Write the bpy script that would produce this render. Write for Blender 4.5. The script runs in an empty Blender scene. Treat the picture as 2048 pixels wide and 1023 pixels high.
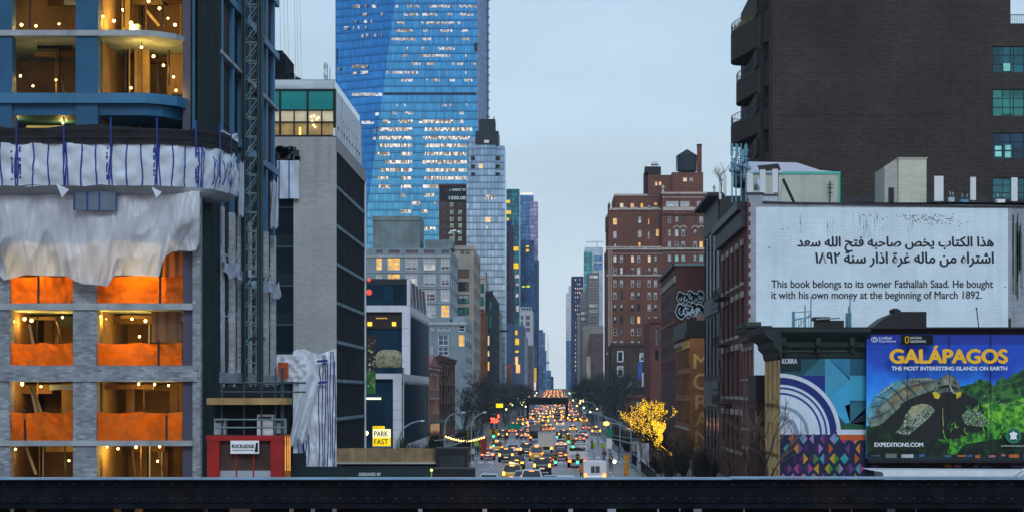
import bpy, math, random
from mathutils import Vector, Matrix, noise as mnoise
R = math.radians
SC = bpy.context.scene
COL = SC.collection

# ------------------------------------------------------------------ camera
F, VX, VY, EYE = 4000.0, 1110.0, 785.0, 8.5      # focal length and vanishing point in photo pixels (2048 wide), eye height in m
cam = bpy.data.cameras.new('camera')
camo = bpy.data.objects.new('camera', cam)
COL.objects.link(camo)
camo.location = (0, 0, EYE)
camo.rotation_euler = (R(90), 0, 0)
cam.sensor_width = 36
cam.lens = F * 36 / 2048
cam.shift_x = (1024 - VX) / 2048
cam.shift_y = (VY - 511.5) / 2048
cam.clip_start = 0.5
cam.clip_end = 30000
SC.camera = camo

# ------------------------------------------------------------------ world, sun, exposure
SC.view_settings.view_transform = 'Standard'
SC.view_settings.look = 'None'
SC.view_settings.exposure = 0.0
SC.view_settings.gamma = 1
SC.view_settings.use_curve_mapping = False
SUN_EL, SUN_AZ = R(38), R(188)
W = bpy.data.worlds.new('World')
SC.world = W
W.use_nodes = True
def build_world():
    nt = W.node_tree
    N, L = nt.nodes, nt.links
    N.clear()
    out = N.new('ShaderNodeOutputWorld'); bg = N.new('ShaderNodeBackground')
    sky = N.new('ShaderNodeTexSky'); sky.sky_type = 'NISHITA'; sky.sun_disc = False
    sky.sun_elevation = R(4); sky.sun_rotation = SUN_AZ
    tc = N.new('ShaderNodeTexCoord'); sp = N.new('ShaderNodeSeparateXYZ')
    L.new(tc.outputs['Generated'], sp.inputs[0])
    def ramp(stops):
        r = N.new('ShaderNodeValToRGB')
        e = r.color_ramp.elements
        while len(e) < len(stops): e.new(0.5)
        for el, (p, c) in zip(e, stops):
            el.position = p; el.color = (*c, 1)
        L.new(sp.outputs[2], r.inputs[0])
        return r
    north = ramp([(0, (.68, .80, .92)), (.06, (.595, .745, .90)), (.13, (.53, .69, .86)), (.2, (.485, .65, .83)), (1, (.36, .47, .62))])
    south = ramp([(0, (.70, .70, .78)), (.035, (.58, .68, .82)), (.09, (.42, .60, .86)), (.2, (.28, .47, .80)), (1, (.36, .47, .62))])
    mr = N.new('ShaderNodeMapRange'); mr.inputs[1].default_value = -.3; mr.inputs[2].default_value = .3
    L.new(sp.outputs[1], mr.inputs[0])
    mx = N.new('ShaderNodeMix'); mx.data_type = 'RGBA'
    L.new(mr.outputs[0], mx.inputs[0]); L.new(south.outputs[0], mx.inputs[6]); L.new(north.outputs[0], mx.inputs[7])
    # soft cloud deck
    mp = N.new('ShaderNodeMapping'); mp.inputs['Scale'].default_value = (3, 3, 9)
    nz = N.new('ShaderNodeTexNoise'); nz.inputs['Scale'].default_value = 2.2; nz.inputs['Detail'].default_value = 5
    L.new(tc.outputs['Generated'], mp.inputs[0]); L.new(mp.outputs[0], nz.inputs[0])
    m2 = N.new('ShaderNodeMapRange'); m2.inputs[1].default_value = .3; m2.inputs[2].default_value = .7
    m2.inputs[3].default_value = .92; m2.inputs[4].default_value = 1.07
    L.new(nz.outputs[0], m2.inputs[0])
    vm = N.new('ShaderNodeVectorMath'); vm.operation = 'SCALE'
    L.new(mx.outputs[2], vm.inputs[0]); L.new(m2.outputs[0], vm.inputs['Scale'])
    # a share of the physical dusk sky above the deck
    s2 = N.new('ShaderNodeVectorMath'); s2.operation = 'SCALE'; s2.inputs['Scale'].default_value = .03
    L.new(sky.outputs[0], s2.inputs[0])
    ad = N.new('ShaderNodeVectorMath'); ad.operation = 'ADD'
    L.new(vm.outputs[0], ad.inputs[0]); L.new(s2.outputs[0], ad.inputs[1])
    L.new(ad.outputs[0], bg.inputs[0])
    bg.inputs[1].default_value = 0.96
    L.new(bg.outputs[0], out.inputs[0])
build_world()
sun = bpy.data.lights.new('sun', 'SUN')
sun.energy = 1.45; sun.angle = R(24); sun.color = (.84, .95, 1.0)
suno = bpy.data.objects.new('sun', sun)
COL.objects.link(suno)
suno.rotation_euler = (R(90) - SUN_EL, 0, R(8))    # from behind the camera, a little to the left
try:
    SC.cycles.use_denoising = True
    SC.cycles.max_bounces = 6
    SC.cycles.diffuse_bounces = 3
    SC.cycles.glossy_bounces = 3
    SC.cycles.caustics_reflective = False
    SC.cycles.caustics_refractive = False
    SC.cycles.sample_clamp_indirect = 4
except Exception:
    pass

# ------------------------------------------------------------------ photo frame -> world
def X(px, Y): return (px - VX) * Y / F
def Z(py, Y): return EYE + (VY - py) * Y / F
def P(px, py, Y): return Vector((X(px, Y), Y, Z(py, Y)))
def YX(px, x): return x * F / (px - VX)
def gz(Y):                                             # the avenue climbs beyond the far crossing
    return 0.0 if Y < 1000 else min(14.0, (Y - 1000) * .00875)

# ------------------------------------------------------------------ materials
MATS = {}
def _coords(nt):
    N, L = nt.nodes, nt.links
    g = N.new('ShaderNodeNewGeometry'); s = N.new('ShaderNodeSeparateXYZ'); L.new(g.outputs['Position'], s.inputs[0])
    a = N.new('ShaderNodeMath'); a.operation = 'ADD'; L.new(s.outputs[0], a.inputs[0]); L.new(s.outputs[1], a.inputs[1])
    c = N.new('ShaderNodeCombineXYZ'); L.new(a.outputs[0], c.inputs[0]); L.new(s.outputs[2], c.inputs[1])
    return g.outputs['Position'], c.outputs[0], a.outputs[0], s.outputs[2]
def _math(nt, op, a, b=None, c=None):
    n = nt.nodes.new('ShaderNodeMath'); n.operation = op
    for i, v in enumerate((a, b, c)):
        if v is None: continue
        if isinstance(v, (int, float)): n.inputs[i].default_value = v
        else: nt.links.new(v, n.inputs[i])
    return n.outputs[0]
def _mix(nt, f, a, b, bt='MIX'):
    n = nt.nodes.new('ShaderNodeMix'); n.data_type = 'RGBA'; n.blend_type = bt
    for i, v in ((0, f), (6, a), (7, b)):
        if isinstance(v, (int, float)): n.inputs[i].default_value = v
        elif isinstance(v, tuple): n.inputs[i].default_value = (*v, 1)
        else: nt.links.new(v, n.inputs[i])
    return n.outputs[2]
def _noise(nt, vec, scale, detail=3, sx=1, sy=1, sz=1):
    if (sx, sy, sz) != (1, 1, 1):
        m = nt.nodes.new('ShaderNodeMapping'); m.inputs['Scale'].default_value = (sx, sy, sz)
        nt.links.new(vec, m.inputs[0]); vec = m.outputs[0]
    n = nt.nodes.new('ShaderNodeTexNoise'); n.inputs['Scale'].default_value = scale; n.inputs['Detail'].default_value = detail
    nt.links.new(vec, n.inputs[0])
    return n.outputs[0]
def _range(nt, v, a, b, c, d):
    n = nt.nodes.new('ShaderNodeMapRange')
    nt.links.new(v, n.inputs[0])
    for i, x in enumerate((a, b, c, d)): n.inputs[1 + i].default_value = x
    return n.outputs[0]
def mat(name, col, rough=.85, metal=0.0, var=.25, scale=.35, streak=.0, brick=None, spec=.3, local=False, dirt=None, trans=0, bump=0):
    """weathered opaque surface: blotches, rain streaks and, when asked for, courses of brick"""
    if name in MATS: return MATS[name]
    m = bpy.data.materials.new(name); m.use_nodes = True; nt = m.node_tree
    b = nt.nodes['Principled BSDF']
    pos, uv, u, v = _coords(nt)
    if local:
        tc = nt.nodes.new('ShaderNodeTexCoord'); pos = tc.outputs['Object']
    c = tuple(col)
    if brick:
        bw, bh, k = brick
        bt = nt.nodes.new('ShaderNodeTexBrick'); nt.links.new(uv, bt.inputs[0])
        bt.inputs['Scale'].default_value = 1; bt.inputs['Brick Width'].default_value = bw; bt.inputs['Row Height'].default_value = bh
        bt.inputs['Mortar Size'].default_value = bh * .14; bt.inputs['Bias'].default_value = 0
        bt.inputs['Color1'].default_value = (*[x * (1 - k) for x in c], 1)
        bt.inputs['Color2'].default_value = (*[x * (1 + k) for x in c], 1)
        bt.inputs['Mortar'].default_value = (*[min(1, x * .75 + .04) for x in c], 1)
        base = bt.outputs[0]
    else:
        base = _mix(nt, 0.0, c, c)
    n1 = _range(nt, _noise(nt, pos, scale, 6), .25, .75, 1 - var, 1 + var)
    hv = nt.nodes.new('ShaderNodeVectorMath'); hv.operation = 'SCALE'
    nt.links.new(base, hv.inputs[0]); nt.links.new(n1, hv.inputs['Scale'])
    cur = hv.outputs[0]
    if streak:
        s = _range(nt, _noise(nt, uv, 1.0, 5, 1.4, .07, 1), .5, .78, 0, streak)
        cur = _mix(nt, s, cur, dirt or tuple(x * .35 for x in c))
    nt.links.new(cur, b.inputs['Base Color'])
    b.inputs['Roughness'].default_value = rough; b.inputs['Metallic'].default_value = metal
    b.inputs['Specular IOR Level'].default_value = spec
    if bump:
        bp = nt.nodes.new('ShaderNodeBump'); bp.inputs['Strength'].default_value = bump; bp.inputs['Distance'].default_value = .1
        nt.links.new(_noise(nt, pos, scale * 8, 4), bp.inputs['Height']); nt.links.new(bp.outputs[0], b.inputs['Normal'])
    if trans:
        t = nt.nodes.new('ShaderNodeBsdfTranslucent'); nt.links.new(cur, t.inputs[0])
        mx = nt.nodes.new('ShaderNodeMixShader'); mx.inputs[0].default_value = trans
        nt.links.new(b.outputs[0], mx.inputs[1]); nt.links.new(t.outputs[0], mx.inputs[2])
        nt.links.new(mx.outputs[0], nt.nodes['Material Output'].inputs[0])
    MATS[name] = m
    return m
def glass(name, col, metal=.5, rough=.06, var=.35, cell=(1.3, 2.0)):
    if name in MATS: return MATS[name]
    m = bpy.data.materials.new(name); m.use_nodes = True; nt = m.node_tree
    b = nt.nodes['Principled BSDF']; pos, uv, u, v = _coords(nt)
    cid = _math(nt, 'ADD', _math(nt, 'FLOOR', _math(nt, 'DIVIDE', u, cell[0])), _math(nt, 'MULTIPLY', _math(nt, 'FLOOR', _math(nt, 'DIVIDE', v, cell[1])), 37.13))
    wn = nt.nodes.new('ShaderNodeTexWhiteNoise'); wn.noise_dimensions = '1D'; nt.links.new(cid, wn.inputs['W'])
    k = _range(nt, wn.outputs[0], 0, 1, 1 - var, 1 + var)
    vm = nt.nodes.new('ShaderNodeVectorMath'); vm.operation = 'SCALE'; vm.inputs[0].default_value = col; nt.links.new(k, vm.inputs['Scale'])
    nt.links.new(vm.outputs[0], b.inputs['Base Color'])
    b.inputs['Metallic'].default_value = metal; b.inputs['Roughness'].default_value = rough; b.inputs['Specular IOR Level'].default_value = .6
    MATS[name] = m
    return m
def curtain(name, base, pw, ph, line, lw=.12, lh=.08, metal=.85, rough=.1, var=.2, base2=None, big=.15, flat=False):
    """glass curtain wall: mullions, floor lines, panes that differ a little in tint and tilt"""
    if name in MATS: return MATS[name]
    m = bpy.data.materials.new(name); m.use_nodes = True; nt = m.node_tree
    b = nt.nodes['Principled BSDF']; pos, uv, u, v = _coords(nt)
    if flat:
        s_ = nt.nodes.new('ShaderNodeSeparateXYZ'); nt.links.new(pos, s_.inputs[0]); u = s_.outputs[0]
    up, vp = _math(nt, 'DIVIDE', u, pw), _math(nt, 'DIVIDE', v, ph)
    cid = _math(nt, 'ADD', _math(nt, 'FLOOR', up), _math(nt, 'MULTIPLY', _math(nt, 'FLOOR', vp), 53.7))
    wn = nt.nodes.new('ShaderNodeTexWhiteNoise'); wn.noise_dimensions = '1D'; nt.links.new(cid, wn.inputs['W'])
    col = _mix(nt, wn.outputs[0], tuple(x * (1 - var) for x in base), tuple(min(1, x * (1 + var)) for x in (base2 or base)))
    bn = _range(nt, _noise(nt, pos, .03, 4), .3, .7, 1 - big, 1 + big)
    vm = nt.nodes.new('ShaderNodeVectorMath'); vm.operation = 'SCALE'; nt.links.new(col, vm.inputs[0]); nt.links.new(bn, vm.inputs['Scale'])
    lm = _math(nt, 'LESS_THAN', _math(nt, 'FRACT', up), lw); lm2 = _math(nt, 'LESS_THAN', _math(nt, 'FRACT', vp), lh)
    sp = _math(nt, 'MULTIPLY', _math(nt, 'LESS_THAN', _math(nt, 'FRACT', vp), .32), .22)
    c2 = _mix(nt, sp, vm.outputs[0], tuple(x * .6 for x in line))
    c2 = _mix(nt, _math(nt, 'MULTIPLY', lm, .55), c2, line)
    c2 = _mix(nt, lm2, c2, line)
    nt.links.new(c2, b.inputs['Base Color'])
    b.inputs['Metallic'].default_value = metal; b.inputs['Roughness'].default_value = rough
    MATS[name] = m
    return m
def emit(name, col, s=1.0, var=0.0, cell=None, col2=None):
    """something that gives off light: lamps, lit windows (with the uneven light of the room behind), lit signs"""
    if name in MATS: return MATS[name]
    m = bpy.data.materials.new(name); m.use_nodes = True; nt = m.node_tree
    b = nt.nodes['Principled BSDF']; b.inputs['Base Color'].default_value = (*[x * .3 for x in col], 1); b.inputs['Roughness'].default_value = .3
    b.inputs['Emission Color'].default_value = (*col, 1); b.inputs['Emission Strength'].default_value = s
    if var or cell:
        pos, uv, u, v = _coords(nt)
        k = _range(nt, _noise(nt, pos, 1.1, 3), .3, .7, s * (1 - var), s * (1 + var))
        if cell:
            up, vp = _math(nt, 'DIVIDE', u, cell[0]), _math(nt, 'DIVIDE', v, cell[1])
            cid = _math(nt, 'ADD', _math(nt, 'FLOOR', up), _math(nt, 'MULTIPLY', _math(nt, 'FLOOR', vp), 31.9))
            wn = nt.nodes.new('ShaderNodeTexWhiteNoise'); wn.noise_dimensions = '1D'; nt.links.new(cid, wn.inputs['W'])
            k = _math(nt, 'MULTIPLY', k, _range(nt, wn.outputs[0], .28, .95, .0, 1.4))
            nt.links.new(_mix(nt, wn.outputs[0], tuple(col), tuple(col2 or col)), b.inputs['Emission Color'])
        nt.links.new(k, b.inputs['Emission Strength'])
    MATS[name] = m
    return m

# ------------------------------------------------------------------ mesh building
ORG = {}                                                # world position of every object built here
class MB:
    def __init__(s): s.v, s.f, s.m = [], [], []
    def face(s, pts, m):
        i = len(s.v); s.v += [tuple(p) for p in pts]; s.f.append(tuple(range(i, i + len(pts)))); s.m.append(m)
        return s
    def box(s, x0, x1, y0, y1, z0, z1, m):
        if x0 > x1: x0, x1 = x1, x0
        if y0 > y1: y0, y1 = y1, y0
        if z0 > z1: z0, z1 = z1, z0
        i = len(s.v)
        s.v += [(x0, y0, z0), (x1, y0, z0), (x1, y1, z0), (x0, y1, z0), (x0, y0, z1), (x1, y0, z1), (x1, y1, z1), (x0, y1, z1)]
        for q in ((0, 3, 2, 1), (4, 5, 6, 7), (0, 1, 5, 4), (1, 2, 6, 5), (2, 3, 7, 6), (3, 0, 4, 7)):
            s.f.append(tuple(i + k for k in q)); s.m.append(m)
        return s
    def fbox(s, px0, py0, px1, py1, Y, th, m, out=0):   # a box whose front face fills a photo rectangle at depth Y
        return s.box(X(px0, Y), X(px1, Y), Y - out, Y + th, Z(py1, Y), Z(py0, Y), m)
    def prism(s, pts, ax, a, b, m):                     # polygon extruded along an axis: ax 'y' takes (x,z), 'z' takes (x,y), 'x' takes (y,z)
        def q(p, t): return (p[0], t, p[1]) if ax == 'y' else (p[0], p[1], t) if ax == 'z' else (t, p[0], p[1])
        n, i = len(pts), len(s.v)
        s.v += [q(p, a) for p in pts] + [q(p, b) for p in pts]
        s.f.append(tuple(i + k for k in range(n))); s.m.append(m)
        s.f.append(tuple(i + n + k for k in reversed(range(n)))); s.m.append(m)
        for k in range(n):
            s.f.append((i + k, i + n + k, i + n + (k + 1) % n, i + (k + 1) % n)); s.m.append(m)
        return s
    def tube(s, p0, p1, r0, m, r1=None, n=6, cap=True):
        p0, p1 = Vector(p0), Vector(p1); r1 = r0 if r1 is None else r1
        d = (p1 - p0)
        if d.length < 1e-6: return s
        d.normalize(); a = d.orthogonal().normalized(); b = d.cross(a); i = len(s.v)
        for p, r in ((p0, r0), (p1, r1)):
            s.v += [tuple(p + (a * math.cos(2 * math.pi * k / n) + b * math.sin(2 * math.pi * k / n)) * r) for k in range(n)]
        for k in range(n):
            s.f.append((i + k, i + (k + 1) % n, i + n + (k + 1) % n, i + n + k)); s.m.append(m)
        if cap:
            s.f.append(tuple(i + k for k in reversed(range(n)))); s.m.append(m)
            s.f.append(tuple(i + n + k for k in range(n))); s.m.append(m)
        return s
    def path(s, pts, r, m, n=6, r1=None):
        for k in range(len(pts) - 1):
            t0, t1 = k / (len(pts) - 1), (k + 1) / (len(pts) - 1); e = r if r1 is None else r1
            s.tube(pts[k], pts[k + 1], r + (e - r) * t0, m, r + (e - r) * t1, n, cap=(k in (0, len(pts) - 2)))
        return s
    def lathe(s, prof, c, m, n=14):                     # profile of (radius, z) turned about a vertical axis through c
        i = len(s.v); c = Vector(c)
        for r, z in prof:
            s.v += [(c.x + r * math.cos(2 * math.pi * k / n), c.y + r * math.sin(2 * math.pi * k / n), c.z + z) for k in range(n)]
        for j in range(len(prof) - 1):
            for k in range(n):
                s.f.append((i + j * n + k, i + j * n + (k + 1) % n, i + (j + 1) * n + (k + 1) % n, i + (j + 1) * n + k)); s.m.append(m)
        return s
    def ball(s, c, r, m, n=8, sx=1, sz=1):
        return s.lathe([(max(.001, r * sx * math.sin(math.pi * k / (n // 2 + 1))), -r * sz * math.cos(math.pi * k / (n // 2 + 1))) for k in range(n // 2 + 2)], c, m, n)
    def grid(s, f, nu, nv, m, mf=None):                 # parametric sheet f(u, v)
        i = len(s.v)
        for a in range(nu + 1):
            for b in range(nv + 1): s.v.append(tuple(f(a / nu, b / nv)))
        for a in range(nu):
            for b in range(nv):
                k = i + a * (nv + 1) + b
                s.f.append((k, k + nv + 1, k + nv + 2, k + 1)); s.m.append(mf(a / nu, b / nv) if mf else m)
        return s
    def wall(s, plane, c, u0, u1, v0, v1, holes, m, depth=.25, mr=None, side=-1):
        """a wall with real openings. plane 'y': faces -Y at depth c, u is x; plane 'x': stands at x = c and faces side, u is y"""
        q = (lambda u, v, d: (u, c + d, v)) if plane == 'y' else (lambda u, v, d: (c - side * d, u, v))
        H = [(max(u0, a), min(u1, b), max(v0, e), min(v1, g)) for a, b, e, g in holes]
        H = [h for h in H if h[0] < h[1] and h[2] < h[3]]
        vs = sorted({v0, v1, *[h[2] for h in H], *[h[3] for h in H]})
        for a, b in zip(vs, vs[1:]):
            if b - a < 1e-5: continue
            cuts = sorted((h[0], h[1]) for h in H if h[2] < b - 1e-6 and h[3] > a + 1e-6)
            u = u0
            for e, g in cuts + [(u1, u1)]:
                if e > u + 1e-5: s.face([q(u, a, 0), q(e, a, 0), q(e, b, 0), q(u, b, 0)], m)
                u = max(u, g)
        mr = mr or m
        for a, b, e, g in H:
            for (p, r) in (((a, e), (b, e)), ((b, e), (b, g)), ((b, g), (a, g)), ((a, g), (a, e))):
                s.face([q(*p, 0), q(*r, 0), q(*r, depth), q(*p, depth)], mr)
        return s
    def build(s, name, parent=None, smooth=False, label=None, cat=None, group=None, kind=None, loc=None):
        base = Vector((0, 0, 0))
        pw = ORG[parent.name] if parent is not None else base
        if loc is None:
            loc = pw if parent is not None else (Vector(s.v[0]) if False else centre_base(s.v))
        loc = Vector(loc)
        me = bpy.data.meshes.new(name)
        me.from_pydata([(a - loc.x, b - loc.y, c - loc.z) for a, b, c in s.v], [], s.f)
        ms = []
        for m in s.m:
            if m not in ms: ms.append(m)
        for m in ms: me.materials.append(m)
        ix = {m: k for k, m in enumerate(ms)}
        me.polygons.foreach_set('material_index', [ix[m] for m in s.m])
        if smooth: me.polygons.foreach_set('use_smooth', [True] * len(s.f))
        me.update()
        o = bpy.data.objects.new(name, me); COL.objects.link(o)
        if parent is not None: o.parent = parent
        o.location = loc - pw
        ORG[o.name] = loc
        return tag(o, label, cat, group, kind)
def centre_base(v):
    xs, ys, zs = [p[0] for p in v], [p[1] for p in v], [p[2] for p in v]
    return Vector(((min(xs) + max(xs)) / 2, (min(ys) + max(ys)) / 2, min(zs)))
def tag(o, label=None, cat=None, group=None, kind=None):
    if label: o['label'] = label
    if cat: o['category'] = cat
    if group: o['group'] = group
    if kind: o['kind'] = kind
    return o
def thing(name, label, cat, loc, group=None):
    o = bpy.data.objects.new(name, None); COL.objects.link(o)
    o.empty_display_size = .3; o.location = loc; ORG[o.name] = Vector(loc)
    return tag(o, label, cat, group)
def kids(o): return [c for c in bpy.data.objects if c.parent is o]
def copy_thing(root, children, loc, rz, label, group, paint=None):
    """children: [(part, [sub-parts])] of root; every copied part is an object of its own"""
    r = root.copy(); COL.objects.link(r); r.location = loc; r.rotation_euler = (0, 0, rz)
    r['label'] = label
    if group: r['group'] = group
    for ch, sub in children:
        c = ch.copy(); COL.objects.link(c); c.parent = r
        if paint and ch.name.split('.')[0] == 'body':
            c.material_slots[0].link = 'OBJECT'; c.material_slots[0].material = paint
        for g in sub:
            d = g.copy(); COL.objects.link(d); d.parent = c
    return r
def plain_quad_sheet(name, x0, x1, ys, dz, m, kind='structure'):
    b = MB()
    for a, c in zip(ys, ys[1:]):
        b.face([(x0, a, gz(a) + dz), (x1, a, gz(a) + dz), (x1, c, gz(c) + dz), (x0, c, gz(c) + dz)], m)
    return b.build(name, kind=kind, loc=(0, ys[0], 0))
def text(body, size, m, where, parent=None, name='lettering', bold=0, plane='y', fit=None, align='LEFT', deep=.01, xs=1.0, rz=0.0):
    """real lettering as a thin mesh; where = world position of the baseline start. fit = (width, height) in metres"""
    cu = bpy.data.curves.new('text', 'FONT'); cu.body = body; cu.size = size; cu.extrude = deep; cu.align_x = align
    t = bpy.data.objects.new('text', cu); COL.objects.link(t)
    dg = bpy.context.evaluated_depsgraph_get()
    me = bpy.data.meshes.new_from_object(t.evaluated_get(dg))
    bpy.data.objects.remove(t); bpy.data.curves.remove(cu)
    if fit:
        xs_ = [v.co.x for v in me.vertices]; ys_ = [v.co.y for v in me.vertices]
        x0, y0 = min(xs_), min(ys_); sx = fit[0] / (max(xs_) - x0); sy = (fit[1] / (max(ys_) - y0)) if fit[1] else sx
        for v in me.vertices: v.co.x = (v.co.x - x0) * sx; v.co.y = (v.co.y - y0) * sy
    me.materials.clear(); me.materials.append(m)
    if bold:                                            # heavier strokes: the outline repeated a hair to either side
        h_ = max(v.co.y for v in me.vertices) - min(v.co.y for v in me.vertices); q = bold * h_ * 1.3
        vs = [tuple(v.co) for v in me.vertices]; fs = [tuple(p.vertices) for p in me.polygons]; V2, F2 = [], []
        for i, (dx, dy) in enumerate(((0, 0), (q, 0), (-q, 0), (0, q * .7), (0, -q * .7))):
            F2 += [tuple(j + len(V2) for j in f_) for f_ in fs]; V2 += [(a + dx, b_ + dy, c - i * .0008) for a, b_, c in vs]
        me = bpy.data.meshes.new(name); me.from_pydata(V2, [], F2); me.materials.append(m)
    me.transform(Matrix.Rotation(R(90), 4, 'X'))
    if rz: me.transform(Matrix.Rotation(rz, 4, 'Z'))
    o = bpy.data.objects.new(name, me); COL.objects.link(o)
    pw = ORG[parent.name] if parent is not None else Vector((0, 0, 0))
    if parent is not None: o.parent = parent
    o.location = Vector(where) - pw; ORG[o.name] = Vector(where)
    return o

# ------------------------------------------------------------------ windows
def win_geo(b, w, h, nx, nz, t, blind, mf, mg, T=None, sill=None, mbl=None):
    """one window facing -Y around the origin: frame, glazing bars, glass, a blind drawn part way"""
    T = T or (lambda p: p)
    c = MB()
    c.face([(-w / 2, .05, -h / 2), (w / 2, .05, -h / 2), (w / 2, .05, h / 2), (-w / 2, .05, h / 2)], mg)
    if t:
        for a in (-w / 2, w / 2 - t): c.box(a, a + t, -.03, .06, -h / 2, h / 2, mf)
        for a in (-h / 2, h / 2 - t): c.box(-w / 2 + t, w / 2 - t, -.028, .06, a, a + t, mf)
        for k in range(1, nx): x = -w / 2 + w * k / nx; c.box(x - t * .35, x + t * .35, -.02, .055, -h / 2 + t, h / 2 - t, mf)
        for k in range(1, nz): z = -h / 2 + h * k / nz; c.box(-w / 2 + t, w / 2 - t, -.022, .056, z - t * .35, z + t * .35, mf)
    if blind: c.face([(-w / 2 + t, .035, h / 2 - t - h * blind), (w / 2 - t, .035, h / 2 - t - h * blind), (w / 2 - t, .035, h / 2 - t), (-w / 2 + t, .035, h / 2 - t)], mbl or mat('window_blind', (.42, .42, .40), var=.1))
    if sill: c.box(-w / 2 - .1, w / 2 + .1, -.22, .0, -h / 2 - .18, -h / 2 - .002, sill)
    i = len(b.v)
    b.v += [T(p) for p in c.v]; b.f += [tuple(k + i for k in f) for f in c.f]; b.m += c.m
WM = {}
def windows(parent, specs, limit=99, name='window'):
    """specs: (plane, c, side, u, v, w, h, style). One object per window; beyond the limit the rest is one part"""
    pw = ORG[parent.name]
    specs = sorted(specs, key=lambda s: -s[5] * s[6])
    for k, (pl, c, side, u, v, w, h, st) in enumerate(specs[:limit]):
        key = (round(w, 2), round(h, 2), st)
        if key not in WM:
            b = MB(); win_geo(b, w, h, *st)
            o = b.build(name, parent, loc=pw); WM[key] = o.data
            me = o.data; 
            for vv in me.vertices: vv.co += pw
        else:
            o = bpy.data.objects.new(name, WM[key]); COL.objects.link(o); o.parent = parent
        p = Vector((u, c + .16, v)) if pl == 'y' else Vector((c - side * .16, u, v))
        o.location = p - pw
        if pl == 'x': o.rotation_euler = (0, 0, R(90) * side)
        ORG[o.name] = p
    if len(specs) > limit:
        b = MB()
        for (pl, c, side, u, v, w, h, st) in specs[limit:]:
            if pl == 'y': T = lambda p, u=u, c=c, v=v: (p[0] + u, p[1] + c + .16, p[2] + v)
            else: T = lambda p, u=u, c=c, v=v, s=side: (c - s * .16 - s * p[1], u + s * p[0], p[2] + v)
            win_geo(b, w, h, *st, T=T)
        b.build(name, parent, kind='stuff')
def shell(b, x0, x1, y0, y1, z0, z1, m, skip=''):
    """the faces of a building's box except those in skip: f front, k back, l left, r right, t roof"""
    if 'f' not in skip: b.face([(x0, y0, z0), (x1, y0, z0), (x1, y0, z1), (x0, y0, z1)], m)
    if 'k' not in skip: b.face([(x1, y1, z0), (x0, y1, z0), (x0, y1, z1), (x1, y1, z1)], m)
    if 'l' not in skip: b.face([(x0, y1, z0), (x0, y0, z0), (x0, y0, z1), (x0, y1, z1)], m)
    if 'r' not in skip: b.face([(x1, y0, z0), (x1, y1, z0), (x1, y1, z1), (x1, y0, z1)], m)
    if 't' not in skip: b.face([(x0, y0, z1), (x1, y0, z1), (x1, y1, z1), (x0, y1, z1)], m)
    return b
rnd = random.Random(7)
# ------------------------------------------------------------------ shared materials
asphalt = mat('asphalt', (.155, .15, .185), rough=.42, var=.3, scale=.25, spec=.5)
paving = mat('pavement_concrete', (.13, .13, .145), rough=.7, var=.25, scale=.4)
earth = mat('city_ground', (.10, .10, .11), var=.3, scale=.05)
paint_white = mat('road_paint', (.75, .75, .78), rough=.6, var=.3, scale=1.5)
black = mat('black_metal', (.012, .013, .016), rough=.5, var=.3)
darkgrey = mat('dark_grey', (.035, .038, .045), rough=.7, var=.35, scale=.5, streak=.4)
steel = mat('galvanised_steel', (.30, .36, .40), rough=.45, metal=.3, var=.2)
white_metal = mat('white_metal', (.68, .72, .76), rough=.5, var=.12, streak=.25)
concrete = mat('concrete', (.42, .44, .44), var=.22, scale=.6, streak=.5)
dk_glass = glass('dark_glass', (.022, .035, .05), metal=.0, rough=.08)
sky_glass = glass('sky_glass', (.30, .42, .52), metal=.75, rough=.08)
teal_glass = glass('teal_glass', (.04, .20, .22), metal=.45, rough=.1, var=.5)
navy_glass = glass('navy_glass', (.012, .045, .085), metal=.35, rough=.12, var=.4)
lit_warm = emit('lit_room_warm', (1, .50, .09), .85, var=.5)
lit_pale = emit('lit_room_pale', (1, .74, .38), .7, var=.45)
lit_teal = emit('lit_room_teal', (.28, .85, .80), .38, var=.4)
bulb_mat = emit('bulb_glow', (1, .62, .13), 26)
tail_mat = emit('tail_light_glow', (1, .17, .02), 5.5)
tail_amber = emit('tail_light_amber', (1, .38, .04), 6.5)
head_mat = emit('head_light_glow', (1, .88, .68), 7)
go_mat = emit('signal_green', (.05, 1, .55), 4)
stop_mat = emit('signal_red', (1, .06, .02), 4)
frame_white = mat('window_frame_white', (.62, .64, .66), var=.1)
frame_dark = mat('window_frame_dark', (.03, .035, .045), var=.2)
stone = mat('pale_stone', (.46, .42, .36), var=.2, scale=.4, streak=.5)

# ------------------------------------------------------------------ setting: ground, road, pavements, markings
prof = [-60, 0, 100, 400, 700, 1000, 1300, 1800, 2600, 3600]
g = MB()
for a, c in zip(prof, prof[1:]): g.face([(-3000, a, gz(a) - .16), (3000, a, gz(a) - .16), (3000, c, gz(c) - .16), (-3000, c, gz(c) - .16)], earth)
g.face([(-3000, 3600, gz(3600) - .16), (3000, 3600, gz(3600) - .16), (3000, 4300, gz(3600) - .16), (-3000, 4300, gz(3600) - .16)], earth)
g.build('ground', kind='structure', loc=(0, 0, 0))
ROADL, ROADR = -11.2, 9.0
plain_quad_sheet('road', ROADL, ROADR, [0, 300, 600, 1000, 1400, 2000, 3600], -.14, asphalt)
b = MB()
for y in (165, 252, 342, 432, 522, 612, 702, 792): b.face([(-400, y, -.136), (400, y, -.136), (400, y + 10, -.136), (-400, y + 10, -.136)], asphalt)
b.build('side_streets', kind='structure', loc=(0, 0, 0))
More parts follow.
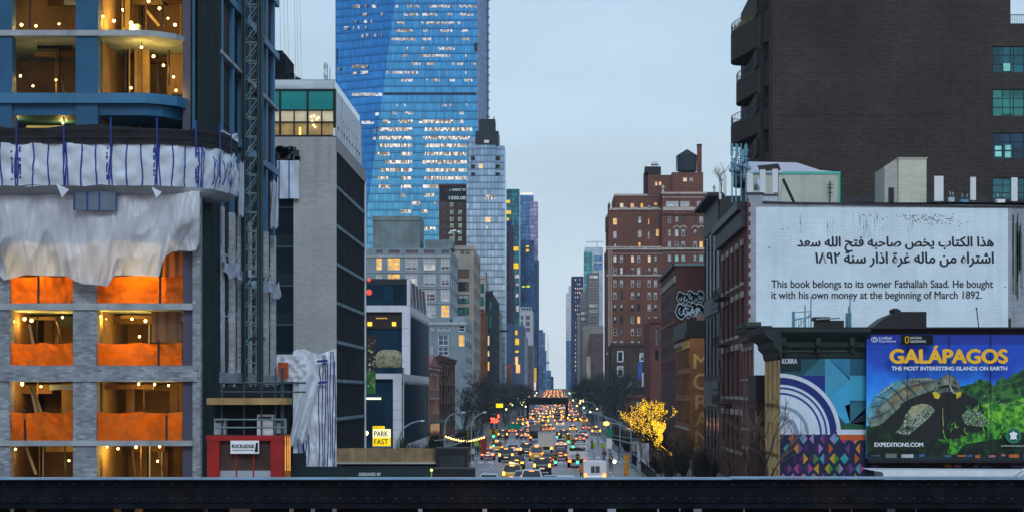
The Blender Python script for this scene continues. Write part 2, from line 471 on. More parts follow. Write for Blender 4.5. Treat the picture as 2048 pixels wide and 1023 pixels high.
for nm, a, c in (('pavement_west', -21.0, ROADL), ('pavement_east', ROADR, 17.6)):
    b = MB()
    for y0, y1 in ((0, 163), (176, 250), (263, 340), (353, 430), (443, 520), (533, 610), (623, 700), (713, 790), (803, 1000)):
        b.box(a, c, y0, y1, -.3, 0, paving)
    b.build(nm, kind='structure', loc=(0, 0, 0))
b = MB()
lanes = [-7.6, -4.2, -.8, 2.6, 6.0]
for x in lanes:
    y = 180.0
    while y < 760:
        if not any(s - 6 < y < s + 14 for s in (252, 342, 432, 522, 612, 702)): b.face([(x - .08, y, -.13), (x + .08, y, -.13), (x + .08, y + 3, -.13), (x - .08, y + 3, -.13)], paint_white)
        y += 9
for s in (219, 248, 266, 338, 356, 428, 446):
    k = ROADL + .4
    while k < ROADR - .5:
        if s == 219: b.face([(k, s, -.13), (k + .9, s, -.13), (k + .9, s + .45, -.13), (k, s + .45, -.13)], paint_white); k += 1.7
        else: b.face([(k, s, -.13), (k + .55, s, -.13), (k + .55, s + 3.4, -.13), (k, s + 3.4, -.13)], paint_white); k += 1.25
for s in (226, 245, 335, 425): b.face([(ROADL + .3, s, -.129), (ROADR - .3, s, -.129), (ROADR - .3, s + .5, -.129), (ROADL + .3, s + .5, -.129)], paint_white)
b.build('road_markings', kind='structure', loc=(0, 0, 0))

# ------------------------------------------------------------------ the girder in the foreground
gird = mat('girder_paint', (.0055, .008, .0125), rough=.75, var=.6, scale=5, spec=.08, streak=.5, dirt=(.028, .016, .011))
girdtop = mat('girder_top_highlight', (.16, .27, .38), rough=.4, var=.3, scale=4)  # pale blue highlight along the top edge is put into this colour
t = thing('bridge_girder', 'dark riveted steel girder running across the foreground above the street', 'girder', (0, 20, 0))
Yg = 20.0
b = MB(); b.box(-9, 9, Yg, Yg + .03, Z(1006, Yg), Z(958, Yg), gird); b.build('web_plate', t)
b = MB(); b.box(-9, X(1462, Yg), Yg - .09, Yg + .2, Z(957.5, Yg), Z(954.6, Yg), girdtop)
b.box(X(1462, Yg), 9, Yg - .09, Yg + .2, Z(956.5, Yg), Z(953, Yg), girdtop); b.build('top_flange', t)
b = MB(); b.box(-9, 9, Yg - .11, Yg + .2, Z(1015, Yg), Z(1006, Yg), gird); b.build('bottom_flange', t)
b = MB(); b.box(-9, 9, Yg - .012, Yg - .001, Z(972, Yg), Z(959, Yg), gird); b.box(-9, 9, Yg - .012, Yg - .001, Z(1005, Yg), Z(992, Yg), gird)
b.build('angle_bar', t)
for px in (356, 1040, 1690): b = MB(); b.fbox(px, 961, px + 52, 1004, Yg - .004, .004, gird); b.fbox(px + 24, 973, px + 28, 992, Yg - .008, .004, gird); b.build('splice_plate', t)
b = MB(); k = -20
while k < 2060:
    for py in (967, 996): b.ball(P(k, py, Yg - .012), .009, mat('rivet_paint', (.03, .045, .06), rough=.4), n=6)
    k += 28
b.build('rivets', t, kind='stuff')
for px in range(-15, 2060, 43):
    if rnd.random() < .93: b = MB(); b.fbox(px, 1014, px + rnd.choice((26, 34, 40, 42.8, 42.8, 42.8)), 1040, Yg + .1, .03, gird); b.build('lower_bracket', t)

# ------------------------------------------------------------------ building under construction
XL, Y0 = -20.9, 118.5
sbrick = mat('site_side_brick_lightened', (.44, .47, .50), brick=(.42, .15, .25), var=.25, scale=.6, streak=.3)  # same grey brick, lightened in colour because this side receives less light
cbrick = mat('site_grey_brick', (.235, .26, .285), brick=(.42, .15, .35), var=.3, scale=.6, streak=.35)
cblue = mat('site_blue_grey_cladding', (.014, .085, .17), rough=.6, var=.22, scale=.5)
cband = mat('site_band_cladding', (.034, .15, .265), rough=.5, var=.2, scale=.4)
slabm = mat('slab_concrete', (.30, .33, .34), var=.3, scale=.8, streak=.4)
inner = mat('raw_interior', (.27, .165, .08), var=.4, scale=.5, streak=.5)
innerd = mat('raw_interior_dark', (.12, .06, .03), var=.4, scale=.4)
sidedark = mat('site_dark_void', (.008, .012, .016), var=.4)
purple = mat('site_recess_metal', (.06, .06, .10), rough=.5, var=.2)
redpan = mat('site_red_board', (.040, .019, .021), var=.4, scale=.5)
timber = mat('timber', (.34, .22, .09), var=.3, scale=1.2, streak=.3)
CB = thing('building_under_construction', 'unfinished block with grey brick piers, blue cladding above and amber lit open floors', 'building', (-30, Y0, 0))
zt = 44
for a, c in ((-90, 20), (146, 193)):
    b = MB(); b.fbox(a, 0, c, 0, Y0, .9, cbrick); b.v = [(x, y, 0 if k < 4 else 21.5) for k, (x, y, z) in enumerate(b.v)]; b.build('pier', CB)
b = MB(); b.box(X(385, Y0), X(401, Y0), Y0, Y0 + .6, 0, 21.5, cbrick); b.build('pier', CB)
for a, c in ((-90, 24), (151, 196)):
    b = MB(); b.box(X(a, Y0), X(c, Y0), Y0 + .02, Y0 + .9, 21.5, zt, cblue); b.build('upper_pier', CB)
b = MB(); b.box(X(364, Y0), X(386, Y0), Y0 + .25, Y0 + .6, 0, 21.5, purple); b.box(-22.45, -21.98, 120.6, 121.2, 21.5, zt, purple); b.build('recess_strip', CB)
b = MB(); b.box(-22.0, -21.82, 121.2, 121.5, 21.5, zt, cband); b.build('upper_column', CB)
for py0, py1, px in ((606, 619, 386), (880, 890.5, 386), (497, 503, 380)):
    b = MB(); b.box(X(20, Y0) - 8, X(px, Y0), Y0 - .12, Y0 + 9, Z(py1, Y0), Z(py0, Y0), slabm); b.build('floor_slab', CB)
b = MB(); b.box(X(-90, Y0), X(395, Y0), Y0 - .10, Y0 + .7, Z(762, Y0), Z(730, Y0), cbrick); b.build('edge_beam', CB)
b = MB(); b.box(X(-90, Y0), X(388, Y0), Y0 + .7, Y0 + 9, Z(762, Y0), Z(735, Y0), slabm); b.build('floor_slab', CB)
def curved(o=0.0, yb=128): return [(-48, Y0 - .05 - o), (-24.2, Y0 - .05 - o), (-23.4, Y0 + .45 - o), (-22.75 + o, Y0 + 1.2 - o), (-22.3 + o, Y0 + 2.4), (-22.1 + o, Y0 + 4), (-22.05 + o, yb), (-48, yb)]
for z0, z1, o, m in ((29.62, 29.95, .08, slabm), (33.6, 34.0, .08, slabm), (37.6, 38.0, .08, slabm)):
    b = MB(); b.prism(curved(o), 'z', z0, z1, m); b.build('rounded_floor_slab', CB)
b = MB(); b.prism(curved(.16), 'z', 25.62, 26.22, cband); b.build('rounded_edge_band', CB)
b = MB(); b.prism(curved(-.25), 'z', 24.95, 25.6, cblue); b.build('rounded_edge_band', CB)
b = MB(); b.prism(curved(.0), 'z', 21.3, 21.8, slabm); b.build('floor_slab', CB)
b = MB()
b.box(-48, -21.3, 127.6, 128, 0, zt, inner)
b.box(X(152, Y0), X(190, Y0), 120.5, 127.6, 0, zt, inner)
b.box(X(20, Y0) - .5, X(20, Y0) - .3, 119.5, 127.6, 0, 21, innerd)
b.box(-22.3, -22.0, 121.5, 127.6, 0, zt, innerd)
for z0, z1 in ((0, 5.3), (5.7, 9.1), (10, 13.3), (13.8, 17), (22, 24.9), (26.3, 29.6), (30, 33.5), (34.1, 37.5)):   # inner columns, boards and plasterboard
    for k in range(5):
        xx = rnd.uniform(-31, -22.9); w = rnd.choice((.35, .5, .9, 1.4))
        if -28.6 < xx < -27: continue
        b.box(xx, xx + w, 123 + k * .8, 123.3 + k * .8, z0, z1, rnd.choice((inner, innerd, timber, inner)))
b.build('interior_wall', CB)
for z0, z1 in ((0, 5.3), (5.7, 9.1), (10, 13.3), (13.8, 17), (22, 24.9), (26.3, 29.6), (30, 33.5), (34.1, 37.5)):   # ducts, stacks of board, trestles and loose studs on every open floor
    b = MB()
    for k in range(26):
        xx = rnd.uniform(-32, -22.8); yy = rnd.uniform(120.8, 126.8); q = rnd.random(); mm = rnd.choice((innerd, innerd, timber, inner, sidedark, steel))
        if -28.5 < xx < -26.9: continue
        if q < .35: b.box(xx, xx + .07, yy, yy + .07, z0, z1, mm)
        elif q < .6: b.box(xx, xx + rnd.uniform(.4, 1.5), yy, yy + .6, z0, z0 + rnd.uniform(.3, 1.2), mm)
        elif q < .85: b.box(xx - 1.5, xx + rnd.uniform(.3, 2), yy, yy + .16, z1 - rnd.uniform(.25, .7), z1 - .08, mm)
        else: b.tube((xx, yy, z0), (xx + rnd.uniform(-1.2, 1.2), yy + .3, z1 - .4), .05, mm, n=4)
    b.build('site_clutter', CB, kind='stuff')
b = MB()                                                # raking props and plank stacks seen in the bays
for px0, py0, px1, py1, Y in ((58, 648, 72, 715, 119.4), (60, 768, 74, 830, 119.4), (64, 770, 88, 840, 120), (52, 893, 72, 948, 119.4), (293, 22, 318, 52, 122), (57, 570, 60, 606, 120.5)):
    b = MB(); b.tube(P(px0, py0, Y), P(px1, py1, Y), .09, timber, n=5); b.build('timber_prop', CB)
for px, py0, py1, Y in ((60, 0, 58, 119.6), (61, 112, 183, 119.6), (326, 0, 56, 120.3), (318, 140, 182, 120), (248, 0, 55, 121), (250, 100, 180, 121.5), (338, 100, 170, 121)):
    b = MB(); b.tube(P(px, py0, Y), P(px, py1, Y), .05, black, n=5); b.build('steel_prop', CB)
# avenue side
b = MB()
b.face([(-21.25, 124.8, 0), (-21.25, 151, 0), (-21.25, 151, zt), (-21.25, 124.8, zt)], redpan)
b.face([(-48, 151, 0), (-21.25, 151, 0), (-21.25, 151, zt), (-48, 151, zt)], redpan)
b.face([(-48, Y0 + 1, zt), (-21.3, Y0 + 1, zt), (-21.3, 151, zt), (-48, 151, zt)], slabm)
b.build('side_wall', CB)
for yc, w, m2 in ((126.1, .5, 0), (130.4, .46, 0), (133.6, .3, 0), (137.6, .3, 0), (142.2, .46, 0), (145.6, .5, 0), (149.4, .5, 0)):
    b = MB(); b.box(XL - .4, XL, yc - w, yc + w, 0, 20.2, sbrick); b.box(XL - .3, XL - .05, yc - w * .6, yc + w * .6, 20.2, zt, cband); b.build('side_column', CB)
for z0, z1, y0, y1, m in ((33.6, 34.1, 124.6, 151.2, cband), (37.6, 38.1, 124.6, 151.2, cband), (29.7, 29.95, 125, 151, slabm), (24.8, 25.3, 133, 151.2, cband), (9.1, 9.8, 124.8, 151, cbrick), (17.3, 17.45, 125, 151, slabm), (13.4, 13.5, 125, 151, slabm), (5.3, 5.4, 125, 151, slabm)):
    b = MB(); b.box(XL - .34, XL + (.06 if z1 - z0 > .2 else -.27), y0, y1, z0, z1, m); b.build('side_beam', CB)
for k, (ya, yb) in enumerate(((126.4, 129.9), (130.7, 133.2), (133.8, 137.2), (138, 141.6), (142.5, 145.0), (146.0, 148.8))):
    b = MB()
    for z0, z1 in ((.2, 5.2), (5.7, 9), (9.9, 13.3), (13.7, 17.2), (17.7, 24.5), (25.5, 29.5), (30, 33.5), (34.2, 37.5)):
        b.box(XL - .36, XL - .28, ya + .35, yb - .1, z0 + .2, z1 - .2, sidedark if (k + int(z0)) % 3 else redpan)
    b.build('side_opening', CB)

# work lights: real bulbs with real light
def work_light(px, py, Y, label, group, power=55):
    p = P(px, py, Y)
    t = thing('work_light', label, 'work light', p, group)
    b = MB(); b.ball(p, rnd.choice((.06, .07, .085, .1)), bulb_mat, n=8); b.build('bulb', t)
    b = MB(); b.tube(p + Vector((0, 0, .09)), p + Vector((0, 0, .2)), .04, black, n=6); b.tube(p + Vector((0, 0, .2)), p + Vector((0, 0, .6)), .012, black, n=4); b.build('cord', t)
    l = bpy.data.lights.new('bulb_light', 'POINT'); l.energy = power * 1.45; l.color = (1, .63, .12); l.shadow_soft_size = .12
    lo = bpy.data.objects.new('bulb_light', l); COL.objects.link(lo); lo.parent = t; lo.location = (0, -.02, -.25)
BULBS = [
 ('bare work bulb in the topmost left bay beside the blue pier', [(28, 12), (43, 50), (72, 52), (118, 48)], 55),
 ('bare work bulb in the topmost right bay of the unfinished block', [(206, 33), (228, 42), (319, 17), (336, 37), (297, 3), (262, 46), (350, 50), (246, 20)], 40),
 ('bare work bulb low in the dim left bay under the rounded slab', [(41, 152), (66, 172), (112, 160)], 26),
 ('bare work bulb in the slanting row under the rounded slab', [(283, 95), (307, 113), (327, 131), (347, 154), (352, 181), (283, 71), (262, 176)], 38),
 ('bare work bulb just above the black netting, left bay', [(28, 240), (127, 246)], 60),
 ('bare work bulb hanging under the blue band, right bay', [(239, 226)], 110),
 ('bare work bulb hanging over the middle left orange net', [(26, 642), (49, 637), (63, 640), (125, 634)], 70),
 ('bare work bulb hanging over the middle right orange net', [(201, 632), (210, 637), (264, 637), (291, 641), (279, 672)], 60),
 ('bare work bulb under the brick beam over the lower left net', [(44, 767), (82, 772)], 55),
 ('bare work bulb under the brick beam over the lower right net', [(277, 767), (309, 768), (337, 770)], 50),
 ('bare work bulb in the bottom left bay beside the girder', [(31, 897), (138, 920)], 70),
 ('bare work bulb in the bottom right bay above the girder', [(214, 893), (236, 896), (272, 893), (319, 892), (315, 921)], 50),
 ('work bulb glowing behind the uppermost left orange net', [(80, 530)], 220),
 ('work bulb glowing behind the uppermost right orange net', [(290, 535)], 260)]
for lab, pts, pw in BULBS:
    for k, (px, py) in enumerate(pts): work_light(px, py, (120.2, 121.5, 120.8, 122.4)[k % 4], lab, lab.replace('bare work bulb', 'bulbs').replace('work bulb', 'bulbs'), pw)

# orange debris nets
onet = mat('orange_net', (.85, .19, .008), rough=.7, var=.26, scale=1.3, trans=.6)
def crease_(a, c): return abs(mnoise.noise(Vector((a, c, 1.7)))) + .6 * abs(mnoise.noise(Vector((a * 1.7 + c * 1.3, c * 1.9 - a * .8, 6.1))))
def sag(px0, py0, px1, py1, Y, label, post=None, m=None):
    x0, x1, z0, z1 = X(px0, Y), X(px1, Y), Z(py1, Y), Z(py0, Y)
    ph = rnd.random() * 9
    def f(u, v):
        d = .05 * math.sin(u * 9 + ph + v * 2) + .34 * crease_(u * 3.2 + ph, v * 1.6) + .12 * crease_(u * 9 - v * 2 + ph, v * 3) - .2
        return (x0 + (x1 - x0) * u, Y + d, z0 + (z1 - z0) * v - (.10 * math.sin(math.pi * ((u * 2) % 1)) * v))
    t = thing('debris_net', label, 'safety net', ((x0 + x1) / 2, Y, z0), 'orange debris nets across the open bays')
    b = MB(); b.grid(f, 70, 16, m or onet); b.build('net', t, smooth=True)
    if post:
        b = MB(); b.box(X(post, Y) - .06, X(post, Y) + .06, Y - .16, Y - .08, z0, z1 + .15, black); b.build('post', t)
Yn = Y0 + .25
sag(20, 551, 147, 606, Yn, 'topmost left orange debris net glowing below the plastic sheet', 78)
sag(193, 550, 366, 608, Yn, 'topmost right orange debris net with a dark post below the plastic', 321)
sag(21, 684, 146, 731, Yn, 'middle left orange debris net standing on the brick beam')
sag(193, 684, 364, 730, Yn, 'middle right orange debris net standing on the brick beam', 318)
sag(21, 822, 146, 881, Yn, 'lowest left orange debris net above the bottom bay', 51)
sag(192, 822, 365, 880, Yn, 'lowest right orange debris net above the bottom bay', 334)
b = MB(); b.grid(lambda u, v: (X(325 + 43 * u, Y0 + .5), Y0 + .5 + .08 * math.sin(u * 14), Z(600 - 100 * v, Y0 + .5)), 16, 6, mat('brown_plastic', (.28, .10, .04), rough=.4, trans=.4))
b.build('plastic_curtain', smooth=True, label='rust brown plastic curtain hanging beside the top right orange net', cat='curtain')
for px0, py0, px1, py1, lab in ((303, 622, 363, 684, 'rust brown plastic curtain hanging over the middle right net'),):
    b = MB(); b.grid(lambda u, v: (X(px0 + (px1 - px0) * u, Y0 + .9), Y0 + .9 + .08 * math.sin(u * 18), Z(py1 + (py0 - py1) * v, Y0 + .9)), 16, 6, mat('dull_plastic', (.16, .09, .05), rough=.4, trans=.3))
    b.build('plastic_curtain', smooth=True, label=lab, cat='curtain')

# white wrapped outrigger deck round the fourth floor
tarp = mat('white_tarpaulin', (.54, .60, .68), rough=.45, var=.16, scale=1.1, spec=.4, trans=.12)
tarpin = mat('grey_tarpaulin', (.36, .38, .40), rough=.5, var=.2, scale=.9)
strap = mat('blue_strap', (.012, .035, .24), rough=.6, var=.2)
netblk = mat('black_netting', (.018, .018, .02), rough=.9, var=.45, scale=.8, trans=.15)
plan = [(-52, 116.6), (-30, 116.6), (-26, 116.6), (-23.6, 116.7), (-22.0, 117.2), (-20.8, 118.2), (-20.05, 119.6), (-19.7, 121.2), (-19.55, 123.2)]
cum = [0]
for p, q in zip(plan, plan[1:]): cum.append(cum[-1] + math.dist(p, q))
def along(s):
    s = max(0, min(cum[-1], s))
    for k in range(len(plan) - 1):
        if s <= cum[k + 1]:
            t = (s - cum[k]) / (cum[k + 1] - cum[k]); p, q = plan[k], plan[k + 1]
            return p[0] + (q[0] - p[0]) * t, p[1] + (q[1] - p[1]) * t
def s_of(px):                                           # distance along the deck edge of a point seen at photo column px
    lo, hi = 0, cum[-1]
    for _ in range(40):
        mid = (lo + hi) / 2; x, y = along(mid)
        if VX + x * F / y < px: lo = mid
        else: hi = mid
    return lo
Lw = cum[-1]
def wrapf(s, v, off=0):
    x, y = along(s); x2, y2 = along(s + .1) if s + .1 < Lw else along(s); x1, y1 = along(s - .1)
    n = Vector((y2 - y1, -(x2 - x1), 0)).normalized()
    d = .30 * crease_(s * .6 + v * .7, v * 1.3) + .14 * crease_(s * 1.7 - v * 1.4, v * 2.2) - .15 - .14 * abs(math.sin(math.pi * s / 1.45)) * math.sin(math.pi * v) * -1 - .08
    top = 23.05 + .10 * mnoise.noise(Vector((s * .8, 0, 5))); bot = 20.55 + .12 * mnoise.noise(Vector((s * .5, 2, 5)))
    p = Vector((x, y, bot + (top - bot) * v)) + n * (d + off)
    return p
t = thing('wrapped_deck', 'overhanging rounded deck wrapped in white tarpaulin with vertical blue straps', 'scaffold deck', (-30, 117, 20.5))
b = MB(); b.grid(lambda u, v: wrapf(u * Lw, v), 220, 14, tarp); b.build('white_wrap', t, smooth=True)
b = MB()
for px in (2, 31, 35, 66, 97, 127, 131, 134, 163, 192, 219, 223, 253, 283, 311, 315, 319, 345, 371, 397, 402, 406, 425, 431, 440, 447, 453, 459, 464):
    s0 = s_of(px)
    wv = rnd.uniform(.02, .06); ph = rnd.random() * 6
    k0, k1 = (.0, 1.0) if px < 420 else (rnd.uniform(0, .3), rnd.uniform(.6, 1))
    b.grid(lambda u, v: wrapf(s0 + (u - .5) * .085 + wv * math.sin(v * 5 + ph), k0 + (k1 - k0) * v, .035), 1, 12, strap)
b.build('blue_straps', t, kind='stuff')
b = MB()
for k in range(90):                                      # printed marks beside the seams
    px = rnd.choice((24, 40, 214, 308, 395)); s0 = s_of(px + rnd.uniform(-1, 1)); v0 = rnd.uniform(.1, .9)
    b.grid(lambda u, v: wrapf(s0 + (u - .5) * .09, v0 + v * .045, .03), 1, 1, strap)
b.build('printed_marks', t, kind='stuff')
b = MB()
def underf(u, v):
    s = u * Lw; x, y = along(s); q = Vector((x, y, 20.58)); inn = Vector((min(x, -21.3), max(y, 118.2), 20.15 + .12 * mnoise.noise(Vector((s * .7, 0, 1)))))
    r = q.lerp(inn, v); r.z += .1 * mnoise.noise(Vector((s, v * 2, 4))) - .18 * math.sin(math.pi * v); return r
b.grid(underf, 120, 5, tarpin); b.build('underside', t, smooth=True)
t2 = thing('black_netting', 'black safety netting strung on blue posts above the white wrapped deck', 'safety net', (-30, 117, 23))
b = MB(); b.grid(lambda u, v: Vector((*along(u * Lw), 23.0 + 1.05 * v + .09 * mnoise.noise(Vector((u * 26, v, 2))) + .12 * math.sin(u * 30) * v)) + Vector((.0, .25 * v + .15 * mnoise.noise(Vector((u * 40, v * 3, 7))), 0)), 160, 6, netblk); b.build('netting', t2, smooth=True)
b = MB()
for px in (33, 128, 222, 314, 392, 440, 462):
    x, y = along(s_of(px)); b.box(x - .04, x + .04, y - .06, y + .02, 21, 24.55, strap)
for z in (23.4, 23.9): b.path([Vector((*along(Lw * k / 40), z)) + Vector((0, -.04, 0)) for k in range(41)], .025, black, n=4)
b.build('post_rail', t2)
b = MB(); b.grid(lambda u, v: P(124 + 46 * u, 270 - 17 * v * math.sin(math.pi * (.1 + .8 * u)), 118.0) + Vector((0, .3 * mnoise.noise(Vector((u * 5, v * 5, 0))), 0)), 10, 5, tarp)
b.build('plastic_sheet', smooth=True, label='crumpled scrap of pale plastic lying above the black netting', cat='plastic sheet')
# hanging plastic sheet
plast = mat('translucent_plastic', (.60, .62, .66), rough=.35, var=.18, scale=.5, spec=.4, trans=.28, streak=.25, dirt=(.36, .33, .30))
edge = [(-40, 556), (0, 552), (8, 560), (25, 556), (50, 549), (90, 551), (135, 552), (150, 562), (165, 567), (200, 570), (216, 572), (224, 556), (232, 550), (280, 551), (318, 553), (323, 530), (331, 512), (345, 503), (362, 500), (380, 502), (392, 500), (399, 482)]
def edge_at(px):
    for (a, c), (d, e) in zip(edge, edge[1:]):
        if px <= d: return c + (e - c) * (px - a) / (d - a)
    return edge[-1][1]
def plastf(u, v):
    px = -40 + 439 * u; Y = 117.75
    py = 382 + (edge_at(px) - 382) * v
    k = .25 + v
    d = (.13 * math.sin(px * .09 + 2.5 * math.sin(v * 3 + px * .01)) + .5 * mnoise.noise(Vector((px * .026 + v * 1.1, v * 1.5, 1))) + .55 * crease_(px * .022 + v * 1.0, v * .9 - px * .006) + .14 * crease_(px * .06 - v * 1.2, v * 1.4) - .3) * k - .35 * math.sin(math.pi * min(1, v * 1.05)) * (.6 + .4 * math.sin(px * .035))
    return P(px, py, Y + d)
b = MB(); b.grid(plastf, 300, 60, plast)
b.build('plastic_sheet', smooth=True, label='huge sheet of milky plastic hanging in folds under the white wrapped deck', cat='plastic sheet')
b = MB(); b.grid(lambda u, v: P(146 + 86 * u, 420 - 38 * v, 117.1), 6, 4, mat('grey_blue_sheet', (.16, .21, .27), rough=.5, trans=.3))
for px in (147, 173, 197, 231): b.fbox(px, 384, px + 2.5, 421, 117.02, .03, strap)
b.build('tarpaulin_flap', label='grey blue flap with dark straps hanging below the wrapped deck', cat='tarpaulin')
for k, (px, py, s) in enumerate(((112, 375, 1), (303, 380, .8))):
    b = MB(); b.face([P(px, py - 8 * s, 116.4), P(px + 26 * s, py + 4, 116.5), P(px + 12 * s, py + 20 * s, 116.4)], tarp)
    b.build('torn_flap', label=('torn white triangle of tarpaulin below the deck over the left bay', 'small torn white corner of tarpaulin below the deck over the right bay')[k], cat='tarpaulin')

# dark green netting at the corner, hoist mast, torn sheet along the side
gnet = mat('green_netting', (.004, .018, .018), rough=.9, var=.4, scale=.4)
b = MB(); b.grid(lambda u, v: (-21.5 + .6 * u, 120.3 + 4.7 * u + .12 * math.sin(u * 20 + v * 9), .2 + 43 * v), 24, 40, gnet)
b.build('green_netting', smooth=True, label='tall dark green netting hung down the corner of the unfinished block', cat='safety net')
mastm = mat('mast_steel', (.035, .06, .07), rough=.5, metal=.3, var=.3); mastl = mat('mast_light_steel', (.14, .23, .25), rough=.5, var=.4, scale=1)
t = thing('hoist_mast', 'tall dark lattice hoist mast climbing the side of the unfinished block', 'hoist mast', (-20.1, 133, 0))
hx, hy, hs = -20.15, 133.2, .45
b = MB()
for dx in (-hs, hs):
    for dy in (-hs, hs): b.tube((hx + dx, hy + dy, 0), (hx + dx, hy + dy, 42), .1, mastm, n=5)
b.box(hx - hs - .32, hx - hs - .14, hy, hy + .2, 0, 42, mastm); b.box(hx + hs + .1, hx + hs + .26, hy, hy + .2, 0, 42, mastm)
b.build('mast_leg', t)
b = MB(); z = .5
while z < 41.5:
    for dy in (-hs, hs):
        b.tube((hx - hs, hy + dy, z), (hx + hs, hy + dy, z), .045, mastl, n=4); b.tube((hx - hs, hy + dy, z), (hx + hs, hy + dy, z + 1.25), .04, mastl, n=4)
    z += 1.25
b.build('lattice', t)
for z in range(4, 42, 4): b = MB(); b.box(hx - .9, hx + .75, hy + .4, hy + .55, z, z + .22, mastm); b.box(hx - .8, hx - .7, hy + .55, 135, z, z + .12, mastm); b.build('wall_tie', t)
b = MB()
def tornf(u, v):
    y = 124.6 + 26.4 * u; h = 1.0 + .5 * mnoise.noise(Vector((u * 9, 0, 2))); zz = 16.6 - .25 * u - .35 * abs(math.sin(u * 16))
    return (-20.72 + .16 * math.sin(u * 34 + v * 2) + .1 * mnoise.noise(Vector((u * 22, v * 2, 3))), y, zz + h * (v - .5))
b.grid(tornf, 90, 5, tarp, ); b.build('torn_sheet', smooth=True, label='torn white sheet sagging in loops along the side of the unfinished block', cat='plastic sheet')
for px0, py0, px1, py1, lab in ((477, 325, 488, 432, 'narrow white sheet hanging left of the hoist mast'), (541, 362, 557, 455, 'narrow white sheet hanging at the far corner of the unfinished block'), (425, 259, 476, 282, 'bunched white sheet lying on the netting left of the hoist mast')):
    Yp = -20.6 * F / ((px0 + px1) / 2 - VX)
    b = MB(); b.grid(lambda u, v: P(px0 + (px1 - px0) * u, py0 + (py1 - py0) * v + (10 * u if px0 == 425 else 0) + 3 * math.sin(u * 11), Yp + .2 * math.sin(u * 12 + v * 5)), 12, 14, tarp)
    b.build('hanging_sheet', smooth=True, label=lab, cat='plastic sheet')

# timber platform, rails, red gate on the pavement
t = thing('work_platform', 'timber work platform with steel guard rails above the red site gate', 'platform', (-18, 115.5, 0))
Yp = 116.0
b = MB(); b.box(X(418, Yp), X(577, Yp), Yp - .8, Yp + 1.5, Z(808, Yp), Z(795, Yp), timber); b.build('plank_deck', t)
b = MB()
for py in (765, 783, 838, 854): b.tube(P(430 if py > 800 else 440, py, Yp), P(612 if py < 800 else 570, py, Yp), .05, mastl if py > 800 else mastm, n=5)
for px in (444, 488, 523, 551, 563, 566): b.tube(P(px, 735 if px > 540 else 765, Yp + .05), P(px, 870, Yp + .05), .06, mastm, n=5)
b.build('guard_rail', t)
for px0, py0, px1, py1, m in ((428, 836, 452, 868, steel), (514, 828, 546, 870, white_metal), (548, 836, 570, 866, steel)):
    b = MB(); b.fbox(px0, py0, px1, py1, Yp + .6, .8, m); b.fbox(px0 + 3, py0 + 4, px1 - 3, py0 + 9, Yp + .58, .03, darkgrey); b.build('equipment_box', t)
b = MB(); b.box(X(420, Yp), X(570, Yp), Yp + 1.6, Yp + 1.7, Z(870, Yp), Z(772, Yp), sidedark); b.build('dark_backing', t)  # added dark sheet, standing in for the dark mass behind the rods
red = mat('red_paint', (.30, .008, .008), rough=.45, var=.25, scale=.8, streak=.3)
t = thing('site_gate', 'red steel hoist enclosure with a white contractor sign, beside the unfinished block', 'site gate', (-18, 115.2, 0))
Yr = 115.2
for a, c in ((414, 439), (541, 566)):
    b = MB(); b.box(X(a, Yr), X(c, Yr), Yr, Yr + 1.3, 0, Z(872, Yr), red); b.build('gate_post', t)
b = MB(); b.box(X(412, Yr), X(568, Yr), Yr - .05, Yr + 1.35, Z(880, Yr), Z(870, Yr), red); b.build('lintel', t)
b = MB(); b.box(X(439, Yr), X(541, Yr), Yr + .25, Yr + .3, 0, Z(880, Yr), mat('rusty_mesh_door', (.055, .03, .025), var=.4, scale=1)); b.build('door', t)
b = MB()
for px in (473, 507): b.fbox(px - 1.5, 905, px + 1.5, 1000, Yr + .2, .05, red)
b.fbox(439, 940, 541, 960, Yr + .21, .03, steel); b.build('door_bar', t)
sg = thing('contractor_sign', 'white contractor sign with black lettering fixed to the red site gate', 'sign', P(490, 905, Yr - .1))
b = MB(); b.fbox(461, 880, 518, 906, Yr - .1, .05, mat('sign_white', (.78, .78, .78), var=.06)); b.build('board', sg)
ink = mat('sign_ink', (.01, .012, .03), var=.1)
text('ROCKLEDGE', 1, ink, P(464, 894.5, Yr - .12), sg, fit=(X(508, Yr) - X(464, Yr), .2), bold=.03)
text('THE JOB SITE 700 337 5600', 1, ink, P(464, 901, Yr - .12), sg, fit=(X(507, Yr) - X(464, Yr), .09))
b = MB(); b.face([P(509, 903, Yr - .115), P(516, 903, Yr - .115), P(516, 884, Yr - .115), P(512, 884, Yr - .115)], ink); b.build('emblem', sg)
t = thing('warning_post', 'short post wrapped in glowing orange stripes beside the red site gate', 'post', (X(572, 115.5), 115.5, 0))
b = MB(); b.box(X(568, 115.5), X(581, 115.5), 115.5, 115.7, 0, Z(868, 115.5), mat('orange_board', (.30, .10, .02), var=.5, scale=2)); b.build('board', t)
for px in (570, 575, 579):
    b = MB(); b.fbox(px, 872, px + 1.6, 940, 115.48, .015, emit('orange_strip', (1, .45, .08), .9, var=.6)); b.build('strip', t)

